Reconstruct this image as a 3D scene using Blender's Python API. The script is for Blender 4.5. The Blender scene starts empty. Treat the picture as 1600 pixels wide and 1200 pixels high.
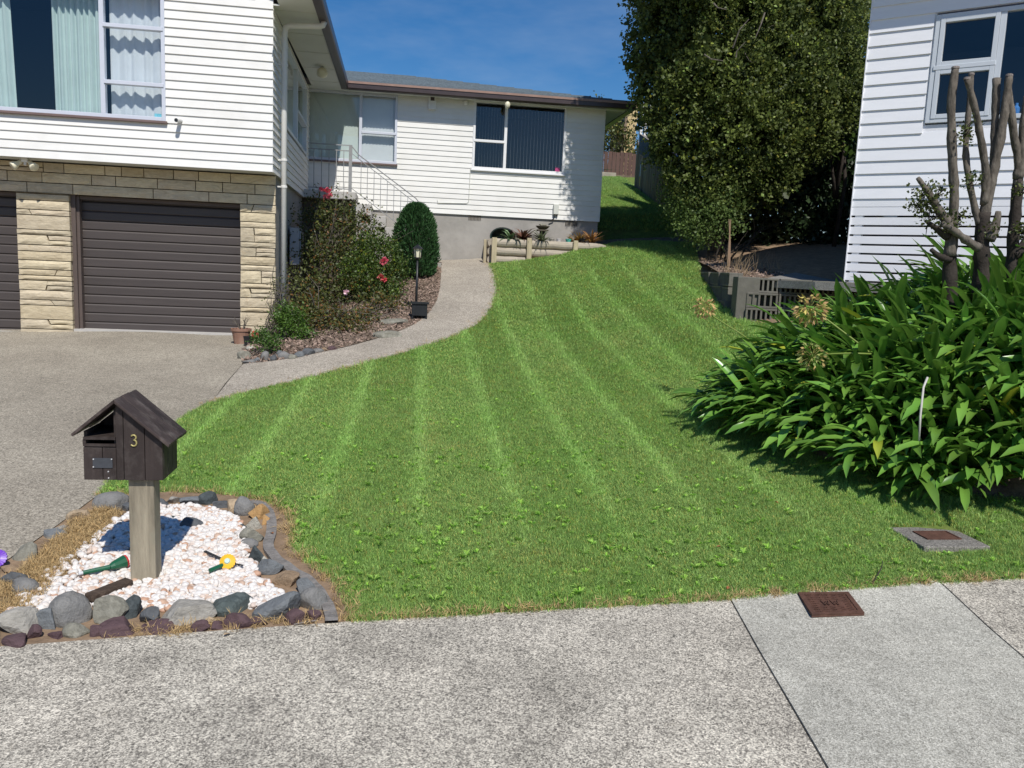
import bpy, bmesh, math, random
import numpy as np
from mathutils import Vector, Matrix, noise as mnoise
from mathutils.geometry import delaunay_2d_cdt

random.seed(7)
RNG = np.random.default_rng(11)
scene = bpy.context.scene
COL = scene.collection
R = math.radians

# ------------------------------------------------------------------ camera
F = 1268.0                                   # focal length in pixels of the 1600 px wide photograph
PITCH, ROLL, YAW = R(8.06), R(2.58), R(8.233)
CAM = np.array([0.0, 0.0, 1.6])


def cam_matrix(p, r, y):
    cy, sy, cp, sp, cr, sr = math.cos(y), math.sin(y), math.cos(p), math.sin(p), math.cos(r), math.sin(r)
    Y_ = np.array([[cy, -sy, 0], [sy, cy, 0], [0, 0, 1]])
    A_ = np.array([[1, 0, 0], [0, 0, -1], [0, 1, 0]])
    P_ = np.array([[1, 0, 0], [0, cp, -sp], [0, sp, cp]])
    Q_ = np.array([[cr, -sr, 0], [sr, cr, 0], [0, 0, 1]])
    return Q_ @ P_ @ A_ @ Y_


M = cam_matrix(PITCH, ROLL, YAW)             # world -> camera (right, down, forward)
cam = bpy.data.cameras.new('camera')
cam.sensor_fit = 'HORIZONTAL'
cam.sensor_width = 36.0
cam.lens = F / 1600 * 36.0
cam.clip_start, cam.clip_end = 0.05, 2000
cam_ob = bpy.data.objects.new('camera', cam)
COL.objects.link(cam_ob)
mw = Matrix.Identity(4)
for i in range(3):
    mw[i][0], mw[i][1], mw[i][2], mw[i][3] = M[0][i], -M[1][i], -M[2][i], CAM[i]
cam_ob.matrix_world = mw
scene.camera = cam_ob

# ------------------------------------------------------------------ sky, sun, exposure
SUN_DIR = Vector((-0.18, 1.0, -1.26)).normalized()
elev = math.asin(-SUN_DIR.z)
rot = math.atan2(-SUN_DIR.x, -SUN_DIR.y)
world = bpy.data.worlds.new('World')
scene.world = world
world.use_nodes = True
wn = world.node_tree.nodes
sky = wn.new('ShaderNodeTexSky')
sky.sky_type = 'NISHITA'
sky.sun_disc = False
sky.sun_elevation = elev
sky.sun_rotation = rot
sky.air_density, sky.dust_density, sky.ozone_density = 1.0, 0.3, 2.5
bg = wn['Background']
bg.inputs['Strength'].default_value = 0.084
hsv = wn.new('ShaderNodeHueSaturation')
hsv.inputs['Saturation'].default_value = 1.42
world.node_tree.links.new(sky.outputs[0], hsv.inputs['Color'])
tint = wn.new('ShaderNodeMix')
tint.data_type, tint.blend_type = 'RGBA', 'MULTIPLY'
tint.inputs[0].default_value = 1.0
tint.inputs[7].default_value = (.97, .97, 1.08, 1)
world.node_tree.links.new(hsv.outputs[0], tint.inputs[6])
wl = world.node_tree.links.new
wtc, wmp, wno, wra, wmx = (wn.new('ShaderNode' + t) for t in ('TexCoord', 'Mapping', 'TexNoise', 'ValToRGB', 'Mix'))
wmp.inputs['Scale'].default_value = (2.2, 1.2, 7.0)
wmp.inputs['Rotation'].default_value = (0, .35, .3)
wno.inputs['Scale'].default_value, wno.inputs['Detail'].default_value, wno.inputs['Roughness'].default_value = 1.6, 5, .62
wra.color_ramp.elements[0].position, wra.color_ramp.elements[1].position = .46, .80
wra.color_ramp.elements[1].color = (.16, .16, .16, 1)
wl(wtc.outputs['Generated'], wmp.inputs[0])
wl(wmp.outputs[0], wno.inputs['Vector'])
wl(wno.outputs['Fac'], wra.inputs[0])
wmx.data_type = 'RGBA'
wl(wra.outputs[0], wmx.inputs[0])
wl(tint.outputs[2], wmx.inputs[6])
wmx.inputs[7].default_value = (8.5, 9.0, 9.6, 1)
wl(wmx.outputs[2], bg.inputs['Color'])
sun = bpy.data.lights.new('sun', 'SUN')
sun.energy = 4.5
sun.angle = R(0.53)
sun.color = (1.0, 0.96, 0.895)
sun_ob = bpy.data.objects.new('sun', sun)
sun_ob.location = (2, -6, 14)
sun_ob.rotation_euler = SUN_DIR.to_track_quat('-Z', 'Y').to_euler()
COL.objects.link(sun_ob)
vs = scene.view_settings
vs.view_transform = 'Standard'
vs.look = 'None'
vs.gamma = 1.0
vs.exposure = 0.0
vs.use_curve_mapping = False
scene.cycles.use_denoising = True
scene.cycles.max_bounces = 6
scene.cycles.transparent_max_bounces = 16
scene.cycles.sample_clamp_indirect = 6.0


# ------------------------------------------------------------------ pixel helpers (photograph 1600 x 1200)
def ray(x, y):
    return M.T @ np.array([(x - 800) / F, (y - 600) / F, 1.0])


def onY(x, y, Y):
    d = ray(x, y)
    return CAM + d * (Y / d[1])


def onX(x, y, X):
    d = ray(x, y)
    return CAM + d * (X / d[0])


def onZ(x, y, Z):
    d = ray(x, y)
    return CAM + d * ((Z - 1.6) / d[2])


def onP(x, y, p0, n):
    d = ray(x, y)
    return CAM + d * (np.dot(np.array(p0) - CAM, n) / np.dot(d, n))


# ------------------------------------------------------------------ terrain
PZ = [(0, 1012, 0), (300, 990, 0), (560, 972, 0), (850, 955, 0), (1140, 938, 0), (1600, 905, .03), (400, 1190, 0), (1000, 1190, 0),
      (1550, 1190, 0), (0, 1190, 0), (0, 860, .02), (140, 780, .05), (300, 650, .14), (0, 640, .12), (700, 800, .08), (1000, 800, .09),
      (1300, 800, .11), (700, 650, .22), (500, 700, .14), (1560, 835, .1), (1500, 760, .19), (1150, 690, .25), (1000, 650, .29),
      (200, 560, .29), (370, 570, .31)]
PY = [(240, 521, 12.3), (35, 520, 12.35), (375, 527, 12.3), (480, 565, 9.9), (600, 545, 10.5), (700, 480, 13.), (735, 406, 17.4),
      (680, 410, 17.2), (1000, 560, 9.6), (1100, 500, 10.8), (1100, 430, 13.6), (900, 400, 16.), (800, 450, 14.2), (930, 385, 17.),
      (1000, 380, 17.), (770, 412, 16.6), (850, 520, 11.7), (600, 600, 9.), (640, 420, 16.5), (560, 500, 12.5)]
EX = [(5, 6, .62), (6, 8, 1.15), (8, 6, 1.1), (4.6, 8.5, .66), (8, 10, 1.7), (7, 13, 1.9), (7, 17, 2.4), (-1.9, 13.5, .55), (-1., 15, .95),
      (-1.9, 17.4, 1.3), (0, 17.4, 1.55), (8, 3, .1), (-8, 3, 0), (-8, 8, .2), (-8, 12.3, .37), (0, -3, -.08), (-10, -3, -.08),
      (10, -3, -.05), (12, 10, 1.8), (12, 17, 2.5), (4.3, 18.6, 2.35), (0, 18.6, 1.8)]
PTS = np.array([tuple(onZ(*p)) for p in PZ] + [tuple(onY(*p)) for p in PY] + EX)


def make_height(P, lam=.05):
    n = len(P)
    xy, z = P[:, :2], P[:, 2]

    def phi(r2):
        return np.where(r2 > 0, .5 * r2 * np.log(np.maximum(r2, 1e-12)), 0)
    d = ((xy[:, None] - xy[None]) ** 2).sum(-1)
    A = np.zeros((n + 3, n + 3))
    A[:n, :n] = phi(d) + lam * np.eye(n)
    A[:n, n] = 1
    A[:n, n + 1:] = xy
    A[n, :n] = 1
    A[n + 1:, :n] = xy.T
    w = np.linalg.solve(A, np.r_[z, 0, 0, 0])

    def height(x, y):
        x = np.clip(np.asarray(x, float), -10, 14)
        y = np.clip(np.asarray(y, float), -3, 19)
        d2 = (x[..., None] - xy[:, 0]) ** 2 + (y[..., None] - xy[:, 1]) ** 2
        return phi(d2) @ w[:n] + w[n] + w[n + 1] * x + w[n + 2] * y
    return height


H = make_height(PTS)
TT = np.linspace(1.3, 26, 1500)


def g(x, y, dz=0.0):
    """point of the terrain seen at a pixel"""
    d = ray(x, y)
    p = CAM + TT[:, None] * d
    f = p[:, 2] - H(p[:, 0], p[:, 1]) - dz
    i = int(np.argmax(f < 0))
    a = f[i - 1] / (f[i - 1] - f[i])
    return p[i - 1] + a * (p[i] - p[i - 1])


def depth(p):
    return float((M @ (np.array(p) - CAM))[2])


def h1(x, y):
    return float(H(np.array(x), np.array(y)))


# ------------------------------------------------------------------ object helpers
ORG = {}


class MB:
    def __init__(self):
        self.v, self.f = [], []

    def add(self, vs, fs):
        b = len(self.v)
        self.v += [tuple(map(float, p)) for p in vs]
        self.f += [tuple(i + b for i in q) for q in fs]
        return self

    def poly(self, pts):
        return self.add(pts, [tuple(range(len(pts)))])

    def box(self, x0, x1, y0, y1, z0, z1):
        return self.add([(x0, y0, z0), (x1, y0, z0), (x1, y1, z0), (x0, y1, z0), (x0, y0, z1), (x1, y0, z1), (x1, y1, z1), (x0, y1, z1)],
                        [(0, 3, 2, 1), (4, 5, 6, 7), (0, 1, 5, 4), (1, 2, 6, 5), (2, 3, 7, 6), (3, 0, 4, 7)])

    def prism(self, pts, vec):
        n = len(pts)
        vec = np.array(vec, float)
        a = [np.array(p, float) for p in pts]
        fs = [tuple(range(n))[::-1], tuple(range(n, 2 * n))]
        fs += [(i, (i + 1) % n, n + (i + 1) % n, n + i) for i in range(n)]
        return self.add(a + [p + vec for p in a], fs)

    def bar(self, a, b, w, h, up=(0, 0, 1)):
        a, b, up = np.array(a, float), np.array(b, float), np.array(up, float)
        d = b - a
        d /= np.linalg.norm(d)
        s = np.cross(d, up)
        s /= np.linalg.norm(s)
        u = np.cross(s, d)
        s, u = s * w / 2, u * h / 2
        return self.prism([a - s - u, a + s - u, a + s + u, a - s + u], b - a)

    def tube(self, pts, rad, n=8, wob=0.0):
        pts = [np.array(p, float) for p in pts]
        if not hasattr(rad, '__len__'):
            rad = [rad] * len(pts)
        V, Fc = [], []
        ref = np.array([0.31, 0.87, 0.4])
        for i, p in enumerate(pts):
            d = pts[min(i + 1, len(pts) - 1)] - pts[max(i - 1, 0)]
            d = d / (np.linalg.norm(d) + 1e-9)
            s = np.cross(d, ref)
            s /= np.linalg.norm(s) + 1e-9
            u = np.cross(s, d)
            for k in range(n):
                a = 2 * math.pi * k / n
                r = rad[i] * (1 + (random.uniform(-wob, wob) if wob else 0))
                V.append(p + r * (math.cos(a) * s + math.sin(a) * u))
        for i in range(len(pts) - 1):
            for k in range(n):
                Fc.append((i * n + k, i * n + (k + 1) % n, (i + 1) * n + (k + 1) % n, (i + 1) * n + k))
        Fc += [tuple(range(n))[::-1], tuple(range((len(pts) - 1) * n, len(pts) * n))]
        return self.add(V, Fc)

    def lathe(self, prof, c, n=16, axis='z'):
        V, Fc = [], []
        for r, z in prof:
            for k in range(n):
                a = 2 * math.pi * k / n
                if axis == 'z':
                    V.append((c[0] + r * math.cos(a), c[1] + r * math.sin(a), c[2] + z))
                else:
                    V.append((c[0] + r * math.cos(a), c[1] - z, c[2] + r * math.sin(a)))
        m = len(prof)
        for i in range(m - 1):
            for k in range(n):
                Fc.append((i * n + k, i * n + (k + 1) % n, (i + 1) * n + (k + 1) % n, (i + 1) * n + k))
        Fc += [tuple(range(n))[::-1], tuple(range((m - 1) * n, m * n))]
        return self.add(V, Fc)

    def rock(self, c, r, seed, sub=2, rough=.25, cuts=7, deep=(.50, .84), rotz=0.0, flat=True):
        bm = bmesh.new()
        bmesh.ops.create_icosphere(bm, subdivisions=sub, radius=1)
        rr = random.Random(seed)
        off = Vector((rr.uniform(-50, 50), rr.uniform(-50, 50), rr.uniform(-50, 50)))
        planes = []
        for _ in range(cuts):
            nrm = Vector((rr.gauss(0, 1), rr.gauss(0, 1), rr.gauss(0, .8))).normalized()
            planes.append((nrm, rr.uniform(*deep)))
        rm = Matrix.Rotation(rotz, 3, 'Z')
        for v in bm.verts:
            p = v.co.copy()
            for nrm, dd in planes:
                e = p.dot(nrm) - dd
                if e > 0:
                    p -= nrm * e * .97
            p *= 1 + rough * mnoise.noise(p * 1.7 + off) + rough * .4 * mnoise.noise(p * 5 + off)
            v.co = rm @ Vector((p.x * r[0], p.y * r[1], p.z * r[2]))
        vs = [(v.co.x + c[0], v.co.y + c[1], v.co.z + c[2]) for v in bm.verts]
        fs = [tuple(v.index for v in f.verts) for f in bm.faces]
        bm.free()
        return self.add(vs, fs)

    def build(self, name, mat, parent=None, smooth=False, bevel=0.0, loc=None, kind=None):
        org = np.array(ORG[parent.name] if parent else (loc if loc is not None else (0, 0, 0)), float)
        me = bpy.data.meshes.new(name)
        me.from_pydata([tuple(np.array(p) - org) for p in self.v], [], self.f)
        me.materials.append(mat)
        if smooth:
            me.shade_smooth()
        me.update()
        return link(name, me, parent, org, bevel, kind)


def link(name, me, parent=None, org=(0, 0, 0), bevel=0.0, kind=None):
    o = bpy.data.objects.new(name, me)
    COL.objects.link(o)
    if parent:
        o.parent = parent
    else:
        o.location = org
    ORG[o.name] = tuple(org)
    if bevel:
        b = o.modifiers.new('bevel', 'BEVEL')
        b.width, b.segments, b.limit_method = bevel, 2, 'ANGLE'
    if kind:
        o['kind'] = kind
    return o


def thing(name, label, cat, loc, group=None, rotz=0.0):
    o = bpy.data.objects.new(name, None)
    o.empty_display_size = .2
    COL.objects.link(o)
    o.location = loc
    o.rotation_euler = (0, 0, rotz)
    ORG[o.name] = (0, 0, 0) if rotz else tuple(loc)     # a turned thing is built in its own local axes
    tag(o, label, cat, group)
    return o


def tag(o, label, cat, group=None):
    o['label'], o['category'] = label, cat
    if group:
        o['group'] = group
    return o


def np_mesh(name, V, Fq, mat, tint=None, parent=None, org=(0, 0, 0), kind=None, smooth=False):
    """fast mesh from numpy arrays; Fq is (n, 3) or (n, 4)"""
    if parent:
        org = ORG[parent.name]
    V = np.asarray(V, np.float32) - np.asarray(org, np.float32)
    Fq = np.asarray(Fq, np.int32)
    me = bpy.data.meshes.new(name)
    k = Fq.shape[1]
    me.vertices.add(len(V))
    me.vertices.foreach_set('co', V.ravel())
    me.loops.add(Fq.size)
    me.loops.foreach_set('vertex_index', Fq.ravel())
    me.polygons.add(len(Fq))
    me.polygons.foreach_set('loop_start', np.arange(0, Fq.size, k, dtype=np.int32))
    me.polygons.foreach_set('loop_total', np.full(len(Fq), k, np.int32))
    me.update(calc_edges=True)
    if smooth:
        me.shade_smooth()
    if tint is not None:
        a = me.color_attributes.new('tint', 'FLOAT_COLOR', 'POINT')
        c = np.ones((len(V), 4), np.float32)
        c[:, :3] = tint
        a.data.foreach_set('color', c.ravel())
    me.materials.append(mat)
    return link(name, me, parent, org, 0, kind)


def inside(poly, x, y):
    poly = np.asarray(poly)
    r = np.zeros(np.shape(x), bool)
    j = len(poly) - 1
    for i in range(len(poly)):
        xi, yi, xj, yj = *poly[i][:2], *poly[j][:2]
        c = ((yi > y) != (yj > y)) & (x < (xj - xi) * (y - yi) / (yj - yi + 1e-12) + xi)
        r ^= c
        j = i
    return r


def smooth_line(pts, n=6, closed=False):
    """Catmull-Rom through 2-D/3-D points"""
    P = [np.array(p, float) for p in pts]
    out = []
    m = len(P)
    for i in range(m if closed else m - 1):
        p0 = P[(i - 1) % m] if closed or i > 0 else P[0]
        p1, p2 = P[i], P[(i + 1) % m]
        p3 = P[(i + 2) % m] if closed or i + 2 < m else P[-1]
        for k in range(n):
            t = k / n
            out.append(.5 * ((2 * p1) + (-p0 + p2) * t + (2 * p0 - 5 * p1 + 4 * p2 - p3) * t * t + (-p0 + 3 * p1 - 3 * p2 + p3) * t ** 3))
    if not closed:
        out.append(P[-1])
    return out


def sheet(name, poly, mat, dz, step=.3, kind='structure', skirt=0.0, hf=None):
    """a ground sheet that follows the terrain inside a plan outline"""
    hf = hf or H
    P = [np.array(p[:2], float) for p in poly]
    dense = []
    for i, p in enumerate(P):
        q = P[(i + 1) % len(P)]
        n = max(1, int(np.linalg.norm(q - p) / step))
        dense += [p + (q - p) * k / n for k in range(n)]
    nb = len(dense)
    D = np.array(dense)
    gx, gy = np.meshgrid(np.arange(D[:, 0].min(), D[:, 0].max(), step), np.arange(D[:, 1].min(), D[:, 1].max(), step))
    gx, gy = gx.ravel(), gy.ravel()
    k = inside(D, gx, gy)
    pts = [Vector(p) for p in dense] + [Vector((a, b)) for a, b in zip(gx[k], gy[k])]
    vs2, _, fs, *_ = delaunay_2d_cdt(pts, [], [list(range(nb))], 1, 1e-5)
    x = np.array([v.x for v in vs2])
    y = np.array([v.y for v in vs2])
    z = hf(x, y) + dz
    mb = MB()
    mb.add(list(zip(x, y, z)), [tuple(f) for f in fs])
    if skirt:
        for i in range(nb):
            a, b = dense[i], dense[(i + 1) % nb]
            za, zb = float(hf(a[0], a[1])) + dz, float(hf(b[0], b[1])) + dz
            mb.add([(a[0], a[1], za), (b[0], b[1], zb), (b[0], b[1], zb - skirt), (a[0], a[1], za - skirt)], [(0, 3, 2, 1)])
    o = mb.build(name, mat, kind=kind)
    return o


# ------------------------------------------------------------------ materials
def new_mat(name):
    m = bpy.data.materials.new(name)
    m.use_nodes = True
    nt = m.node_tree
    return m, nt, nt.nodes['Principled BSDF']


def N(nt, typ, **kw):
    n = nt.nodes.new(typ)
    for k, v in kw.items():
        if k in n.inputs:
            n.inputs[k].default_value = v
        else:
            setattr(n, k, v)
    return n


def ramp(nt, fac, stops):
    r = nt.nodes.new('ShaderNodeValToRGB')
    e = r.color_ramp.elements
    while len(e) > 1:
        e.remove(e[0])
    e[0].position, e[0].color = stops[0][0], (*stops[0][1], 1)
    for p, c in stops[1:]:
        q = e.new(p)
        q.color = (*c, 1)
    nt.links.new(fac, r.inputs['Fac'])
    return r.outputs['Color']


def mixc(nt, fac, a, b, typ='MIX'):
    m = nt.nodes.new('ShaderNodeMix')
    m.data_type = 'RGBA'
    m.blend_type = typ
    for sock, val in ((m.inputs[0], fac), (m.inputs[6], a), (m.inputs[7], b)):
        if isinstance(val, (int, float)):
            sock.default_value = val
        elif isinstance(val, tuple):
            sock.default_value = (*val, 1)
        else:
            nt.links.new(val, sock)
    return m.outputs[2]


def noise_node(nt, scale, detail=4, rough=.6, coord='Object', stretch=None, distort=0.0):
    tc = N(nt, 'ShaderNodeTexCoord')
    if coord != 'World':
        src = tc.outputs[coord]
    else:
        src = N(nt, 'ShaderNodeNewGeometry').outputs['Position']
    if stretch:
        mp = N(nt, 'ShaderNodeMapping')
        mp.inputs['Scale'].default_value = stretch
        nt.links.new(src, mp.inputs[0])
        src = mp.outputs[0]
    n = N(nt, 'ShaderNodeTexNoise', Scale=scale, Detail=detail, Roughness=rough, Distortion=distort)
    nt.links.new(src, n.inputs['Vector'])
    return n.outputs['Fac']


def scale_col(c, k):
    return tuple(min(1, x * k) for x in c)


def bump_to(nt, bsdf, height, strength, dist=.01):
    b = N(nt, 'ShaderNodeBump', Strength=strength, Distance=dist)
    nt.links.new(height, b.inputs['Height'])
    nt.links.new(b.outputs[0], bsdf.inputs['Normal'])


def pm(name, col, rough=.6, var=.12, scale=6, bump=.15, bscale=60, spec=.3, rnd=.0, stretch=None, metal=0.0, stain=None, stain_scale=2.0,
       stain_amt=.5):
    m, nt, b = new_mat(name)
    f = noise_node(nt, scale, 5, .65, stretch=stretch)
    c = ramp(nt, f, [(.3, scale_col(col, 1 - var)), (.7, scale_col(col, 1 + var))])
    if stain:
        f2 = noise_node(nt, stain_scale, 6, .7)
        mask = ramp(nt, f2, [(.5, (0, 0, 0)), (.72, (stain_amt,) * 3)])
        c = mixc(nt, mask, c, stain)
    if rnd:
        oi = N(nt, 'ShaderNodeObjectInfo')
        k = N(nt, 'ShaderNodeMapRange')
        k.inputs[3].default_value, k.inputs[4].default_value = 1 - rnd, 1 + rnd
        nt.links.new(oi.outputs['Random'], k.inputs[0])
        cc = N(nt, 'ShaderNodeCombineColor')
        for i in range(3):
            nt.links.new(k.outputs[0], cc.inputs[i])
        c = mixc(nt, 1.0, c, cc.outputs[0], 'MULTIPLY')
    nt.links.new(c, b.inputs['Base Color'])
    b.inputs['Roughness'].default_value = rough
    b.inputs['Specular IOR Level'].default_value = spec
    b.inputs['Metallic'].default_value = metal
    if bump:
        bump_to(nt, b, noise_node(nt, bscale, 4, .6, stretch=stretch), bump)
    return m


def leaf_mat(name, col, rough=.45, trans=.25, use_tint=True, spec=.4, rnd=.0, wscale=None, col2=None, tint_mix=False):
    m, nt, b = new_mat(name)
    c = None
    if use_tint:
        at = N(nt, 'ShaderNodeAttribute', attribute_name='tint')
        c = mixc(nt, 1.0, col, at.outputs['Color'], 'MULTIPLY')
    else:
        c = mixc(nt, 0.0, col, col)
    if wscale:
        k2 = ramp(nt, noise_node(nt, wscale, 5, .65, 'World'), [(.35, (0, 0, 0)), (.68, (1, 1, 1))])
        c2 = mixc(nt, 1.0, col2, at.outputs['Color'], 'MULTIPLY') if use_tint else col2
        c = mixc(nt, k2, c, c2)
    if rnd:
        oi = N(nt, 'ShaderNodeObjectInfo')
        k = N(nt, 'ShaderNodeMapRange')
        k.inputs[3].default_value, k.inputs[4].default_value = 1 - rnd, 1 + rnd
        nt.links.new(oi.outputs['Random'], k.inputs[0])
        cc = N(nt, 'ShaderNodeCombineColor')
        for i in range(3):
            nt.links.new(k.outputs[0], cc.inputs[i])
        c = mixc(nt, 1.0, c, cc.outputs[0], 'MULTIPLY')
    nt.links.new(c, b.inputs['Base Color'])
    b.inputs['Roughness'].default_value = rough
    b.inputs['Specular IOR Level'].default_value = spec
    t = N(nt, 'ShaderNodeBsdfTranslucent')
    nt.links.new(c, t.inputs['Color'])
    mx = N(nt, 'ShaderNodeMixShader', Fac=trans)
    nt.links.new(b.outputs[0], mx.inputs[1])
    nt.links.new(t.outputs[0], mx.inputs[2])
    nt.links.new(mx.outputs[0], nt.nodes['Material Output'].inputs[0])
    return m


def aggregate(name, pale, dark, mid, stone=150.0, patch=(.9, 1.1), rows=None, patch_scale=.9):
    """exposed-aggregate concrete: every stone its own tone, worn patches, fine relief"""
    m, nt, b = new_mat(name)
    tc = N(nt, 'ShaderNodeTexCoord')
    vo = N(nt, 'ShaderNodeTexVoronoi', Scale=stone * 1.5, Randomness=1.0)
    nt.links.new(tc.outputs['Object'], vo.inputs['Vector'])
    sep = N(nt, 'ShaderNodeSeparateColor')
    nt.links.new(vo.outputs['Color'], sep.inputs[0])
    c = ramp(nt, sep.outputs[0], [(0.0, dark), (.45, mid), (.75, pale), (1.0, scale_col(pale, 1.25))])
    v2 = N(nt, 'ShaderNodeTexVoronoi', Scale=stone * .8, Randomness=1.0)
    nt.links.new(tc.outputs['Object'], v2.inputs['Vector'])
    s2 = N(nt, 'ShaderNodeSeparateColor')
    nt.links.new(v2.outputs['Color'], s2.inputs[0])
    c = mixc(nt, .35, c, ramp(nt, s2.outputs[1], [(0, scale_col(dark, .8)), (1, scale_col(pale, 1.1))]))
    p = ramp(nt, noise_node(nt, patch_scale, 6, .72), [(.3, (patch[0],) * 3), (.7, (patch[1],) * 3)])
    c = mixc(nt, 1.0, c, p, 'MULTIPLY')
    st = ramp(nt, noise_node(nt, .55, 7, .75, distort=.8), [(.38, (.92, .91, .89)), (.60, (1.10, 1.10, 1.08))])
    c = mixc(nt, 1.0, c, st, 'MULTIPLY')
    sp = ramp(nt, noise_node(nt, 5.5, 3, .8), [(.66, (1, 1, 1)), (.74, (.78, .77, .75))])
    c = mixc(nt, 1.0, c, sp, 'MULTIPLY')
    p2 = ramp(nt, noise_node(nt, 14, 4, .7), [(.3, (.92,) * 3), (.7, (1.08,) * 3)])
    c = mixc(nt, 1.0, c, p2, 'MULTIPLY')
    nt.links.new(c, b.inputs['Base Color'])
    b.inputs['Roughness'].default_value = .85
    b.inputs['Specular IOR Level'].default_value = .2
    bump_to(nt, b, vo.outputs['Distance'], .5, .004)
    return m


MAT = {}
MAT['white'] = pm('white_paint', (.78, .77, .735), .5, .035, 3, .08, 90, .35, rnd=.035, stretch=(1, 1, 6), stain=(.60, .58, .52), stain_scale=1.6, stain_amt=.30)
MAT['white_cool'] = pm('white_paint_cool', (.84, .845, .865), .45, .03, 2, .05, 90, .35, rnd=.02, stretch=(1, 1, 6))
MAT['soffit'] = pm('soffit_paint', (.62, .63, .58), .6, .04, 2, .05, 40)
MAT['trim_white'] = pm('trim_white', (.78, .78, .78), .4, .03, 4, .03, 60, .4)
MAT['alu'] = pm('pale_aluminium', (.58, .61, .68), .35, .03, 4, .02, 60, .5)
MAT['alu2'] = pm('grey_white_frame', (.60, .64, .68), .35, .03, 4, .02, 60, .5)
MAT['sill'] = pm('brown_sill', (.17, .12, .11), .5, .1, 6, .05)
MAT['garage'] = pm('garage_brown', (.070, .058, .054), .45, .10, 3, .05, 60, .4, stretch=(.6, 1, 8), rnd=.05)
MAT['garage_frame'] = pm('garage_frame_brown', (.11, .085, .075), .5, .1, 4, .05)
MAT['gutter'] = pm('gutter_brown', (.055, .038, .036), .35, .15, 5, .03, 60, .5)
MAT['gutter_lip'] = pm('gutter_copper', (.30, .19, .15), .45, .15, 6, .03, 60, .4)
MAT['mortar'] = pm('dark_mortar', (.10, .085, .065), .9, .2, 20, .2)
MAT['concrete'] = pm('foundation_concrete', (.36, .34, .31), .85, .10, 2.5, .3, 45, .2, stain=(.22, .21, .19), stain_scale=1.1, stain_amt=.6)
MAT['concrete_pale'] = pm('pale_concrete', (.47, .45, .42), .85, .10, 3, .25, 45, .2)
MAT['pipe'] = pm('pipe_white', (.72, .71, .68), .4, .04, 3, .03, 60, .4)
MAT['rail'] = pm('rail_metal', (.30, .30, .30), .45, .15, 8, .05, 60, .4)
MAT['black'] = pm('black_plastic', (.018, .019, .021), .4, .2, 8, .05, 60, .4)
MAT['dark_in'] = pm('dark_interior', (.010, .012, .016), .8, .2, 2, 0)
MAT['curtain_mint'] = pm('mint_curtain', (.50, .60, .57), .8, .05, 4, .05, 80, .1)
MAT['curtain_white'] = pm('white_net', (.66, .68, .70), .8, .05, 4, .05, 80, .1)
MAT['blind_pale'] = pm('pale_blind', (.66, .70, .64), .7, .04, 3, .03, 60, .2)
MAT['blind_white'] = pm('white_blind', (.70, .70, .69), .7, .04, 3, .03, 60, .2)
MAT['wood_dark'] = pm('dark_stained_wood', (.040, .030, .027), .6, .35, 9, .35, 70, .3, stretch=(1, 1, .12), stain=(.14, .12, .11), stain_scale=9,
                      stain_amt=.45, rnd=.12)
MAT['wood_roof'] = pm('worn_roof_board', (.050, .036, .032), .6, .4, 12, .4, 80, .3, stretch=(.3, 1, .3), stain=(.20, .17, .15), stain_scale=14,
                      stain_amt=.5, rnd=.15)
MAT['wood_edge'] = pm('worn_board_edge', (.22, .19, .17), .7, .4, 30, .3, 90, .2)
MAT['post'] = pm('weathered_post', (.30, .26, .19), .75, .35, 7, .4, 60, .2, stretch=(3, 3, .35), stain=(.27, .29, .22), stain_scale=2.5, stain_amt=.8)
MAT['log'] = pm('weathered_log', (.40, .35, .28), .8, .2, 5, .35, 50, .2, stretch=(.25, 2, 2), rnd=.1, stain=(.22, .20, .17), stain_scale=3)
MAT['log_post'] = pm('pale_timber', (.47, .40, .27), .8, .2, 6, .3, 50, .2, stretch=(2, 2, .3), rnd=.08)
MAT['soil'] = pm('bare_soil', (.27, .19, .125), .95, .3, 9, .6, 70, .1, stain=(.13, .09, .06), stain_scale=5, stain_amt=.5)
MAT['garden_soil'] = pm('garden_soil', (.16, .12, .09), .95, .45, 14, .8, 60, .1, stain=(.33, .26, .20), stain_scale=20, stain_amt=.7)
MAT['lawn'] = pm('lawn_turf', (.135, .19, .042), .9, .35, 12, .6, 90, .1, stain=(.14, .115, .05), stain_scale=2.2, stain_amt=.6)
MAT['edging'] = pm('edging_concrete', (.21, .195, .18), .9, .3, 30, .5, 90, .15)
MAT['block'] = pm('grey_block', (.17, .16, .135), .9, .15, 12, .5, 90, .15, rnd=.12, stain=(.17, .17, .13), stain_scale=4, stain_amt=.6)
MAT['rust'] = pm('rusty_iron', (.105, .052, .036), .7, .3, 25, .5, 90, .3)
MAT['bark'] = pm('grey_bark', (.14, .122, .10), .9, .55, 26, 1.0, 45, .15, stretch=(1, 1, .35), stain=(.09, .075, .06), stain_scale=6, stain_amt=.7)
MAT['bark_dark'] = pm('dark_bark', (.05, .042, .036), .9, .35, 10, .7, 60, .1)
MAT['terracotta'] = pm('terracotta', (.30, .17, .12), .8, .2, 6, .2, 60, .2, stain=(.40, .33, .28), stain_scale=5)
MAT['green_toy'] = pm('green_plastic', (.012, .10, .05), .35, .1, 5, .02, 60, .4)
MAT['red_toy'] = pm('red_plastic', (.50, .04, .04), .35, .1, 5, .02, 60, .4)
MAT['yellow_toy'] = pm('yellow_plastic', (.78, .45, .03), .4, .08, 12, .05, 60, .4)
MAT['pale_toy'] = pm('pale_plastic', (.45, .60, .52), .35, .1, 9, .02, 60, .4)
MAT['purple_toy'] = pm('purple_plastic', (.16, .05, .45), .35, .1, 5, .02, 60, .4)
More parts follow.
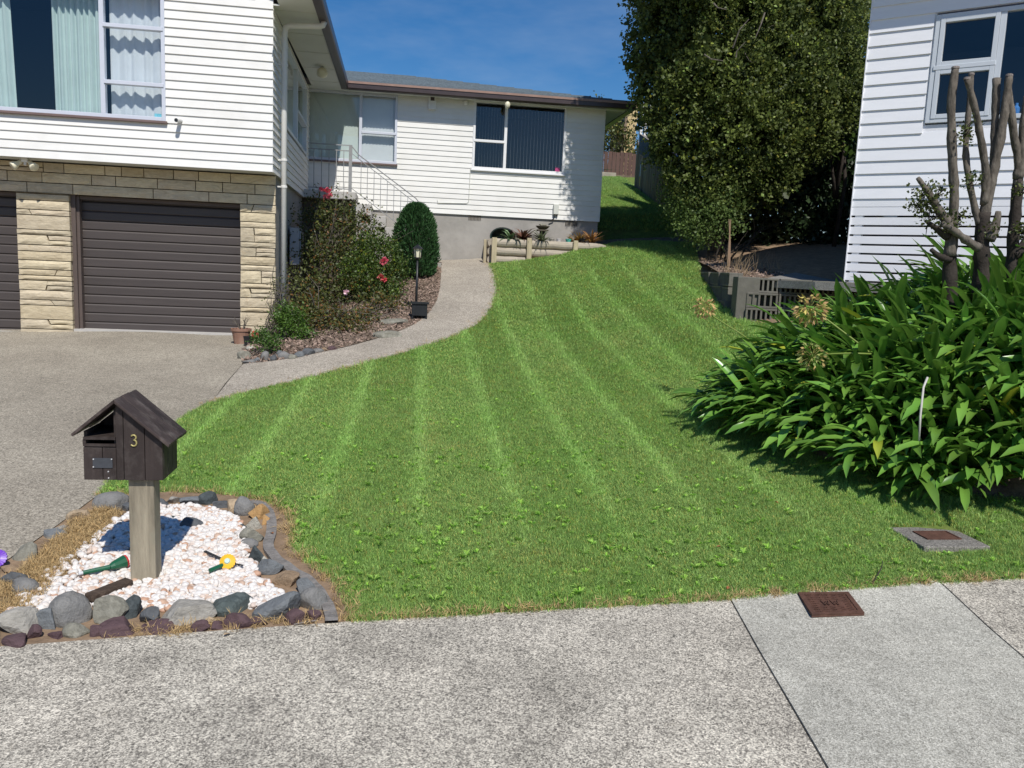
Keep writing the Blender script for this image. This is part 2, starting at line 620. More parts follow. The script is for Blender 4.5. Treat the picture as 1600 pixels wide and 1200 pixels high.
MAT['silver'] = pm('silver_cap', (.6, .6, .6), .3, .05, 5, .02, 60, .5)
MAT['pebble'] = None
MAT['fence'] = pm('fence_paling', (.25, .19, .135), .85, .25, 5, .4, 50, .15, stretch=(2, 2, .3), rnd=.15)
MAT['fence_dark'] = pm('brown_fence', (.12, .075, .06), .85, .2, 5, .3, 50, .15, stretch=(2, 2, .3), rnd=.1)
MAT['yellow_wall'] = pm('yellow_wall', (.55, .43, .22), .7, .05, 4, .1)
MAT['light_glass'] = pm('lamp_glass', (.75, .70, .52), .3, .05, 6, .02, 60, .5)
MAT['chip'] = leaf_mat('bark_chip', (.25, .18, .14), .8, .0)
MAT['straw'] = leaf_mat('dry_straw', (.50, .36, .17), .8, .1)

m, nt, b = new_mat('cream_stone')
oi = N(nt, 'ShaderNodeObjectInfo')
base = ramp(nt, oi.outputs['Random'], [(0, (.53, .45, .32)), (.4, (.63, .55, .40)), (.75, (.58, .50, .385)), (1, (.49, .43, .325))])
streak = ramp(nt, noise_node(nt, 5, 6, .7, stretch=(1, 1, 3), distort=1.2), [(.32, (.76, .73, .68)), (.68, (1.14, 1.13, 1.08))])
c = mixc(nt, 1.0, base, streak, 'MULTIPLY')
c = mixc(nt, ramp(nt, noise_node(nt, 9, 5, .7), [(.62, (0, 0, 0)), (.75, (.5, .5, .5))]), c, (.42, .30, .17))
nt.links.new(c, b.inputs['Base Color'])
b.inputs['Roughness'].default_value = .85
b.inputs['Specular IOR Level'].default_value = .2
bump_to(nt, b, noise_node(nt, 16, 6, .7, stretch=(1, 1, 2.2)), .55, .02)
MAT['stone'] = m

MAT['drive'] = aggregate('driveway_concrete', (.42, .375, .305), (.14, .125, .10), (.26, .23, .185), 95, (.86, 1.1), patch_scale=.6)
MAT['pave'] = aggregate('pavement_concrete', (.72, .665, .56), (.10, .092, .08), (.34, .31, .265), 125, (.58, 1.2), patch_scale=1.3)
MAT['slab'] = aggregate('pale_slab_concrete', (.60, .58, .51), (.21, .20, .17), (.40, .385, .33), 150, (.80, 1.12), patch_scale=2.6)
MAT['path'] = aggregate('path_concrete', (.48, .43, .36), (.17, .15, .125), (.29, .255, .215), 90, (.85, 1.12), patch_scale=1.2)
MAT['drain'] = aggregate('drain_concrete', (.28, .26, .235), (.10, .095, .085), (.18, .17, .15), 120, (.8, 1.1), patch_scale=3)

# roof of the main house: grey-blue textured tiles
MAT['roof'] = pm('roof_tile', (.13, .165, .19), .7, .3, 22, .6, 40, .3, stretch=(1, 3, 3), rnd=.05)

# rocks
ROCK = {}
for nm, col in dict(blue_grey=(.16, .17, .175), pale=(.34, .32, .28), dark=(.060, .072, .074), charcoal=(.10, .105, .11), smooth=(.20, .195, .185), tan=(.42, .32, .21),
                    orange=(.40, .24, .10), purple=(.10, .062, .066), mottled=(.22, .21, .17), green=(.085, .105, .10), white_streak=(.40, .38, .32), brown=(.27, .19, .12)).items():
    stain = {'white_streak': (.65, .62, .55), 'mottled': (.34, .33, .28), 'dark': (.14, .15, .15), 'green': (.16, .18, .17), 'tan': (.27, .2, .13)}.get(nm, scale_col(col, .6))
    ROCK[nm] = pm('rock_' + nm, col, .8 if nm != 'smooth' else .65, .28, 22, .8, 60, .25, stain=stain, stain_scale=11, stain_amt=.6)

# pebbles: every instance its own tone
m, nt, b = new_mat('white_pebble')
oi = N(nt, 'ShaderNodeObjectInfo')
c = ramp(nt, oi.outputs['Random'], [(0, (.72, .68, .64)), (.3, (.70, .67, .63)), (.6, (.75, .735, .71)), (.84, (.68, .59, .52)), (.93, (.52, .36, .26)), (1, (.50, .30, .2))])
c = mixc(nt, 1.0, c, ramp(nt, noise_node(nt, 30, 3, .6), [(.3, (.88, .85, .82)), (.7, (1.05, 1.05, 1.05))]), 'MULTIPLY')
nt.links.new(c, b.inputs['Base Color'])
b.inputs['Roughness'].default_value = .6
MAT['pebble'] = m

# glass: clear pane with a Fresnel reflection
m, nt, b = new_mat('window_glass')
tr = N(nt, 'ShaderNodeBsdfTransparent')
tr.inputs[0].default_value = (.90, .94, .95, 1)
gl = N(nt, 'ShaderNodeBsdfGlossy', Roughness=.015)
gl.inputs[0].default_value = (.95, .98, 1, 1)
lw = N(nt, 'ShaderNodeLayerWeight', Blend=.5)
fr = N(nt, 'ShaderNodeMapRange')
pw = N(nt, 'ShaderNodeMath', operation='POWER')
pw.inputs[1].default_value = 3.0
nt.links.new(lw.outputs['Facing'], pw.inputs[0])
nt.links.new(pw.outputs[0], fr.inputs[0])
fr.inputs[3].default_value, fr.inputs[4].default_value = .07, .95
mx = N(nt, 'ShaderNodeMixShader')
nt.links.new(fr.outputs[0], mx.inputs[0])
nt.links.new(tr.outputs[0], mx.inputs[1])
nt.links.new(gl.outputs[0], mx.inputs[2])
nt.links.new(mx.outputs[0], nt.nodes['Material Output'].inputs[0])
MAT['glass'] = m

# foliage
MAT['hedge'] = leaf_mat('hedge_leaf', (.128, .168, .048), .5, .32, spec=.3)
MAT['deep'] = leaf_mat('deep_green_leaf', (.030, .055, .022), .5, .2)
MAT['rose'] = leaf_mat('rose_leaf', (.085, .105, .032), .5, .25)
MAT['shrub'] = leaf_mat('bright_shrub_leaf', (.085, .15, .028), .45, .28)
MAT['conifer'] = leaf_mat('conifer_spray', (.045, .115, .035), .6, .2)
MAT['aga'] = leaf_mat('agapanthus_leaf', (.165, .33, .052), .26, .22, spec=.65, use_tint=False, rnd=.36, wscale=9, col2=(.10, .21, .036))
MAT['aga_j'] = leaf_mat('agapanthus_leaf_mass', (.15, .305, .048), .26, .22, spec=.65)
MAT['succ_red'] = leaf_mat('red_succulent', (.15, .07, .045), .5, .1)
MAT['succ_green'] = leaf_mat('green_succulent', (.16, .25, .13), .5, .15)
MAT['succ_orange'] = leaf_mat('orange_succulent', (.34, .22, .07), .5, .15)
MAT['petal'] = leaf_mat('pink_petal', (.85, .17, .24), .6, .3)
MAT['seed'] = leaf_mat('dried_flower', (.52, .40, .20), .7, .2)
MAT['stalk'] = leaf_mat('green_stalk', (.20, .27, .05), .5, .1, use_tint=False)
MAT['dead_leaf'] = leaf_mat('brown_leaf', (.33, .13, .05), .7, .1, use_tint=False)
MAT['grass'] = leaf_mat('grass_blade', (.272, .46, .112), .5, .42, use_tint=True, spec=.3, rnd=.28, wscale=1.3, col2=(.305, .46, .13), tint_mix=True)
MAT['weed'] = leaf_mat('lawn_weed', (.38, .60, .13), .45, .45, use_tint=True, spec=.35, rnd=.2)

# ================================================================== the ground
def plan(px):
    return [tuple(g(x, y)[:2]) for x, y in px]


far_ground = MB()
xs = np.array([-400, -60, -20] + list(np.arange(-10, 14.1, .5)) + [20, 60, 400])
ys = np.array([-400, -60, -12] + list(np.arange(-3, 19.6, .5)) + [28, 60, 400])
gx, gy = np.meshgrid(xs, ys)
gz = H(gx, gy) - .035
far_ground.add(list(zip(gx.ravel(), gy.ravel(), gz.ravel())),
               [(j * len(xs) + i, j * len(xs) + i + 1, (j + 1) * len(xs) + i + 1, (j + 1) * len(xs) + i) for j in range(len(ys) - 1) for i in range(len(xs) - 1)])
far_ground.build('ground', MAT['soil'], kind='structure', smooth=True)

ZS = 5.0                                          # soffit height
YF, YG, YD, YB = 12.0, 12.4, 12.60, 17.4       # wing front wall, stone face, garage doors, rear wing wall

PATH_R = smooth_line(plan([(330, 632), (400, 612), (500, 588), (560, 572), (620, 556), (680, 537), (730, 517), (757, 497), (771, 475), (776, 450), (771, 428), (763, 411)]), 4)
PATH_L = smooth_line(plan([(690, 411), (689, 430), (687, 452), (680, 476), (660, 500), (625, 519), (572, 536), (520, 549), (450, 563), (380, 571)]), 4)
BED_OUT = smooth_line(plan([(545, 972), (543, 945), (522, 908), (482, 880), (457, 852), (457, 818), (442, 797), (405, 781), (330, 771), (250, 769), (150, 777)]), 4)
lawn_poly = (plan([(150, 777), (200, 720), (250, 682), (290, 652), (330, 632)]) + [tuple(p) for p in PATH_R[1:]] +
             plan([(764, 413), (820, 408), (880, 398), (948, 384)]) + [(4.6, 17.3), (5.5, 17.2), (6.1, 16.6)] +
             plan([(1085, 395), (1093, 430), (1120, 468), (1146, 500)]) + [(4.95, 9.9), (5.3, 8.3), (5.6, 7.0), (6.2, 5.6), (7.5, 4.6), (7.5, 3.95)] +
             plan([(1600, 905), (1460, 912), (1140, 938), (850, 955), (560, 972)]) + [tuple(p) for p in BED_OUT[:-1]])
lawn = sheet('lawn', lawn_poly, MAT['lawn'], 0, .3)

P_EDGE = [(-9.5, 3.02)] + plan([(0, 1012), (300, 990), (560, 972), (850, 955), (1140, 938)])
JA, JB = onZ(1140, 938, 0)[:2], onZ(1290, 1200, 0)[:2]
KA, KB = onZ(1462, 914, 0)[:2], onZ(1600, 1028, 0)[:2]


def ext(a, b, y):
    t = (y - a[1]) / (b[1] - a[1])
    return (a[0] + (b[0] - a[0]) * t, y)


J0, K0 = ext(JA, JB, -2.0), ext(KA, KB, -2.0)
gap = .006
drive = sheet('driveway', [(-9.5, 3.03)] + plan([(0, 1012)]) + plan([(0, 885), (90, 822), (150, 777), (200, 720), (250, 682), (290, 652), (328, 633)]) +
              plan([(352, 600), (378, 571), (385, 545), (395, 528), (425, 524)]) + [(-1.79, 12.42), (-1.79, 12.9), (-9.5, 12.9)], MAT['drive'], .008, .4)
sheet('footpath', P_EDGE + [(J0[0] - gap, J0[1]), (-9.5, -2.0)], MAT['pave'], .006, .5, skirt=.05)
sheet('footpath_slab', [tuple(JA + np.array([gap, 0]))] + plan([(1200, 929), (1300, 921), (1400, 916)]) + [tuple(KA), K0, (J0[0] + gap, J0[1])], MAT['slab'], .009, .5, skirt=.05)
sheet('footpath_end', [tuple(KA + np.array([2 * gap, 0]))] + plan([(1530, 909), (1600, 904)]) + [(7.5, 3.93), (9.5, 3.95), (9.5, -2.0), (K0[0] + 2 * gap, K0[1])], MAT['pave'], .007, .5, skirt=.05)
path = sheet('garden_path', [tuple(p) for p in PATH_R] + [(1.85, 16.6), (1.75, 17.39), (.7, 17.39)] + [tuple(p) for p in PATH_L] + plan([(355, 600)]), MAT['path'], .02, .25, skirt=.06)
bed_pl = [tuple(p) for p in PATH_L] + plan([(380, 555), (388, 536), (400, 526)]) + [(-1.80, 12.38), (-1.80, 17.39), (.7, 17.39)]


def H_bed(x, y):
    """planting bed banks up a little towards the house"""
    x, y = np.asarray(x, float), np.asarray(y, float)
    return H(x, y) + .12 * np.exp(-((x + .9) / .9) ** 2 - ((y - 13.6) / 2.4) ** 2)


garden = sheet('garden_bed', bed_pl, MAT['garden_soil'], .004, .3, hf=H_bed)

# terrace behind the block wall, beside the neighbour's house
RET = [np.array([*g(1095, 430)[:2]]), np.array([*g(1116, 466)[:2]]), np.array([*g(1147, 499)[:2]])]
TERR_Z = 1.60


def H_terr(x, y):
    x, y = np.asarray(x, float), np.asarray(y, float)
    return np.maximum(TERR_Z - .02 + .10 * np.clip(y - 11.4, 0, 9) + 0 * x, H(x, y) * 0)


RC = RET[2]
RR = RC + np.array([2.1, -.75])               # right end of the wall, behind the agapanthus
terr_poly = [tuple(RET[0] + (.12, 0)), tuple(RC + (.14, .12)), tuple(RR + (0, .12)), (7.2, 9.9), (8.2, 10.6), (12, 15), (12, 19.2), (5.9, 19.2), (5.9, 17.0)]
sheet('terrace', terr_poly, MAT['garden_soil'], 0, .4, hf=H_terr)
MAT['dark_path'] = aggregate('side_path_concrete', (.30, .29, .27), (.15, .145, .135), (.22, .21, .20), 110, (.85, 1.1), patch_scale=1.2)


def terr_pt(x, y):
    d = ray(x, y)
    p = CAM + TT[:, None] * d
    f = p[:, 2] - H_terr(p[:, 0], p[:, 1])
    i = int(np.argmax(f < 0))
    return p[i] if f[i] < 0 else None


# side yard behind the house corner: a bank and a rising lawn
def H_side(x, y):
    x, y = np.asarray(x, float), np.asarray(y, float)
    bank = 2.35 + .62 * np.clip((y - 18.6) / .7, 0, 1)
    return bank + .205 * np.clip(y - 19.3, 0, 12) + .05 * (x - 5)


sheet('side_lawn', [(4.0, 18.55), (7.6, 18.55), (8.6, 28.5), (3.6, 28.5)], MAT['lawn'], 0, .35, hf=H_side)

# ================================================================== the main house
house = thing('house', 'white weatherboard house with cream stone garage front and dark roof behind the lawn', 'house', (-3.0, 13.0, .4))


def hp(mb, name, mat, **k):
    return mb.build(name, mat, parent=k.pop('parent', house), **k)


BP = .1134                                        # board cover


def board_section(p, t=.025, tt=.006, ov=.012):
    return [(0, 0), (-t, 0), (-tt, p + ov), (0, p + ov)]


def boards(root, z0, z1, pitch, x0, x1, holes, place, mat, name='weatherboard', ends=None, t=.025):
    """lapped boards in a wall frame: place(u, out, z) -> world; holes = (u0, u1, z0, z1)"""
    n = int(math.ceil((z1 - z0) / pitch - 1e-6))
    for i in range(n):
        za = z0 + i * pitch
        p = min(pitch, z1 - za)
        segs = [(x0, x1)] if ends is None else [ends(za)]
        for hu0, hu1, hz0, hz1 in holes:
            if za + p > hz0 + .3 * p and za < hz1 - .3 * p:
                nx = []
                for a, b_ in segs:
                    if hu0 > a:
                        nx.append((a, min(b_, hu0)))
                    if hu1 < b_:
                        nx.append((max(a, hu1), b_))
                segs = [s for s in nx if s[1] - s[0] > .01]
        for a, b_ in segs:
            mb = MB()
            sec = board_section(p, t)
            A = [place(a, -o, za + dz) for o, dz in sec]
            B = [place(b_, -o, za + dz) for o, dz in sec]
            mb.add(A + B, [(0, 1, 2, 3), (7, 6, 5, 4), (0, 4, 5, 1), (1, 5, 6, 2), (2, 6, 7, 3), (3, 7, 4, 0)])
            hp(mb, name, mat, parent=root)


def fplace(Y):
    return lambda u, out, z: (u, Y - out, z)


# ---- street-side wing, upper wall
ZB = 2.79
XW = -1.79                                        # right-hand corner of the wing
wfr = [onY(x, y, YF) for x, y in ((260, 194), (157, 0), (164, 0), (256, 42), (256, 130))]
WX1, WZ0 = wfr[0][0], onY(260, 190, YF)[2]
holes = [(-6.9, WX1, WZ0 - .02, 5.05)]


def gable_ends(z):
    return (-9.2, XW + .018) if z < 4.95 else (-9.2 + (z - 4.95) / .34, min(XW + .018, XW + .10 - (z - 4.95) / .34))


boards(house, ZB, 5.9, BP, -9.2, XW, holes, fplace(YF), MAT['white'], ends=gable_ends)
core = MB()
core.box(-9.2, -6.9, YF + .002, YF + .1, ZB, 6.2)
core.box(WX1, XW - .02, YF + .002, YF + .1, ZB, 4.99)
core.box(-6.9, WX1, YF + .002, YF + .1, ZB, WZ0 - .03)
core.box(-6.9, WX1, YF + .002, YF + .1, 5.06, 6.1)
core.box(-9.1, -1.87, YF + .1, 12.6, ZB + .003, ZB + .06)       # underside of the overhang
hp(core, 'wall_core', MAT['soffit'])

# ---- side wall of the wing (turned a little, see the corner)
SK = R(.9)
cs, sn = math.cos(SK), math.sin(SK)


def splace(u, out, z):                            # u runs back from the front corner
    return (XW + out * cs - u * sn, YF + u * cs + out * sn, z)


def on_side(x, y):
    n = np.array([cs, sn, 0])
    p = onP(x, y, np.array([XW, YF, 0]), n)
    return ((p[1] - YF) * cs - (p[0] - XW) * sn, p[2])


SU0 = on_side(446, 100)[0]
sw1, sw2 = on_side(477.5, 150)[0], on_side(463, 150)[0]
SWZ0, SWZ1 = on_side(452, 188)[1], on_side(460, 44)[1]
SLEN = 5.42
SWZ0, SWZ1 = 3.62, 4.90
boards(house, ZB, ZS - .002, BP, .012, SLEN, [(SU0 - .3, sw1, SWZ0 - .02, SWZ1)], splace, MAT['white'])
core = MB()


def sbox(mb, u0, u1, o0, o1, z0, z1):
    c = [splace(u, o, z) for z in (z0, z1) for u, o in ((u0, o0), (u1, o0), (u1, o1), (u0, o1))]
    mb.add(c, [(0, 3, 2, 1), (4, 5, 6, 7), (0, 1, 5, 4), (1, 2, 6, 5), (2, 3, 7, 6), (3, 0, 4, 7)])


sbox(core, .12, SLEN, -.1, -.003, ZB + .002, SWZ0 - .03)
sbox(core, sw1, SLEN, -.1, -.003, SWZ0 - .03, 4.99)
sbox(core, .12, SU0 - .3, -.1, -.003, SWZ0 - .03, 4.99)
sbox(core, SU0 - .3, sw1, -.1, -.003, SWZ1 + .002, 4.99)
hp(core, 'wall_core', MAT['soffit'])


# ---- window builder in a wall frame
def window(root, place, u0, u1, z0, z1, mull, rails, frame_mat, fw=.045, out=.03, sill=None, back=.06):
    """frame part > pane, sash_rail, sill, room.  mull = list of u; rails = list of (ua, ub, z)"""
    def pb(mb, ua, ub, oa, ob, za, zb):
        c = [place(u, o, z) for z in (za, zb) for u, o in ((ua, ob), (ub, ob), (ub, oa), (ua, oa))]
        mb.add(c, [(0, 3, 2, 1), (4, 5, 6, 7), (0, 1, 5, 4), (1, 2, 6, 5), (2, 3, 7, 6), (3, 0, 4, 7)])
    fr = MB()
    pb(fr, u0, u0 + fw, -back, out, z0, z1)
    pb(fr, u1 - fw, u1, -back, out, z0, z1)
    pb(fr, u0 + fw, u1 - fw, -back, out, z1 - fw, z1)
    pb(fr, u0 + fw, u1 - fw, -back, out, z0, z0 + fw)
    f = hp(fr, 'window', frame_mat, parent=root, bevel=.004)
    for u in mull:
        mb = MB()
        pb(mb, u - fw * .6, u + fw * .6, -back, out - .003, z0 + fw + .001, z1 - fw - .001)
        hp(mb, 'mullion', frame_mat, parent=f, bevel=.004)
    for ua, ub, z in rails:
        mb = MB()
        pb(mb, ua, ub, -back + .004, out + .012, z - fw * .5, z + fw * .5)
        hp(mb, 'sash_rail', frame_mat, parent=f, bevel=.004)
    edges = [u0 + fw * .9] + list(mull) + [u1 - fw * .9]
    for a, b_ in zip(edges[:-1], edges[1:]):
        mb = MB()
        mb.add([place(a, -.01, z0 + fw * .9), place(b_, -.01, z0 + fw * .9), place(b_, -.01, z1 - fw * .9), place(a, -.01, z1 - fw * .9)], [(0, 1, 2, 3)])
        hp(mb, 'pane', MAT['glass'], parent=f)
    if sill:
        mb = MB()
        pb(mb, u0 - .02, u1 + .02, -.02, out + .035, z0 - .035, z0 - .003)
        hp(mb, 'sill', sill, parent=f, bevel=.004)
    return f, pb


def room(root, f, pb, u0, u1, z0, z1, deep=1.6, mat=None, lo=.3, hi=.05):
    mb = MB()
    pb(mb, u0 - .4, u1 + .4, -deep - .05, -deep, z0 - lo, z1 + hi)
    pb(mb, u0 - .4, u1 + .4, -deep, -.13, z0 - lo - .05, z0 - lo)
    pb(mb, u0 - .4, u1 + .4, -deep, -.13, z1 + hi, z1 + hi + .04)
    pb(mb, u0 - .45, u0 - .4, -deep, -.13, z0 - lo, z1 + hi)
    pb(mb, u1 + .4, u1 + .45, -deep, -.13, z0 - lo, z1 + hi)
    pb(mb, u0 - .4, u0 + .01, -.145, -.13, z0 - lo, z1 + hi)
    pb(mb, u1 - .01, u1 + .4, -.145, -.13, z0 - lo, z1 + hi)
    pb(mb, u0, u1, -.145, -.13, z0 - lo, z0 + .01)
    return hp(mb, 'room', mat or MAT['dark_in'], parent=f)


def curtain(f, place, u0a, u1a, u0b, u1b, z0, z1, mat, folds=9, amp=.03, o=-.16, name='curtain', zig=False):
    """hanging cloth: (u0a,u1a) at the bottom, (u0b,u1b) at the top"""
    n, mrows = folds * 6, 6
    V, Q = [], []
    for j in range(mrows + 1):
        t = j / mrows
        for i in range(n + 1):
            s = i / n
            u = (u0a + (u1a - u0a) * s) * (1 - t) + (u0b + (u1b - u0b) * s) * t
            ph = s * folds * 2 * math.pi + .6 * math.sin(3 * s * 6.28) * (1 - .3 * t)
            V.append(place(u, o + amp * math.sin(ph) + amp * .3 * math.sin(ph * 2.3 + 1), z0 + (z1 - z0) * t))
    for j in range(mrows):
        for i in range(n):
            Q.append((j * (n + 1) + i, j * (n + 1) + i + 1, (j + 1) * (n + 1) + i + 1, (j + 1) * (n + 1) + i))
    mb = MB()
    mb.add(V, Q)
    return hp(mb, name, mat, parent=f, smooth=True)


def vblind(f, place, u0, u1, z0, z1, n, ang, mat, o=-.11, w=.085):
    """vertical blind: n slats turned by ang"""
    mb = MB()
    for i in range(n):
        u = u0 + (u1 - u0) * (i + .5) / n
        ca, sa = math.cos(ang) * w / 2, math.sin(ang) * w / 2
        mb.add([place(u - ca, o - sa, z0), place(u + ca, o + sa, z0), place(u + ca, o + sa, z1), place(u - ca, o - sa, z1)], [(0, 1, 2, 3)])
    return hp(mb, 'vertical_blind', mat, parent=f)


# big front window
um = onY(160.5, 100, YF)[0]
r1, r2 = onY(210, 43, YF)[2], onY(210, 131, YF)[2]
f, pb = window(house, fplace(YF), -6.9, WX1, WZ0, 5.03, [um], [(um + .02, WX1 - .02, r1), (um + .02, WX1 - .02, r2)], MAT['alu'], .05, .03, MAT['sill'])
room(house, f, pb, -6.9, WX1, WZ0, 5.03)
c0, c1, c2 = onY(80, 175, YF)[0], onY(158, 180, YF)[0], onY(72, 5, YF)[0]
curtain(f, fplace(YF), c0, c1 - .02, c2 - .0, c1 - .02, WZ0 + .01, 5.1, MAT['curtain_mint'], 8, .03)
d0, d1 = onY(19, 165, YF)[0], onY(6, 5, YF)[0]
curtain(f, fplace(YF), d0 - 1.5, d0, d1 - 1.5, d1, WZ0 + .01, 5.1, MAT['curtain_mint'], 13, .03)
curtain(f, fplace(YF), um + .05, WX1 - .03, um + .05, WX1 - .03, WZ0 + .01, 5.1, MAT['curtain_white'], 5, .022, name='net_curtain')
sk = MB()
sp = onY(247, 183, YF)
sk.box(sp[0] - .045, sp[0] + .045, YF - .004, YF - .002, sp[2] - .03, sp[2] + .045)
hp(sk, 'sticker', pm('blue_sticker', (.15, .45, .55), .5, .3, 20, 0), parent=f)

# side window
f, pb = window(house, splace, SU0 - .3, sw1, SWZ0, SWZ1, [sw2], [(sw2 + .02, sw1 - .02, 4.17)], MAT['alu2'], .05, .03, None)
room(house, f, pb, SU0 - .3, sw1, SWZ0, SWZ1, 1.2)
curtain(f, splace, SU0 - .2, sw1, SU0 - .2, sw1, SWZ0 + .01, 4.9, MAT['curtain_white'], 7, .02, name='net_curtain')

# ---- stone garage front
def gp(x, y):
    p = onY(x, y, YG)
    return p[0], p[2]


back = MB()
zl = gp(240, 311)[1]                              # underside of the lintel
xg0, xg1 = gp(118, 420)[0], gp(375.3, 420)[0]     # right-hand garage opening
xp0, xp1 = gp(29, 420)[0], gp(112, 420)[0]
back.box(-9.2, XW - .035, YG + .05, YG + .14, zl + .01, ZB - .005)
back.box(xp0 + .02, xp1 - .02, YG + .05, YG + .16, .2, zl + .012)
back.box(xg1 + .02, XW - .035, YG + .05, YG + .16, .2, zl + .012)
back.box(-9.2, -7.6, YG + .05, YG + .16, .2, zl + .012)
hp(back, 'mortar_backing', MAT['mortar'])


def stone(x0, x1, z0, z1, rr, skew=(0, 0), thick=.06):
    """one split-face block; skew slants its left / right edges"""
    j = .006
    x0, x1, z0, z1 = x0 + j, x1 - j, z0 + j, z1 - j
    nx, nz = max(2, int((x1 - x0) / .09)), 3
    proud = rr.uniform(.006, .026)
    V, Q = [], []
    off = Vector((rr.uniform(-40, 40), rr.uniform(-40, 40), 3))
    for k in range(nz + 1):
        t = k / nz
        a, b_ = x0 + skew[0] * (t - .5) * 2, x1 + skew[1] * (t - .5) * 2
        for i in range(nx + 1):
            s = i / nx
            edge = (i in (0, nx)) or (k in (0, nz))
            n_ = mnoise.noise(Vector((s * (x1 - x0) * 5, t * 1.5, 0)) + off)
            d = -proud * (.35 if edge else 1) - (0 if edge else .012 * n_)
            V.append((a + (b_ - a) * s, YG + d, z0 + (z1 - z0) * t + (.004 * n_ if not edge else 0)))
    nb = len(V)
    for k in range(nz):
        for i in range(nx):
            Q.append((k * (nx + 1) + i, k * (nx + 1) + i + 1, (k + 1) * (nx + 1) + i + 1, (k + 1) * (nx + 1) + i))
    ring = [i for i in range(nx + 1)] + [(k + 1) * (nx + 1) - 1 for k in range(1, nz + 1)] + [nz * (nx + 1) + i for i in range(nx - 1, -1, -1)] + [k * (nx + 1) for k in range(nz - 1, 0, -1)]
    for i in ring:
        V.append((V[i][0], YG + thick, V[i][2]))
    m_ = len(ring)
    for i in range(m_):
        Q.append((ring[(i + 1) % m_], ring[i], nb + i, nb + (i + 1) % m_))
    mb = MB()
    mb.add(V, Q)
    return hp(mb, 'stone_block', MAT['stone'])


rs = random.Random(5)
rowL = [297, 303, 313.5, 328, 336.6, 359, 367.5, 383, 393, 407, 421, 430.5, 438.5, 453.5, 468.5, 477, 499, 514, 530]
rowR = [317, 332.5, 347, 356, 378.5, 387, 401, 414.5, 423, 443, 451, 465.5, 480.5, 488, 509.5, 530]


def pillar(x0, x1, rows, pxmid, split):
    zs = [gp(pxmid, y)[1] for y in rows]
    zs[0] = zl
    for i in range(len(zs) - 1):
        zt, zb = zs[i], zs[i + 1]
        jx0, jx1 = x0 + rs.uniform(-.008, .004), x1 + rs.uniform(-.004, .008)
        if i in split:
            m_ = x0 + (x1 - x0) * split[i]
            sk_ = rs.uniform(-.03, .03)
            stone(jx0, m_, zb, zt, rs, (0, sk_))
            if zt - zb > .12:
                zm = (zt + zb) / 2
                stone(m_, jx1, zb, zm, rs, (sk_ * .5, 0))
                stone(m_, jx1, zm, zt, rs, (sk_ * .5, 0))
            else:
                stone(m_, jx1, zb, zt, rs, (sk_, 0))
        else:
            stone(jx0, jx1, zb, zt, rs)


pillar(xp0, xp1, rowL, 70, {3: .26, 6: .58, 10: .7, 12: .52, 14: .62, 16: .55})
pillar(xg1, XW, rowR, 400, {0: .35, 3: .4, 5: .45, 8: .6, 10: .3})
# lintel: three irregular courses above the doors
zc = [zl, zl + (ZB - zl) * .33, zl + (ZB - zl) * .66, ZB - .012]
for r_, cuts in enumerate([[-9.2, -8.1, -7.3, -6.5, -5.9, -5.15, -4.55, -3.48, -2.72, -2.19, XW], [-9.2, -8.3, -7.6, -6.8, -6.1, -5.4, -4.95, -4.3, -3.98, -3.42, -2.9, -2.53, -2.08, XW],
                           [-9.2, -8.0, -7.2, -6.4, -5.5, -4.93, -4.66, -4.12, -3.9, -3.6, -3.2, -2.86, -2.42, XW]]):
    for a, b_ in zip(cuts[:-1], cuts[1:]):
        if rs.random() < .22 and b_ - a > .5:
            zm = zc[r_] + (zc[r_ + 1] - zc[r_]) * rs.uniform(.4, .6)
            stone(a, b_, zc[r_], zm, rs)
            stone(a, b_, zm, zc[r_ + 1], rs)
        else:
            s_ = rs.choice([0, 0, 0, .03, -.03])
            stone(a, b_, zc[r_], zc[r_ + 1], rs, (0, 0))


# garage doors
def garage_door(x0, x1):
    fr = MB()
    for a, b_ in ((x0, x0 + .045), (x1 - .02, x1)):
        fr.box(a, b_, YG + .10, YD + .05, .2, zl + .0)
    fr.box(x0 + .045, x1 - .02, YG + .12, YD + .05, zl - .05, zl - .002)
    d = hp(fr, 'garage_door', MAT['garage_frame'])
    z = .30
    sp = .1325
    while z < zl - .02:
        mb = MB()
        z1 = min(z + sp, zl - .005)
        xa, xb = x0 + .046, x1 - .021
        prof = [(YD + .02, z), (YD + .002, z), (YD - .008, z + .012), (YD - .008, z + sp * .82), (YD + .002, z1 - .008), (YD + .012, z1 - .003), (YD + .02, z1 - .003)]
        if z1 - z < sp * .9:
            prof = [(YD + .02, z), (YD - .006, z + .005), (YD - .006, z1 - .003), (YD + .02, z1 - .003)]
        mb.prism([(xa, y_, zz) for y_, zz in prof], (xb - xa, 0, 0))
        hp(mb, 'door_panel', MAT['garage'], parent=d)
        z += sp
    return d


gb = MB()
gb.box(-9.1, XW - .15, YD + .08, YD + .14, .1, ZB - .01)
gb.box(xp1 - .03, xg0 + .0, YG + .06, YD + .08, .1, zl + .02)
hp(gb, 'garage_back', MAT['garage_frame'])
garage_door(xg0 - .005, xg1 + .01)
garage_door(-7.6, xp0 + .01)
# threshold strip under the doors
th = MB()
th.box(xp1 - .02, xg1, YG + .02, YD + .2, h1(-3.4, 12.5) - .1, h1(-3.4, 12.5) + .012)
th.box(-7.6, xp0, YG + .02, YD + .2, h1(-5.9, 12.5) - .1, h1(-5.9, 12.5) + .012)
hp(th, 'threshold', MAT['concrete_pale'])

# concrete side foundation of the wing
sf = MB()
sbox(sf, .44, SLEN, -.12, -.035, .2, ZB - .004)
hp(sf, 'foundation', MAT['concrete'])

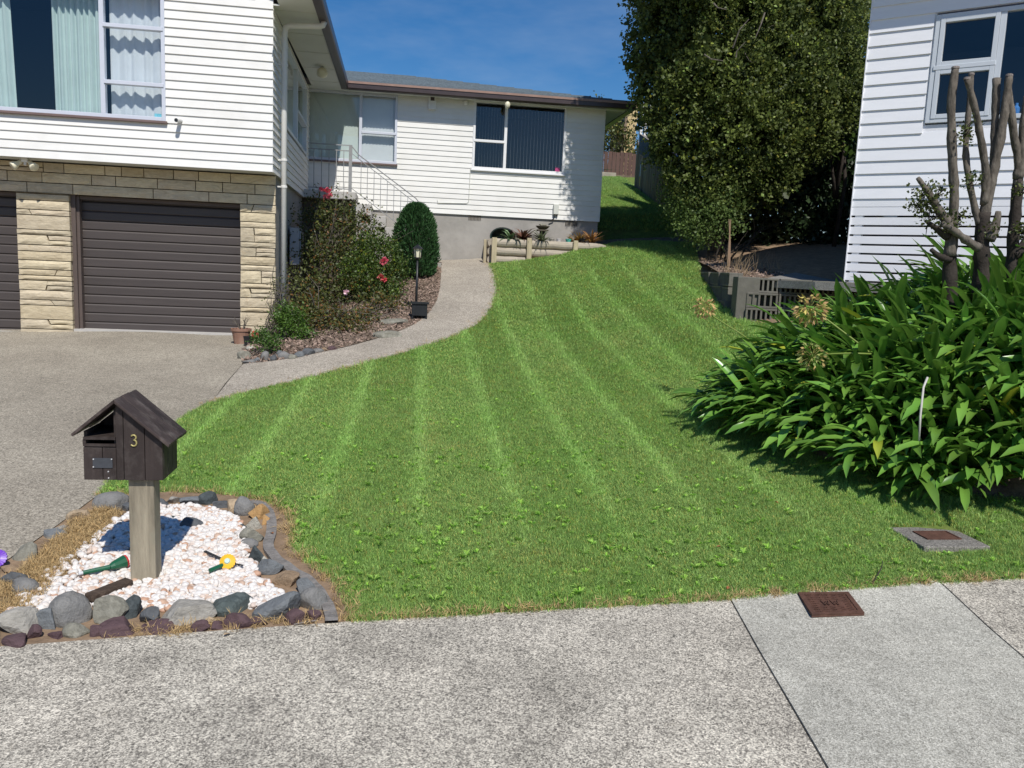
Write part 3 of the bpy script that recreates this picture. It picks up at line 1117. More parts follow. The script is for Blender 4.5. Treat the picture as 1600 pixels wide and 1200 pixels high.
# ---- rear wing wall
bx0, bx1 = onY(478, 250, YB)[0], onY(936.5, 345, YB)[0]
zb2 = onY(760, 337.3, YB)[2]
zs2 = onY(760, 147, YB)[2]
w1 = [onY(x, y, YB) for x, y in ((480, 250), (619.5, 257), (560, 147), (621, 150))]
w2 = [onY(x, y, YB) for x, y in ((737, 263.5), (879, 273), (740, 157), (881, 168))]
W1 = (bx0, w1[1][0], w1[1][2], w1[3][2] + .015)
W2 = (w2[0][0], w2[1][0] + .03, (w2[0][2] + w2[1][2]) / 2, (w2[2][2] + w2[3][2]) / 2 + .02)
BPB = .1065
boards(house, zb2, ZS, BPB, bx0, bx1, [(W1[0] - .1, W1[1], W1[2] - .02, W1[3]), (W2[0], W2[1], W2[2] - .02, W2[3])], fplace(YB), MAT['white'], t=.02)
core = MB()
core.box(bx0 - .3, W2[0], YB + .003, YB + .1, zb2 + .004, W1[2] - .03)
core.box(W1[1], W2[0], YB + .003, YB + .1, W1[2] - .03, ZS)
core.box(W2[0], W2[1], YB + .003, YB + .1, zb2 + .004, W2[2] - .03)
core.box(W2[1], bx1 - .02, YB + .003, YB + .1, zb2 + .004, ZS)
core.box(bx0 - .3, W1[1], YB + .003, YB + .1, W1[3] + .002, ZS)
core.box(W2[0], W2[1], YB + .003, YB + .1, W2[3] + .002, ZS)
core.box(bx1 - .12, bx1 - .02, YB + .1, YB + 8, zb2, ZS)
hp(core, 'wall_core', MAT['white'])
fd = MB()
fd.box(bx0 - .2, bx1 - .03, YB + .02, YB + .14, .6, zb2 - .002)
fd.box(bx1 - .15, bx1 - .03, YB + .14, YB + 8, .6, zb2 - .002)
hp(fd, 'foundation', MAT['concrete'])
for vx, vy in ((742, 343), (893, 352)):
    p = onY(vx, vy - 3, YB)
    v = MB()
    for k in range(9):
        v.box(p[0] - .13 + k * .03, p[0] - .115 + k * .03, YB + .004, YB + .018, p[2] - .05, p[2] + .05)
    hp(v, 'air_vent', MAT['mortar'])

# windows of the rear wing
mu = onY(563.5, 200, YB)[0]
rz = onY(590, 208, YB)[2]
f, pb = window(house, fplace(YB), W1[0], W1[1], W1[2], W1[3], [mu], [(mu + .02, W1[1] - .02, rz)], MAT['alu'], .05, .03, MAT['sill'])
room(house, f, pb, W1[0], W1[1], W1[2], W1[3], 1.5)
vblind(f, fplace(YB), W1[0], mu - .03, W1[2] + .03, W1[3] - .02, 17, R(14), MAT['blind_pale'], w=.088)
vblind(f, fplace(YB), mu + .03, W1[1] - .03, W1[2] + .03, W1[3] - .02, 10, R(14), MAT['blind_white'], w=.085)
mu = onY(790, 210, YB)[0]
rz = onY(765, 221, YB)[2]
f, pb = window(house, fplace(YB), W2[0], W2[1], W2[2], W2[3], [mu], [(W2[0] + .02, mu - .02, rz)], MAT['trim_white'], .05, .03, MAT['trim_white'])
room(house, f, pb, W2[0], W2[1], W2[2], W2[3], 2.0)
vblind(f, fplace(YB), W2[0] + .06, mu - .02, W2[2] + .04, W2[3] - .12, 10, R(93), MAT['blind_white'], w=.075)
vblind(f, fplace(YB), mu + .03, W2[1] - .06, W2[2] + .04, W2[3] - .12, 17, R(93), MAT['blind_white'], w=.075)
mb = MB()
p = onY(871, 266, YB)
mb.box(p[0] - .05, p[0] + .05, YB - .006, YB - .004, p[2] - .03, p[2] + .05)
hp(mb, 'sticker', pm('pink_sticker', (.45, .07, .2), .5, .4, 30, 0), parent=f)

# ---- roofs, soffits, gutters
XE = XW + .60                                     # soffit edge of the wing
YE = YB - .30                                     # soffit edge of the rear wing
XR = onY(984, 166, YE)[0]
so = MB()
so.box(XW + .005, XE, 12.0, YE, ZS, ZS + .02)
so.box(XW + .10, XE, 11.45, 12.0, ZS, ZS + .02)                       # flat soffit along the side
so.box(bx0 - .1, XR, YE, YB - .002, ZS + .003, ZS + .023)            # flat soffit of the rear wing
so.box(bx1 - .01, XR, YB - .002, YB + 8, ZS + .003, ZS + .023)
for k in range(5):
    so.box(XW + .03, XE - .02, 12.2 + k * 1.1, 12.215 + k * 1.1, ZS - .006, ZS - .001)
hp(so, 'soffit', MAT['soffit'])
# sloping front verge of the gable
SL = .335
vg = MB()
xr, zr = -5.5, ZS + .02 + (XE + 5.5) * SL
for (xa, za, xb, zb_) in ((XE, ZS + .02, xr, zr), (xr, zr, -9.8, ZS + .02)):
    vg.prism([(xa, 11.86, za), (xb, 11.86, zb_), (xb, 11.86, zb_ + .03), (xa, 11.86, za + .03)], (0, .139, 0))
hp(vg, 'verge_soffit', pm('grey_verge', (.23, .235, .26), .6, .1, 4, .05))
rf = MB()
for (xa, xb) in ((XE + .08, xr), (-9.9, xr)):
    za, zb_ = ZS + .11, zr + .16
    rf.prism([(xa, 11.80, za), (xb, 11.80, zb_), (xb, 11.80, zb_ + .05), (xa, 11.80, za + .05)], (0, 10.5, 0))
hp(rf, 'roof', MAT['roof'])
gt = MB()


def gutter_run(mb, a, b, outn):
    """box gutter: a, b on the soffit edge, outn outwards"""
    a, b, o = np.array(a), np.array(b), np.array(outn, float)
    up = np.array([0, 0, 1.])
    sec = [(0, -.02), (.10, -.02), (.115, .0), (.115, .12), (.10, .125), (.095, .115), (.095, .01), (.0, .01), (0, .16), (-.02, .16), (-.02, -.02)]
    mb.prism([a + o * s + up * t for s, t in sec], b - a)


gutter_run(gt, (XE, 11.42, ZS), (XE, YE - .0, ZS), (1, 0, 0))
hp(gt, 'gutter', MAT['gutter'])
gt = MB()
gutter_run(gt, (XE + .117, YE, ZS), (XR + .1, YE, ZS), (0, -1, 0))
hp(gt, 'gutter', MAT['gutter'])
gt = MB()
gutter_run(gt, (XR, YE + .002, ZS), (XR, YB + 8, ZS), (1, 0, 0))
hp(gt, 'gutter', MAT['gutter'])
lp = MB()
lp.box(XE + .12, XR + .1, YE - .128, YE - .117, ZS + .085, ZS + .128)
hp(lp, 'gutter_lip', MAT['gutter_lip'])
# hipped rear roof in rows of tiles
hs = .255
x_l, x_r, y0_, z0_ = -6.0, XR + .06, YE - .07, ZS + .135
rows_ = 13
for k in range(rows_):
    t0, t1 = k * .37, (k + 1) * .37 + .02
    ya, yb_, za, zb_ = y0_ + t0, y0_ + t1, z0_ + t0 * hs, z0_ + t1 * hs
    mb = MB()
    mb.add([(x_l, ya, za), (x_r - t0, ya, za), (x_r - t1, yb_, zb_), (x_l, yb_, zb_), (x_l, ya, za + .028), (x_r - t0, ya, za + .028), (x_r - t1, yb_, zb_ + .008), (x_l, yb_, zb_ + .008)],
           [(0, 3, 2, 1), (4, 5, 6, 7), (0, 1, 5, 4), (1, 2, 6, 5), (3, 0, 4, 7), (2, 3, 7, 6)])
    if k == 0:
        roof2 = hp(mb, 'roof', MAT['roof'])
    else:
        hp(mb, 'tile_row', MAT['roof'], parent=roof2)
mb = MB()
T = rows_ * .37
mb.add([(x_r, y0_, z0_), (x_r, y0_ + 2 * T, z0_), (x_r - T, y0_ + T, z0_ + T * hs)], [(0, 1, 2)])
mb.add([(x_l, y0_ + T, z0_ + T * hs), (x_r - T, y0_ + T, z0_ + T * hs), (x_r, y0_ + 2 * T, z0_), (x_l, y0_ + 2 * T, z0_)], [(0, 1, 2, 3)])
hp(mb, 'roof_slope', MAT['roof'])

# downpipe
pX = XW + .10
pY = onX(443.5, 300, pX)[1]
ptop = onX(444, 34, pX)
gend = onX(500, 14, XE + .05)
dp = MB()
dp.tube([(pX, pY, h1(pX, pY) - .1), (pX, pY, ZS - .22), (pX + .01, pY, ZS - .15), (pX + .06, pY, ZS - .11), (XE - .02, pY, ZS - .085), (XE + .03, pY, ZS - .07), (XE + .055, pY, ZS - .015)], .042, 12)
dpo = hp(dp, 'downpipe', MAT['pipe'], smooth=True)
for zz in (2.62, 3.0, 4.33):
    mb = MB()
    mb.lathe([(.046, 0), (.048, .005), (.048, .03), (.046, .035)], (pX, pY, zz), 12)
    mb.box(pX - .09, pX - .04, pY - .012, pY + .012, zz + .008, zz + .028)
    hp(mb, 'pipe_clip', MAT['pipe'], parent=dpo)

# fittings on the walls
def lamp_head(mb, c, d):
    c, d = np.array(c), np.array(d) / np.linalg.norm(d)
    pts = [c + d * s for s in (0, .03, .06, .10, .145, .15)]
    mb.tube(pts, [.022, .030, .032, .05, .062, .055], 14)


fl = onY(40, 256, YG - .25)
mb = MB()
mb.box(fl[0] - .04, fl[0] + .04, fl[1] - .04, fl[1] + .04, ZB - .05, ZB + .0)
flood = hp(mb, 'floodlight', MAT['white'])
for s in (-1, 1):
    mb = MB()
    lamp_head(mb, (fl[0] + s * .045, fl[1], fl[2] + .035), (s * .75, -.55, -.65))
    hp(mb, 'lamp_head', MAT['light_glass'], parent=flood, smooth=True)
mb = MB()
mb.tube([(fl[0], fl[1], ZB - .03), (fl[0], fl[1] - .02, ZB - .09)], .018, 8)
hp(mb, 'sensor', MAT['white'], parent=flood)

c_ = onY(279, 190, YF - .05)
mb = MB()
mb.tube([(c_[0] + .02, YF - .02, c_[2] + .02), (c_[0] + .01, YF - .06, c_[2] + .015), (c_[0], YF - .17, c_[2])], [.03, .028, .028], 12)
mb.box(c_[0] + .0, c_[0] + .03, YF - .03, YF, c_[2] + .01, c_[2] + .06)
sc_ = hp(mb, 'security_camera', MAT['white'], smooth=False)
mb = MB()
mb.lathe([(.024, 0), (.024, .004)], (c_[0], YF - .171, c_[2]), 12, 'y')
hp(mb, 'lens', MAT['black'], parent=sc_)

c_ = onY(675.5, 161, YB)
mb = MB()
mb.prism([(c_[0] - .085, YB - .09, c_[2] - .14), (c_[0] + .085, YB - .09, c_[2] - .14), (c_[0] + .075, YB - .09, c_[2] + .13), (c_[0] - .075, YB - .09, c_[2] + .13)], (0, .085, 0))
al = hp(mb, 'alarm_box', MAT['white'], bevel=.01)
mb = MB()
mb.box(c_[0] - .04, c_[0] + .04, YB - .096, YB - .089, c_[2] + .03, c_[2] + .1)
hp(mb, 'badge', MAT['gutter'], parent=al)
c_ = onY(727.5, 161, YB)
mb = MB()
mb.lathe([(.06, 0), (.06, .03), (.045, .05), (.03, .06)], (c_[0], YB - .015, c_[2]), 14, 'y')
hp(mb, 'siren', MAT['white'], smooth=True)
# soffit lamps: a pale globe by the porch and a glass lantern before the window
c_ = onY(509, 123, 16.1)
mb = MB()
mb.lathe([(.03, 0), (.085, -.04), (.10, -.09), (.085, -.15), (.03, -.18)], (c_[0], 15.4, ZS - .01), 14)
hp(mb, 'porch_lamp', MAT['light_glass'], smooth=True)
c_ = onY(793, 163, YB - .35)
mb = MB()
mb.tube([(c_[0], YB - .35, ZS), (c_[0], YB - .35, c_[2] + .07)], .012, 8)
mb.lathe([(.05, 0), (.045, .02), (.015, .035)], (c_[0], YB - .35, c_[2] + .06), 12)
lt = hp(mb, 'hanging_lantern', MAT['black'])
mb = MB()
mb.lathe([(.02, -.085), (.05, -.05), (.06, 0), (.04, .05), (.02, .06)], (c_[0], YB - .35, c_[2]), 14)
hp(mb, 'globe', MAT['light_glass'], parent=lt, smooth=True)
# thin cable and a small junction box on the boards
a_, b_, c2_ = onY(735, 262, YB), onY(732, 318, YB), onY(684, 317, YB)
mb = MB()
mb.tube([(a_[0], YB - .03, a_[2]), (b_[0], YB - .03, b_[2] + .04), (b_[0] - .04, YB - .03, b_[2]), (c2_[0], YB - .03, c2_[2] - .0), (c2_[0] - .01, YB - .03, c2_[2] + .06)], .006, 6)
hp(mb, 'cable', MAT['soffit'])
c_ = onY(868, 327, YB)
mb = MB()
mb.box(c_[0] - .055, c_[0] + .055, YB - .085, YB - .02, c_[2] - .11, c_[2] + .1)
jb = hp(mb, 'junction_box', MAT['soffit'], bevel=.006)
mb = MB()
mb.tube([(c_[0] - .03, YB - .05, c_[2] - .11), (c_[0] - .035, YB - .05, c_[2] - .2), (c_[0] - .12, YB - .03, c_[2] - .26)], .012, 6)
mb.tube([(c_[0] + .03, YB - .05, c_[2] - .11), (c_[0] + .03, YB - .05, c_[2] - .15)], .014, 6)
hp(mb, 'conduit', MAT['black'], parent=jb)
# meter box on the side foundation
u_, z_ = on_side(455.5, 384)
mb = MB()
sbox(mb, u_ - .30, u_ + .28, .0, .16, z_ - .32, z_ + .30)
mbx = hp(mb, 'meter_box', pm('grey_box', (.42, .43, .46), .5, .05, 4, .03), bevel=.01)
mb = MB()
sbox(mb, u_ - .26, u_ + .24, .163, .175, z_ - .27, z_ + .25)
hp(mb, 'lid', MAT['alu'], parent=mbx, bevel=.006)

# ---- landing, steps and railing
YL = YB - 1.02
l0, l1 = onY(484, 300, YL), onY(556, 304, YL)
zl_t = onY(552, 300, YL)[2]
mb = MB()
mb.box(XW - .1, l1[0], YL, YB - .005, zl_t - .15, zl_t)
land = hp(mb, 'landing', MAT['concrete_pale'], bevel=.012)
mb = MB()
mb.box(XW - .1, l1[0] - .14, YL + .25, YB - .01, .9, zl_t - .152)
hp(mb, 'landing_base', MAT['mortar'])  # dark block stands in for the shaded void under the landing
nst = 6
zbot = h1(.75, 17) + .02
xs_, xe_ = l1[0], onY(690, 404, YL)[0]
rise, run = (zl_t - zbot) / nst, (xe_ - xs_) / nst
mb = MB()
prof = [(xs_, zl_t)]
for k in range(nst):
    prof += [(xs_ + k * run, zl_t - (k + 1) * rise), (xs_ + (k + 1) * run, zl_t - (k + 1) * rise)]
prof = [(xs_, zl_t - .001)]
for k in range(nst - 1):
    prof += [(xs_ + k * run + .001, zl_t - (k + 1) * rise), (xs_ + (k + 1) * run, zl_t - (k + 1) * rise)]
prof += [(xe_ - run + .002, zbot - .2), (xs_ + .02, zbot - .6)]
for k in range(nst - 1):
    st_ = MB()
    z_t = zl_t - (k + 1) * rise
    st_.box(xs_ + k * run + .002, xs_ + (k + 1) * run + .02, YL + .03, YB - .03, z_t - rise - .002, z_t)
    hp(st_, 'step', MAT['concrete_pale'], bevel=.01)
st_ = MB()
st_.prism([(xs_ + .003, YL + .04, zbot - .5), (xe_, YL + .04, zbot - .3), (xe_, YL + .04, zbot), (xe_ - run, YL + .04, zbot), (xs_ + .003, YL + .04, zl_t - 2.02 * rise)], (0, .9, 0))
hp(st_, 'stair_base', MAT['concrete'])

rail = thing('handrail', 'thin grey metal balustrade round the front door landing and down its steps', 'railing', (l1[0], YL, zl_t))


def rp(x, y, Y=None):
    return onY(x, y, YL + .04)


def rodz(a, b, w=.014):
    mb = MB()
    mb.bar(a, b, w, w, up=(0, 1, 0))
    return mb


xL, xC = XW + .02, rp(547.5, 260)[0]
zt_, zt2, zb_ = rp(525, 226)[2], rp(525, 234.5)[2], zl_t + .05
for z_ in (zt_, zt2, zb_):
    rodz((xL, YL + .04, z_), (xC, YL + .04, z_), .018).build('rail_bar', MAT['rail'], parent=rail)
for px in (490.5, 502.5, 514, 525.5, 537):
    x_ = rp(px, 260)[0]
    rodz((x_, YL + .04, zb_), (x_, YL + .04, zt2)).build('baluster', MAT['rail'], parent=rail)
mb = MB()
mb.box(xC - .03, xC + .03, YL + .01, YL + .07, zl_t, zt_ + .01)
mb.build('corner_post', MAT['rail'], parent=rail)
a_, e_ = rp(563, 242), rp(650, 310)
sl_ = (e_[2] - a_[2]) / (e_[0] - a_[0])


def zline(x, z0):
    return z0 + sl_ * (x - a_[0])


zT, zL2, zBt = a_[2], rp(563, 250)[2], rp(563, 304)[2]
x0_, x1_ = xC + .03, e_[0]
mb = MB()
mb.tube([(xC + .03, YL + .04, zt_ - .02), (a_[0] - .03, YL + .04, zT), (x1_, YL + .04, zline(x1_, zT)), (x1_ + .10, YL + .04, zline(x1_, zT) - .12), (x1_ + .11, YL + .04, zline(x1_, zT) - .3)], .011, 8)
mb.build('rail_bar', MAT['rail'], parent=rail)
for z_ in (zL2, zBt):
    rodz((x0_, YL + .04, zline(x0_, z_)), (x1_ - .05, YL + .04, zline(x1_ - .05, z_))).build('rail_bar', MAT['rail'], parent=rail)
for px in (564, 574, 584.5, 595, 605.5, 616, 627, 638):
    x_ = rp(px, 280)[0]
    rodz((x_, YL + .04, zline(x_, zBt)), (x_, YL + .04, zline(x_, zL2)), .012).build('baluster', MAT['rail'], parent=rail)
rodz((x1_ + .11, YL + .04, zline(x1_, zBt) - .1), (x1_ + .11, YL + .04, zline(x1_, zT) - .28), .02).build('end_post', MAT['rail'], parent=rail)

# ================================================================== the neighbour's house
NYAW = math.atan2(-.679, .734)
nD = ray(1321, 430)
NC = CAM + nD * 11.4                              # bottom left corner of its front wall
nx, ny = np.array([math.cos(NYAW), math.sin(NYAW), 0]), np.array([-math.sin(NYAW), math.cos(NYAW), 0])
nb = thing('neighbour_house', 'white weatherboard corner of the next house with slatted base, right of the tall tree', 'house', (NC[0], NC[1], NC[2]), rotz=NYAW)


def nl(x, y, off=0.0):
    """pixel -> (u, z) on the neighbour's front wall, in its local axes"""
    p = onP(x, y, NC - ny * off, ny) - NC
    return float(p @ nx), float(p[2])


def nplace(u, out, z):
    return (u, -out, z)


zs_b = nl(1329, 311)[1]
rows_n = (nl(1346, 55)[1] - zs_b) / 13.0
npitch = rows_n
wu0, wz0 = nl(1449, 193)
wu0 = (nl(1449, 193)[0] + nl(1459, 36)[0]) / 2
wz1 = nl(1500, 20)[1]
zt_top = nl(1353, 52)[1] + 2.07 * .40
boards(nb, zs_b, nl(1353, 52)[1] + 2.07 * .40, npitch, 0.0, 6.5, [(wu0 - .02, wu0 + 2.9, wz0 - .02, wz1)], nplace, MAT['white_cool'], t=.026)
core = MB()
core.box(.01, wu0, .003, .1, zs_b - .12, zt_top)
core.box(wu0, wu0 + 2.9, .003, .1, zs_b - .12, wz0 - .02)
core.box(wu0, 6.5, .003, .1, wz1 + .03, zt_top)
core.box(wu0 + 2.9, 6.5, .003, .1, zs_b - .12, wz1 + .03)
core.box(.02, .12, .1, 7, zs_b - .12, zt_top)
hp(core, 'wall_core', MAT['white_cool'], parent=nb)
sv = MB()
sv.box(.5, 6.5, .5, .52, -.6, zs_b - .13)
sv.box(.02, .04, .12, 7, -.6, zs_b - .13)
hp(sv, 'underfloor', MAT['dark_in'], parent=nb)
ys_n = [311, 324, 339.5, 354, 368.5, 383, 397, 411, 425.5, 440, 454]
for i, (ya, yb_) in enumerate(zip(ys_n[:-1], ys_n[1:])):
    za, zb_ = nl(1327 - i * .8, ya)[1], nl(1327 - i * .8, yb_)[1]
    mb = MB()
    gp_ = .004 if i == 0 else .022
    mb.box(-.003 * (i % 2), 6.5, -.012, .008, zb_ + gp_, za - .003)
    hp(mb, 'base_slat', MAT['white_cool'], parent=nb, bevel=.003)
for u in (.10, 1.15, 2.2, 3.3):
    mb = MB()
    mb.box(u - .05, u + .05, .009, .10, -.3, zs_b - .02)
    hp(mb, 'base_post', MAT['white_cool'], parent=nb)
mb = MB()
mb.box(-.012, .0, -.03, .03, -.25, zt_top)
hp(mb, 'corner_trim', MAT['white_cool'], parent=nb)
muu = nl(1562.5, 80)[0]
rzz = nl(1500, 104)[1]
f, pb = window(nb, nplace, wu0, wu0 + 2.9, wz0, wz1, [muu], [(wu0 + .03, muu - .03, rzz)], MAT['alu2'], .055, .03, None)
for (za, zb_) in ((wz0 + .05, rzz - .025), (rzz + .02, wz1 - .05)):
    sm = MB()
    ua, ub = wu0 + .06, muu - .035
    w_ = .055
    pb(sm, ua, ua + w_, -.03, .038, za, zb_)
    pb(sm, ub - w_, ub, -.03, .038, za, zb_)
    pb(sm, ua + w_, ub - w_, -.03, .037, zb_ - w_, zb_)
    pb(sm, ua + w_, ub - w_, -.03, .037, za, za + w_)
    hp(sm, 'sash', MAT['alu2'], parent=f, bevel=.004)
room(nb, f, pb, wu0, wu0 + 2.9, wz0, wz1, 2.2, pm('dim_room', (.035, .05, .075), .8, .1, 2, 0), lo=.5)
bt = MB()
ub_, zb_ = nl(1586, 168)
bt.lathe([(.035, 0), (.04, .01), (.04, .12), (.018, .15), (.018, .18)], (ub_, .2, zb_ - .09), 10)
hp(bt, 'bottle', pm('blue_bottle', (.08, .25, .6), .3, .1, 5, 0), parent=f)
so = MB()
zt_n = nl(1353, 52)[1] + 2.07 * .40
so.box(-.08, 6.8, -.28, 7.3, zt_n, zt_n + .03)
hp(so, 'soffit', MAT['soffit'], parent=nb)
fa = MB()
fa.box(-.08, 6.8, -.40, -.28, zt_n - .03, zt_n + .14)
fa.box(-.16, -.08, -.40, 7.3, zt_n - .03, zt_n + .14)
hp(fa, 'gutter', MAT['alu2'], parent=nb)
mb = MB()
mb.add([(-.16, -.40, zt_n + .14), (6.8, -.40, zt_n + .14), (6.8, 3.3, zt_n + 1.5), (3.4, 3.3, zt_n + 1.5), (-.16, 7.3, zt_n + .14), (6.8, 7.3, zt_n + .14)], [(0, 1, 2, 3), (0, 3, 4), (4, 3, 2, 5)])
hp(mb, 'roof', MAT['roof'], parent=nb)


def nw(u, v, z=0.0):
    return NC + nx * u + ny * v + np.array([0, 0, z])


# concrete side path between the terrace and the neighbour
q = [nw(2.5, -1.6), nw(-.05, -1.35), nw(-.85, -.9), nw(-1.15, .2), nw(-1.2, 3), nw(-1.25, 6), nw(-.02, 6), nw(-.02, -.3), nw(2.5, -.3)]
sheet('side_path', [tuple(p[:2]) for p in q], MAT['dark_path'], .03, .4, hf=H_terr, skirt=.1)

# ================================================================== block retaining wall
wall = thing('retaining_wall', 'low grey wall of hollow concrete blocks laid with open cores outward beside the lawn', 'wall', (RC[0], RC[1], h1(*RC)))


def block(a, b, z0, z1, thick=.19, cores=3, nrm=None):
    """one hollow block lying on its side: open cores show in the face"""
    a, b = np.array([*a, 0.]), np.array([*b, 0.])
    d = b - a
    L = np.linalg.norm(d)
    d /= L
    n = np.array([d[1], -d[0], 0])               # outward
    zt, zb_ = z1 - z0, np.array([0, 0, 1.])

    def P(s, o, z):
        return a + d * s + n * o + zb_ * z
    mb = MB()

    def bx(s0, s1, o0, o1, za, zc):
        c = [P(s, o, z) for z in (za, zc) for s, o in ((s0, o1), (s1, o1), (s1, o0), (s0, o0))]
        mb.add(c, [(0, 3, 2, 1), (4, 5, 6, 7), (0, 1, 5, 4), (1, 2, 6, 5), (2, 3, 7, 6), (3, 0, 4, 7)])
    rim = .027
    bx(0, L, -thick, -.13, z0, z1)
    bx(0, L, -.13, 0, z0, z0 + rim)
    bx(0, L, -.13, 0, z1 - rim, z1)
    k = cores + 1
    for i in range(k):
        c = i * (L - rim) / (k - 1)
        bx(c, c + rim, -.1299, -.0006 * (i + 1), z0 + rim - .001, z1 - rim + .001)
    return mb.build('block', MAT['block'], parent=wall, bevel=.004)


rb = random.Random(3)


def wall_run(a, b, ncourse, zt, n, step=0.0):
    for c in range(ncourse):
        z1 = zt - c * .205
        for i in range(n):
            t0, t1 = i / n, (i + 1) / n
            p, q_ = a + (b - a) * t0, a + (b - a) * t1
            e = (q_ - p) / np.linalg.norm(q_ - p) * .006
            out = np.array([(q_ - p)[1], -(q_ - p)[0]]) / np.linalg.norm(q_ - p)
            jit = out * (rb.uniform(-.018, .018) + c * .03)
            block(p + e + jit, q_ - e + jit, z1 - .198 + step * i, z1 + step * i + rb.uniform(-.006, .006), cores=rb.choice([5, 6, 6]))


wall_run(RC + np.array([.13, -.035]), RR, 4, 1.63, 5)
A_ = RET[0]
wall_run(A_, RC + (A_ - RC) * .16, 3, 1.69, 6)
pl = MB()
dv = (A_ - RC) / np.linalg.norm(A_ - RC)
nv = np.array([-dv[1], dv[0]])
for s in (0,):
    c0_ = RC + np.array([.0, -.02])
    pts = [c0_, c0_ + dv * .34, c0_ + dv * .34 - nv * .30, c0_ - nv * .30]
    pl.prism([(p[0], p[1], .7) for p in pts], (0, 0, 1.635 - .7))
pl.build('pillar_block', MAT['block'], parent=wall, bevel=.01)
cp = MB()
for (p, q_) in ((RC + np.array([.2, .0]), RR),):
    pass

# ================================================================== log planter by the rear wing
pA, pB = g(773, 412), g(822, 409)
pl_y = float(pA[1])


def onL(x, y):
    return onY(x, y, pl_y)


planter = thing('log_planter', 'raised planter of weathered round logs and pale posts against the house foundation', 'planter', (pA[0], pA[1], pA[2]))
px_posts = [772, 826.5, 898.5]
ztop = onL(850, 376)[2]
x0p, x1p, x2p, x3p = onL(773, 390)[0], onL(826, 390)[0], onL(898, 390)[0], onL(946, 385)[0]


def log(xa, xb, z, r, taper=False):
    mb = MB()
    n_ = 7
    pts = [(xa + (xb - xa) * i / n_, pl_y + .05 + .006 * math.sin(i * 2.1), z + .004 * math.cos(i * 1.7)) for i in range(n_ + 1)]
    rr_ = [r * (1 + .02 * math.sin(i * 1.3)) for i in range(n_ + 1)]
    if taper:
        rr_[-1], rr_[-2] = r * .55, r * .9
    mb.tube(pts, rr_, 14)
    return mb.build('log', MAT['log'], parent=planter, smooth=False)


LR = .088
for k in range(3):
    zc_ = ztop - LR - k * (2 * LR - .004)
    log(x0p + .02, x1p - .005, zc_, LR)
    if k < 2:
        log(x1p + .0, x2p - .005, zc_, LR)
    if k < 2:
        log(x2p + .0, x3p + .02, zc_, LR, True)
for xx, w_, zt_ in ((x0p - .02, .10, ztop + .01), (x1p, .10, ztop + .035), (x2p, .095, ztop + .03)):
    mb = MB()
    mb.box(xx - w_ / 2, xx + w_ / 2, pl_y - .095, pl_y - .02, h1(xx, pl_y) - .2, zt_)
    mb.build('post', MAT['log_post'], parent=planter, bevel=.008)
for k in range(3):
    mb = MB()
    zc_ = ztop - LR - k * (2 * LR - .004)
    mb.tube([(x0p - .05, pl_y + .09, zc_), (x0p - .05, YB - .03, zc_)], LR, 12)
    mb.build('log', MAT['log'], parent=planter)
for px in (757, 765):
    p = onY(px, 408, pl_y + .12 + (px - 757) * .01)
    mb = MB()
    zt_ = onY(px, 374, pl_y + .15)[2]
    mb.box(p[0] - .028, p[0] + .028, pl_y + .1, pl_y + .15, h1(p[0], pl_y + .12) - .1, zt_)
    mb.build('post', MAT['log_post'], parent=planter, bevel=.008)
so_ = MB()
so_.box(x0p, x3p + .1, pl_y + .06, YB + .015, 1.4, ztop - .05)
so_.build('planter_soil', MAT['garden_soil'], parent=planter)
zsoil = ztop - .03


# ------------------------------------------------------------------ leaf tools
def unit(a):
    return a / (np.linalg.norm(a, axis=-1, keepdims=True) + 1e-9)


def leaf_cards(P, D, size, wid, rng, fold=.25):
    """folded leaf of two triangles: P base, D direction, size length, wid half width"""
    n = len(P)
    D = unit(D)
    rnd = unit(rng.normal(size=(n, 3)))
    S = unit(np.cross(D, rnd))
    Nn = np.cross(S, D)
    mid = P + D * (size * .5)[:, None]
    V = np.empty((n, 4, 3))
    V[:, 0] = P
    V[:, 1] = mid + S * (wid)[:, None] + Nn * (wid * fold)[:, None]
    V[:, 2] = P + D * size[:, None]
    V[:, 3] = mid - S * (wid)[:, None] + Nn * (wid * fold)[:, None]
    b = (np.arange(n) * 4)[:, None]
    Fq = np.concatenate([b + np.array([[0, 1, 2]]), b + np.array([[0, 2, 3]])], 0)
    return V.reshape(-1, 3), Fq


def tints(n, rng, lo, hi, k=4, accents=None, p=0.0):
    t = lo + (np.array(hi) - np.array(lo)) * rng.random((n, 1))
    t = np.array(lo) + (np.array(hi) - np.array(lo)) * rng.random((n, 1)) * np.ones(3)
    if accents is not None:
        m_ = rng.random(n) < p
        t[m_] = np.array(accents)[rng.integers(0, len(accents), m_.sum())]
    return np.repeat(t, k, 0)


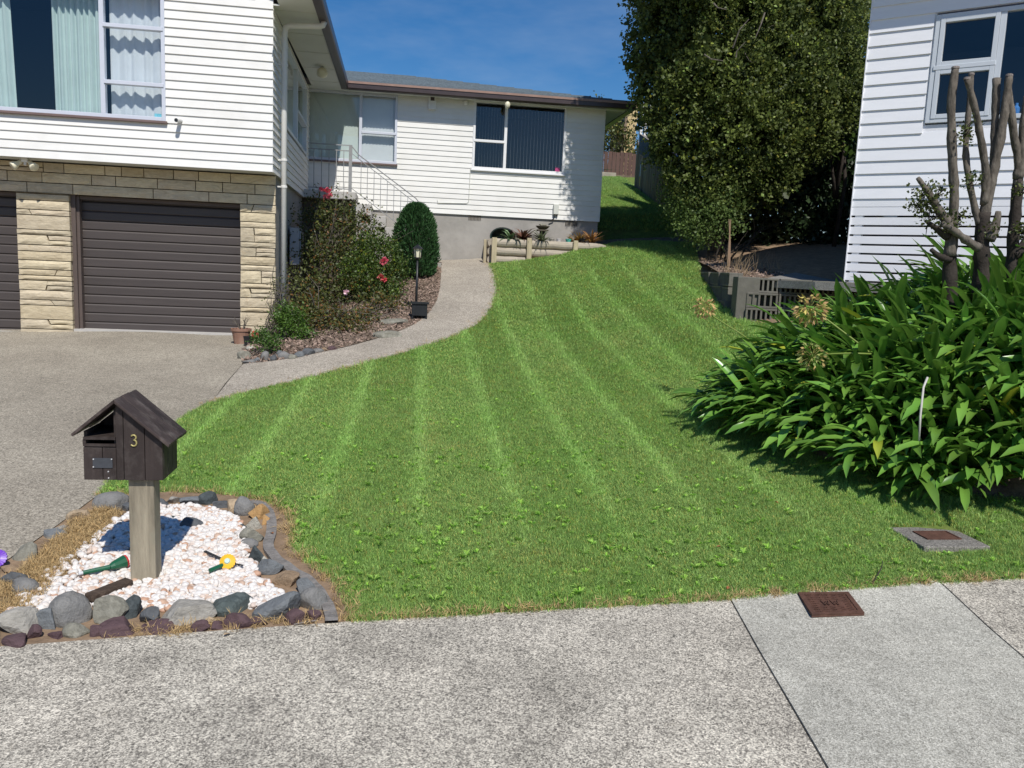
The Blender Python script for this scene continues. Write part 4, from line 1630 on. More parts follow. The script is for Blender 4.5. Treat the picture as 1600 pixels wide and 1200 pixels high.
def crown(name, blobs, n_cl, per, leaf, wid, mat, parent, rng, lo=(.6, .6, .6), hi=(1.5, 1.5, 1.4), accents=None, p=0.0, up=.35, spread=.16, shell=(.72, 1.04), org=(0, 0, 0), kind=None, drop=.55):
    """foliage of twig clusters spread through the outer volume of several ellipsoids"""
    C_, R_ = np.array([b_[:3] for b_ in blobs], float), np.array([b_[3:6] for b_ in blobs], float)
    area = (R_[:, 0] * R_[:, 2])
    pick = rng.choice(len(blobs), size=n_cl * 3, p=area / area.sum())
    d = unit(rng.normal(size=(n_cl * 3, 3)))
    rad = rng.uniform(*shell, size=(n_cl * 3, 1))
    wob = 1 + .10 * np.sin(d[:, :1] * 7 + pick[:, None]) * np.cos(d[:, 2:3] * 6 + 2 * pick[:, None])
    pos = C_[pick] + d * R_[pick] * rad * wob
    keep = np.ones(len(pos), bool)
    for i in range(len(blobs)):                                   # drop what lies deep inside another lobe
        q2 = (((pos - C_[i]) / R_[i]) ** 2).sum(1)
        keep &= ~((q2 < drop) & (pick != i))
    pos, d = pos[keep][:n_cl], d[keep][:n_cl]
    n = len(pos)
    ax = unit(d + np.array([0, 0, up]) + rng.normal(size=(n, 3)) * .45)
    t = rng.random((n, per, 1))
    P = pos[:, None] + ax[:, None] * (t * spread * 1.3) + rng.normal(size=(n, per, 3)) * spread * .38
    D = ax[:, None] * .6 + rng.normal(size=(n, per, 3)) * .75
    P, D = P.reshape(-1, 3), D.reshape(-1, 3)
    s = leaf * rng.uniform(.65, 1.3, len(P))
    V, Fq = leaf_cards(P, D, s, s * wid, rng)
    cl = rng.random((n, 1))
    lo, hi = np.array(lo), np.array(hi)
    tn = lo + (hi - lo) * np.clip(.78 * np.repeat(cl, per, 0) + .22 * rng.random((n * per, 1)), 0, 1)
    if accents is not None:
        m_ = rng.random(n * per) < p
        tn[m_] = np.array(accents)[rng.integers(0, len(accents), m_.sum())]
    return np_mesh(name, V, Fq, mat, np.repeat(tn, 4, 0), parent=parent, org=org, kind=kind)


def branchy(mb, a, d, L, r, rng, depth_=2, n=6):
    """a twisting limb with side limbs"""
    a, d = np.array(a, float), np.array(d, float)
    d /= np.linalg.norm(d)
    pts, rad = [a], [r]
    for i in range(5):
        d = d + rng.normal(size=3) * .18
        d /= np.linalg.norm(d)
        pts.append(pts[-1] + d * L / 5)
        rad.append(r * (1 - .14 * (i + 1)))
        if depth_ and i >= 1 and rng.random() < .75:
            branchy(mb, pts[-1], d + rng.normal(size=3) * .7, L * .55, rad[-1] * .6, rng, depth_ - 1, n)
    mb.tube(pts, rad, n)


def rosette(name, mat, c, n, L, w, lo, hi, rng, parent=None, upl=(.35, 1.4), kind=None, accents=None, p=0.):
    """strap leaves radiating from a crown; 3 segments each"""
    V, Fq, T = [], [], []
    for i in range(n):
        a = rng.uniform(0, 6.283)
        e = rng.uniform(*upl)
        l = L * rng.uniform(.6, 1.15)
        h = np.array([math.cos(a), math.sin(a), 0])
        s = np.array([-math.sin(a), math.cos(a), 0])
        b_ = len(V)
        ws = [w * .7, w, w * .75, .002]
        for k in range(4):
            t = k / 3
            ee = e * (1 - .5 * t)
            pos = np.array(c) + h * (l * t * math.cos(ee)) + np.array([0, 0, l * t * math.sin(ee) - .25 * l * t * t * (1 - e / 1.6)])
            V += [pos - s * ws[k] / 2, pos + s * ws[k] / 2]
        for k in range(3):
            Fq.append((b_ + 2 * k, b_ + 2 * k + 1, b_ + 2 * k + 3, b_ + 2 * k + 2))
        tt = np.array(lo) + (np.array(hi) - np.array(lo)) * rng.random()
        if accents and rng.random() < p:
            tt = np.array(accents[rng.integers(0, len(accents))])
        T += [tt] * 8
    return np_mesh(name, V, Fq, mat, np.array(T), parent=parent, org=c, kind=kind)


# ------------------------------------------------------------------ things in the planter
rg = np.random.default_rng(21)


def pl_pt(x, y=None, dy=.3):
    p = onY(x, 378, pl_y + dy)
    return (float(p[0]), pl_y + dy, zsoil)


tag(rosette('succulent_plant', MAT['succ_green'], pl_pt(797, dy=.22), 26, 0.42, .06, (.8, .8, .8), (1.3, 1.3, 1.2), rg), 'pale green broad-leaved succulent spilling over the logs beside the oval tub', 'plant', 'succulents in the log planter')
tag(rosette('succulent_plant', MAT['succ_red'], pl_pt(817, dy=.34), 80, .52, .05, (.6, .6, .7), (1.5, 1.4, 1.3), rg, accents=[(1.0, 1.7, .9)], p=.2), 'tall reddish purple spiky plant left of the birdbath', 'plant', 'succulents in the log planter')
tag(rosette('succulent_plant', MAT['succ_green'], pl_pt(846, dy=.16), 56, .44, .032, (.55, .42, .45), (1.1, .85, .9), rg, accents=[(1.3, .8, .7)], p=.25), 'grey-green star-shaped aloe in front of the birdbath', 'plant', 'succulents in the log planter')
tag(rosette('succulent_plant', MAT['succ_orange'], pl_pt(895, dy=.25), 30, .34, .04, (.8, .7, .6), (1.2, 1.1, 1.), rg), 'small dull orange succulent in the turquoise pot', 'plant', 'succulents in the log planter')
tag(rosette('succulent_plant', MAT['succ_orange'], pl_pt(907, dy=.32), 46, .48, .035, (.7, .8, .8), (1.4, 1.4, 1.2), rg), 'yellow-orange arching plant right of the turquoise pot', 'plant', 'succulents in the log planter')
tag(rosette('succulent_plant', MAT['succ_orange'], pl_pt(924, dy=.28), 52, .50, .035, (.6, .5, .6), (1.2, .9, .9), rg, upl=(.7, 1.4)), 'brownish orange upright spiky plant at the right end of the planter', 'plant', 'succulents in the log planter')
# oval tub on its side
oc = onY(784, 369, YB - .14)
mb = MB()
for rr_, dy_ in ((.20, 0),):
    V = []
ring = lambda r, y_, sx=1.15: [(oc[0] + r * sx * math.cos(a), y_, oc[2] - .02 + r * .85 * math.sin(a)) for a in np.linspace(0, 2 * math.pi, 25)[:-1]]
rs_ = [ring(.215, YB - .30), ring(.235, YB - .31), ring(.235, YB - .27), ring(.17, YB - .06), ring(.16, YB - .08), ring(.205, YB - .29)]
V = [p for r_ in rs_ for p in r_]
Q = [(i * 24 + k, i * 24 + (k + 1) % 24, (i + 1) * 24 + (k + 1) % 24, (i + 1) * 24 + k) for i in (1, 2) for k in range(24)]
Q += [(k, (k + 1) % 24, 24 + (k + 1) % 24, 24 + k)[::-1] for k in range(24)] + [(96 + k, 96 + (k + 1) % 24, 120 + (k + 1) % 24, 120 + k) for k in range(24)]
Q += [(72 + k, 72 + (k + 1) % 24, 96 + (k + 1) % 24, 96 + k) for k in range(24)] + [(120 + k, 120 + (k + 1) % 24, (k + 1) % 24, k) for k in range(24)] + [tuple(range(96, 120))[::-1]]
mb.add(V, Q)
tag(mb.build('plastic_tub', pm('tub_green', (.03, .055, .05), .45, .2, 6, .05), loc=(oc[0], YB - .2, zsoil), smooth=True), 'dark green oval plastic tub lying on its side against the foundation', 'tub')
# birdbath
bc = onY(848, 352, YB - .42)
bird = thing('birdbath', 'small dark birdbath on a square pedestal among the planter succulents', 'birdbath', (bc[0], bc[1], zsoil))
mb = MB()
mb.lathe([(.05, 0), (.10, .02), (.14, .06), (.15, .075), (.12, .07), (.04, .05)], (bc[0], bc[1], bc[2] - .09), 16)
mb.build('bowl', MAT['mortar'], parent=bird, smooth=True)
mb = MB()
mb.box(bc[0] - .11, bc[0] + .11, bc[1] - .10, bc[1] + .10, bc[2] - .12, bc[2] - .09)
mb.build('slab', MAT['mortar'], parent=bird)
mb = MB()
mb.box(bc[0] - .05, bc[0] + .05, bc[1] - .05, bc[1] + .05, zsoil - .05, bc[2] - .119)
mb.build('pedestal', MAT['bark_dark'], parent=bird)
mb = MB()
mb.rock((bc[0] - .0, bc[1], bc[2] - .0), (.10, .08, .035), 3)
mb.build('stone', ROCK['mottled'], parent=bird)


def small_pot(px, r, h, mat, label, dy=.2, name='flower_pot'):
    p = pl_pt(px, dy=dy)
    mb = MB()
    mb.lathe([(r * .75, 0), (r, h), (r * 1.08, h), (r * 1.08, h + .015), (r * .92, h + .015), (r * .85, h - .02)], p, 14)
    return tag(mb.build(name, mat, loc=p, smooth=False), label, 'pot', 'small pots in the log planter')


small_pot(862, .055, .07, ROCK['pale'], 'low pale grey bowl right of the birdbath')
small_pot(873, .05, .075, pm('white_pot', (.6, .57, .55), .5, .1, 6, .05), 'small white pot with dark soil between birdbath and turquoise pot')
small_pot(888, .06, .08, pm('turquoise_pot', (.08, .42, .34), .4, .1, 6, .05), 'turquoise pot under the small orange succulent')
small_pot(910, .07, .10, MAT['black'], 'black pot below the yellow-orange arching plant')

# ================================================================== letterbox
mb_base = g(220, 918)
mbY = float(mb_base[1])


def mbp(x, y, Y=None):
    p = onY(x, y, Y or mbY)
    return float(p[0]), float(p[2])


box = thing('letterbox', 'dark brown wooden letterbox shaped like a little house with number 3 on a post', 'letterbox', tuple(mb_base))
fx0, zb0 = mbp(130.5, 750)
fx1 = mbp(255, 753)[0]
zwl = mbp(129, 689)[1]
xpk, zpk = mbp(181.5, 630)
yb_ = mbY + .235                                   # back of the box
zbk = zb0
zlt = float(onY(178, 668, yb_)[2])
roof_s = (zpk - mbp(261, 694)[1]) / (mbp(261, 694)[0] - xpk)


def roof_z(x):
    return zpk - abs(x - xpk) * roof_s


xm0, xm1, xm2 = mbp(181, 700)[0], mbp(193, 700)[0], mbp(226, 700)[0]


def vplank(xa, xb, za_b, top, y0=0, th=.016, name='front_board', z_lo=None):
    z_lo = zb0 if z_lo is None else z_lo
    e = .0012
    P_ = [(xa + e, mbY + y0, z_lo), (xb - e, mbY + y0, z_lo), (xb - e, mbY + y0, top(xb) - .004), (xa + e, mbY + y0, top(xa) - .004)]
    m_ = MB()
    m_.prism(P_, (0, th, 0))
    return m_.build(name, MAT['wood_dark'], parent=box, bevel=.002)


vplank(xm0, xm1, 0, roof_z)
nb_board = vplank(xm1, xm2, 0, roof_z)
vplank(xm2, fx1, 0, roof_z)
zdoor = mbp(150, 698)[1]
xmid = mbp(160, 730)[0]
vplank(fx0, xmid, 0, lambda x: zdoor, .004)
vplank(xmid, xm0, 0, lambda x: zdoor, .004)
m_ = MB()
m_.box(fx0 + .002, xm0 - .001, mbY + .0, mbY + .022, zdoor + .001, zdoor + .012)
m_.build('door_rail', MAT['wood_dark'], parent=box)
zsh = mbp(150, 687)[1]
m_ = MB()
m_.prism([(fx0 + .004, mbY - .002, zsh), (xm0 - .001, mbY - .002, zsh), (xm0 - .001, mbY + .2, zsh + .012), (fx0 + .004, mbY + .2, zsh + .012)], (0, 0, .012))
m_.build('shelf', MAT['wood_dark'], parent=box)
m_ = MB()
m_.box(fx0, fx0 + .014, mbY + .002, mbY + .02, zdoor + .012, zsh - .001)
m_.build('slot_post', MAT['wood_dark'], parent=box)
for s, xx in ((-1, fx0), (1, fx1 - .015)):
    n_ = 3
    for k in range(n_):
        ya, yb2 = mbY + .017 + (yb_ - mbY - .017) * k / n_, mbY + .017 + (yb_ - mbY - .017) * (k + 1) / n_
        m_ = MB()
        m_.box(xx, xx + .015, ya + .001, yb2 - .001, zb0, min(roof_z(xx), roof_z(xx + .015)) - .006)
        m_.build('side_board', MAT['wood_dark'], parent=box, bevel=.002)
m_ = MB()
m_.box(fx0 + .015, fx1 - .015, mbY + .017, yb_ - .001, zb0 + .002, zb0 + .016)
m_.build('floor_board', MAT['wood_dark'], parent=box)
m_ = MB()
m_.prism([(fx0, yb_, zb0), (fx1, yb_, zb0), (fx1, yb_, roof_z(fx1) - .004), (xpk, yb_, zpk - .01), (fx0, yb_, roof_z(fx0) - .004)], (0, .014, 0))
m_.build('back_board', MAT['wood_dark'], parent=box)
m_ = MB()
m_.prism([(xm0 - .002, mbY + .016, zb0 + .02), (xm0 - .002, yb_ - .001, zb0 + .02), (xm0 - .002, yb_ - .001, zpk - .03), (xm0 - .002, mbY + .016, zpk - .03)], (-.01, 0, 0))
m_.build('divider', MAT['wood_dark'], parent=box)
yr0, yr1 = mbY - .035, yb_ + .055
exr, exl = mbp(262, 694)[0] + .012, mbp(117, 691)[0] - .0
for s, xe in ((1, exr), (-1, exl)):
    for k in range(3):
        ya, yb2 = yr0 + (yr1 - yr0) * k / 3 + .0012, yr0 + (yr1 - yr0) * (k + 1) / 3 - .0012
        z0_, z1_ = zpk + .004, roof_z(xe) + .004
        dz_ = [.0, .002, -.001][k]
        m_ = MB()
        m_.prism([(xpk + s * .0005, ya, z0_ + dz_), (xe, ya, z1_ + dz_), (xe + s * .004, ya, z1_ + .014 + dz_), (xpk + s * .0005, ya, z0_ + .018 + dz_)], (0, yb2 - ya, 0))
        rp_ = m_.build('roof_board', MAT['wood_roof'], parent=box, bevel=.002)
m_ = MB()
w1_, _ = mbp(197, 760)
w2_, _ = mbp(238.5, 760)
m_.prism([(w1_, mbY + .03, mb_base[2] - .15), (w2_, mbY + .03, mb_base[2] - .15), (w2_ - .003, mbY + .03, zb0), (w1_ + .0, mbY + .03, zb0)], (0, .10, 0))
m_.build('post', MAT['post'], parent=box, bevel=.006)
cx_, cz_ = mbp(209, 688)
pts3 = []
sc3 = .0265
for a in np.linspace(150, -90, 12):
    pts3.append((cx_ + sc3 * .42 * math.cos(R(a)), mbY - .003, cz_ + sc3 * .52 + sc3 * .44 * math.sin(R(a))))
for a in np.linspace(90, -150, 13)[1:]:
    pts3.append((cx_ + sc3 * .5 * math.cos(R(a)), mbY - .003, cz_ - sc3 * .46 + sc3 * .54 * math.sin(R(a))))
m_ = MB()
m_.tube(pts3, .0042, 6)
m_.build('number_three', pm('brass', (.42, .36, .15), .4, .15, 40, .05, metal=.3), parent=box, smooth=True)
px0, pz0 = mbp(145, 731)
px1, pz1 = mbp(175.5, 716)
m_ = MB()
m_.box(px0, px1, mbY - .0, mbY + .003, pz0, pz1)
m_.build('name_plate', pm('plate_grey', (.055, .06, .07), .35, .15, 30, .05, spec=.5), parent=box)
for (kx, ky) in ((169, 737), (169.5, 747), (146, 717.5), (174.5, 717.5), (146, 729.5)):
    kx_, kz_ = mbp(kx, ky)
    m_ = MB()
    m_.lathe([(.0032, 0), (.0028, .003)], (kx_, mbY + (.003 if ky > 735 else 0), kz_), 8, 'y')
    m_.build('screw', MAT['silver'], parent=box)

# ================================================================== pebble bed: edging, rocks, pebbles
edge_px = [(392, 787), (413, 795), (423, 812), (424, 835), (419, 855), (427, 872), (452, 892), (483, 912), (503, 936), (516, 962), (518, 978)]
eo = smooth_line([g(x, y) for x, y in edge_px], 4)
m_ = MB()
for a, b_ in zip(eo[:-1], eo[1:]):
    d = b_ - a
    d[2] = 0
    n_ = np.array([d[1], -d[0], 0]) / np.linalg.norm(d) * .028
    pts = [a - n_, b_ - n_, b_ + n_, a + n_]
    za, zb_ = .022 + .004 * math.sin(a[1] * 40), .022 + .004 * math.sin(b_[1] * 40)
    m_.add([(p[0], p[1], p[2] - .06) for p in pts] + [(p[0], p[1], p[2] + (za if i in (0, 3) else zb_)) for i, p in enumerate(pts)], [(4, 5, 6, 7), (0, 1, 5, 4), (3, 7, 6, 2)])
tag(m_.build('concrete_edging', MAT['edging'], loc=tuple(eo[0])), 'curved grey concrete mowing strip round the right side of the pebble bed', 'edging')

ROCKS = [  # px, py, width, height, material, label
    (172, 789, 44, 23, 'smooth', 'smooth grey oblong stone behind the letterbox post, at the driveway corner'),
    (195, 795, 18, 14, 'charcoal', 'small charcoal stone wedged beside the smooth oblong one behind the post'),
    (251, 789, 22, 12, 'charcoal', 'little dark stone just right of the letterbox post in the back row'),
    (273, 783, 20, 16, 'pale', 'pale rough lump in the back row, first stone right of the post'),
    (296, 786, 32, 13, 'blue_grey', 'flat blue-grey slab lying low in the middle of the back row'),
    (327, 783, 28, 18, 'dark', 'dark angular stone with a flat top in the back row'),
    (346, 790, 26, 15, 'charcoal', 'low charcoal stone between the flat-topped dark one and the tan one'),
    (362, 795, 26, 18, 'tan', 'tan rounded stone in the back row beside the upright grey one'),
    (381, 797, 24, 27, 'smooth', 'upright smooth dark grey egg stone beside the orange rock'),
    (401, 805, 28, 22, 'orange', 'orange-brown rock at the back right bend of the bed'),
    (415, 815, 14, 16, 'orange', 'smaller orange chip beside the orange-brown rock at the edging'),
    (397, 823, 30, 20, 'white_streak', 'cream stone with white streaks below the orange rock'),
    (378, 826, 12, 9, 'dark', 'tiny black stone on the white pebbles left of the streaked one'),
    (396, 842, 34, 24, 'mottled', 'greenish grey flat-faced stone leaning at the edging bend'),
    (388, 852, 22, 12, 'smooth', 'grey pointed stone under the leaning flat-faced one'),
    (399, 873, 26, 25, 'dark', 'charcoal block nearest the yellow pinwheel'),
    (413, 881, 16, 14, 'white_streak', 'small pale knob against the white-patched grey stone'),
    (420, 890, 34, 24, 'blue_grey', 'grey stone with whitish patches beside the concrete edging'),
    (449, 910, 36, 28, 'brown', 'round brown lichen-covered boulder by the right edging'),
    (474, 922, 28, 22, 'blue_grey', 'blue-grey triangular stone against the right edging'),
    (465, 938, 20, 10, 'brown', 'thin brown stone under the blue-grey triangle'),
    (488, 944, 34, 30, 'smooth', 'round grey stone at the front right corner of the bed'),
    (434, 955, 62, 40, 'blue_grey', 'large blue-grey wedge rock, right one of the two big front rocks'),
    (361, 948, 70, 38, 'green', 'large dark greenish rock, left one of the two big front rocks'),
    (284, 966, 72, 34, 'pale', 'broad pale flat rock in the middle of the front row'),
    (239, 970, 32, 26, 'charcoal', 'squarish charcoal stone left of the broad pale flat rock'),
    (196, 957, 36, 40, 'dark', 'dark blocky stone with a straight top in the front row below the post'),
    (163, 964, 50, 36, 'mottled', 'mottled grey pointed rock leaning on the dark blocky one'),
    (106, 964, 48, 44, 'smooth', 'round smooth grey boulder in the front row at left'),
    (71, 976, 36, 30, 'blue_grey', 'light blue-grey stone left of the round smooth boulder'),
    (29, 983, 60, 36, 'pale', 'wide pale rock with tan stains at the front left'),
    (464, 969, 30, 21, 'purple', 'purple stone under the right end of the large wedge rock'),
    (490, 968, 22, 17, 'purple', 'purple corner chip, rightmost of the purple stones'),
    (401, 976, 30, 14, 'purple', 'low purple stone between the two big front rocks'),
    (367, 977, 36, 21, 'purple', 'two-humped purple stone under the dark greenish rock'),
    (338, 980, 22, 16, 'purple', 'small purple stone left of the two-humped one'),
    (312, 984, 24, 17, 'purple', 'purple pointed chip right of the broad pale rock'),
    (325, 973, 18, 14, 'tan', 'small yellowish tan stone above the purple chips'),
    (245, 985, 46, 16, 'purple', 'long flat purple stone under the charcoal square one'),
    (181, 987, 50, 24, 'purple', 'large purple pyramid under the dark blocky stone'),
    (147, 992, 24, 17, 'purple', 'narrow purple wedge left of the purple pyramid'),
    (119, 989, 36, 19, 'mottled', 'mottled tan stone between purple ones below the round boulder'),
    (86, 995, 24, 14, 'purple', 'rough purple pair of chips below the light blue-grey stone'),
    (50, 993, 22, 21, 'purple', 'violet-grey upright chip at the front left'),
    (16, 1007, 46, 14, 'purple', 'flat purple slab at the front left end of the bed'),
    (37, 869, 36, 25, 'mottled', 'pale greenish slab at the left side of the bed'),
    (33, 923, 36, 22, 'smooth', 'smooth grey slab in the dry grass at the left'),
    (21, 906, 36, 24, 'charcoal', 'dark split rock beside the smooth slab at the left edge'),
    (79, 839, 34, 13, 'blue_grey', 'thin flat blue-grey stone along the driveway side'),
    (91, 830, 28, 12, 'pale', 'small pale flat stone along the driveway side'),
    (123, 808, 30, 20, 'tan', 'tan stone in the dry grass along the driveway side'),
    (11, 893, 26, 11, 'brown', 'brown weathered flat stone at the far left edge'),
    (270, 812, 26, 9, 'dark', 'dark thin stone on the pebbles in the shade of the letterbox'),
    (294, 823, 32, 17, 'charcoal', 'dark stone on the pebbles at the edge of the letterbox shadow'),
]
for i, (x, y, w, h, mt, lb) in enumerate(ROCKS):
    p = g(x, y + h * .25)
    k = depth(p) / F
    rx, rz_ = w * k * .66, h * k * .74
    rr2 = random.Random(i * 7 + 1)
    m_ = MB()
    smo = mt in ('smooth',)
    m_.rock((p[0], p[1] + rx * .3, p[2] + rz_ * .38), (rx * 1.05, max(rx * .75, rz_ * .8), rz_ * 1.08), i * 13 + 5, 3, .10 if smo else .10, 3 if smo else 8, (.6, .85) if smo else (.36, .74))
    tag(m_.build('rock', ROCK[mt], loc=(p[0], p[1], p[2]), smooth=smo), lb, 'rock', 'stones edging the pebble bed')


sheet('pebble_bed_soil', [(-2.6, 3.36)] + plan([(0, 1012), (300, 990), (560, 972)]) + [tuple(p) for p in BED_OUT] + plan([(90, 822), (0, 885)]) + [(-2.6, 4.2)], MAT['soil'], .003, .12)


# ---- scatter for uncountable stuff
def variants(name, meshes):
    c = bpy.data.collections.new(name + '_variants')
    for i, me in enumerate(meshes):
        o = bpy.data.objects.new('%s_%02d' % (name, i), me)
        c.objects.link(o)
    return c


def scatter(name, P, rot_, scl, idx, coll, kind='stuff', parent=None):
    me = bpy.data.meshes.new(name)
    n = len(P)
    me.vertices.add(n)
    me.vertices.foreach_set('co', np.asarray(P, np.float32).ravel())
    for nm, tp, val in (('turn', 'FLOAT_VECTOR', rot_), ('size', 'FLOAT_VECTOR', scl), ('pick', 'INT', idx)):
        a = me.attributes.new(nm, tp, 'POINT')
        a.data.foreach_set('value' if tp == 'INT' else 'vector', np.asarray(val, np.int32 if tp == 'INT' else np.float32).ravel())
    ob = bpy.data.objects.new(name, me)
    COL.objects.link(ob)
    if parent:
        ob.parent = parent
    ng = bpy.data.node_groups.new(name + '_nodes', 'GeometryNodeTree')
    ng.interface.new_socket('Geometry', in_out='INPUT', socket_type='NodeSocketGeometry')
    ng.interface.new_socket('Geometry', in_out='OUTPUT', socket_type='NodeSocketGeometry')
    gi, go = ng.nodes.new('NodeGroupInput'), ng.nodes.new('NodeGroupOutput')
    ci = ng.nodes.new('GeometryNodeCollectionInfo')
    ci.inputs['Collection'].default_value = coll
    ci.inputs['Separate Children'].default_value = True
    ci.inputs['Reset Children'].default_value = True
    ip = ng.nodes.new('GeometryNodeInstanceOnPoints')
    ip.inputs['Pick Instance'].default_value = True

    def attr(nm, tp):
        a = ng.nodes.new('GeometryNodeInputNamedAttribute')
        a.data_type = tp
        a.inputs['Name'].default_value = nm
        return next(o_ for o_ in a.outputs if o_.enabled and o_.name == 'Attribute')
    e2r = ng.nodes.new('FunctionNodeEulerToRotation')
    L_ = ng.links.new
    L_(gi.outputs[0], ip.inputs['Points'])
    L_(ci.outputs[0], ip.inputs['Instance'])
    L_(attr('pick', 'INT'), ip.inputs['Instance Index'])
    L_(attr('turn', 'FLOAT_VECTOR'), e2r.inputs[0])
    L_(e2r.outputs[0], ip.inputs['Rotation'])
    L_(attr('size', 'FLOAT_VECTOR'), ip.inputs['Scale'])
    L_(ip.outputs[0], go.inputs[0])
    md = ob.modifiers.new('scatter', 'NODES')
    md.node_group = ng
    ob['kind'] = kind
    return ob


def quick_mesh(name, V, Fc, mat, tint=None, smooth=False):
    me = bpy.data.meshes.new(name)
    me.from_pydata([tuple(v) for v in V], [], [tuple(f) for f in Fc])
    me.materials.append(mat)
    if tint is not None:
        a = me.color_attributes.new('tint', 'FLOAT_COLOR', 'POINT')
        c = np.ones((len(V), 4), np.float32)
        c[:, :3] = tint
        a.data.foreach_set('color', c.ravel())
    if smooth:
        me.shade_smooth()
    return me


def bed_area(px, n, rng):
    P = np.array(plan(px))
    lo, hi = P.min(0), P.max(0)
    q = lo + rng.random((n, 2)) * (hi - lo)
    return q[inside(P, q[:, 0], q[:, 1])]


rg = np.random.default_rng(5)
pv = []
for i in range(8):
    m_ = MB()
    m_.rock((0, 0, 0), (1, rg.uniform(.65, .95), rg.uniform(.45, .7)), 100 + i, 2, .16, 2)
    pv.append(quick_mesh('pebble', m_.v, m_.f, MAT['pebble'], smooth=True))
PEB = [(0, 972), (20, 945), (60, 905), (100, 878), (140, 846), (185, 812), (230, 795), (300, 793), (340, 800), (372, 812), (385, 838), (388, 870), (408, 905), (436, 930), (462, 945), (450, 952), (395, 952), (320, 945), (255, 958), (215, 948), (150, 952), (120, 945), (60, 965)]
q = bed_area(PEB, 9400, rg)
left = np.clip((q[:, 0] + 1.25) / -.35, 0, 1)                # thinner towards the dry grass on the left
q = q[rg.random(len(q)) > left * .62]
n = len(q)
sz = .0205 * rg.uniform(.6, 1.35, n)
z = H(q[:, 0], q[:, 1]) + .004 + rg.uniform(0, .018, n)
scatter('white_pebbles', np.c_[q, z], rg.uniform(-.6, .6, (n, 3)) + np.c_[np.zeros(n), np.zeros(n), rg.uniform(0, 6.28, n)], np.repeat(sz[:, None], 3, 1), rg.integers(0, 8, n), variants('pebble', pv))

# grass tufts
def tuft(seed, n, rad, L, w, mat, lo, hi, lean=.5, accents=None, p=0.):
    r = np.random.default_rng(seed)
    V, Fc, T = [], [], []
    for i in range(n):
        a, rr3 = r.uniform(0, 6.28), rad * math.sqrt(r.random())
        b_ = np.array([rr3 * math.cos(a), rr3 * math.sin(a), -.004])
        a2 = r.uniform(0, 6.28)
        h = np.array([math.cos(a2), math.sin(a2), 0])
        s = np.array([-h[1], h[0], 0]) * w * r.uniform(.7, 1.3) / 2
        l = L * r.uniform(.55, 1.15)
        ln = lean * r.uniform(.3, 1.4)
        p1 = b_ + h * l * .25 * ln + np.array([0, 0, l * .55])
        p2 = b_ + h * l * .8 * ln + np.array([0, 0, l * (1 - .3 * ln)])
        k = len(V)
        V += [b_ - s, b_ + s, p1 + s * .8, p1 - s * .8, p2]
        Fc += [(k, k + 1, k + 2, k + 3), (k + 3, k + 2, k + 4)]
        t = np.array(lo) + (np.array(hi) - np.array(lo)) * r.random()
        if accents and r.random() < p:
            t = np.array(accents[r.integers(0, len(accents))])
        T += [t] * 5
    return quick_mesh('tuft', V, Fc, mat, np.array(T))


STRAWT = [(2.6, 1.5, 1.6), (2.0, 1.3, 1.4)]
gv = [tuft(i, 16, .035, .046, .0036, MAT['grass'], (.50, .56, .5), (1.50, 1.38, 1.5), .6, STRAWT, .06) for i in range(6)]
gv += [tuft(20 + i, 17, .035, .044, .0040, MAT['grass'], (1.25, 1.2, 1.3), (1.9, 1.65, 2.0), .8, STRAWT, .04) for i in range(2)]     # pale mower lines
gv += [tuft(30 + i, 14, .035, .038, .0034, MAT['grass'], (.9, .75, .8), (1.6, 1.1, 1.4), .9, STRAWT, .30) for i in range(2)]          # tired, strawy turf


def weed(seed, n, L, w, mat, lo, hi):
    r = np.random.default_rng(seed)
    V, Fc, T = [], [], []
    for i in range(n):
        a = r.uniform(0, 6.28)
        h = np.array([math.cos(a), math.sin(a), 0])
        s = np.array([-h[1], h[0], 0]) * w / 2
        l, e = L * r.uniform(.6, 1.2), r.uniform(.15, .8)
        k = len(V)
        m1 = h * l * .5 * math.cos(e) + np.array([0, 0, l * .55 * math.sin(e) + .012])
        V += [np.array([0, 0, .005]), m1 + s, h * l * math.cos(e) + np.array([0, 0, l * .8 * math.sin(e) + .008]), m1 - s]
        Fc += [(k, k + 1, k + 2), (k, k + 2, k + 3)]
        T += [np.array(lo) + (np.array(hi) - np.array(lo)) * r.random()] * 4
    return quick_mesh('weed', V, Fc, mat, np.array(T))


wv = [weed(40 + i, 7 + i, .034, .010, MAT['weed'], (.75, .8, .7), (1.35, 1.3, 1.2)) for i in range(4)]
LP = np.array([p[:2] for p in lawn_poly])
lo, hi = LP.min(0), LP.max(0)
n = 620000
q = lo + rg.random((n, 2)) * (hi - lo)
q = q[inside(LP, q[:, 0], q[:, 1])]
dist = np.hypot(q[:, 0], q[:, 1])
q = q[rg.random(len(q)) < np.clip((4.6 / dist) ** 1.25, .16, 1)]
# bare and worn spots: the sandy strip side, the drain, the tired patch by the block wall
drc = g(1465, 842)
keep = ~((np.abs(q[:, 0] - drc[0]) < .235) & (np.abs(q[:, 1] - drc[1]) < .20))
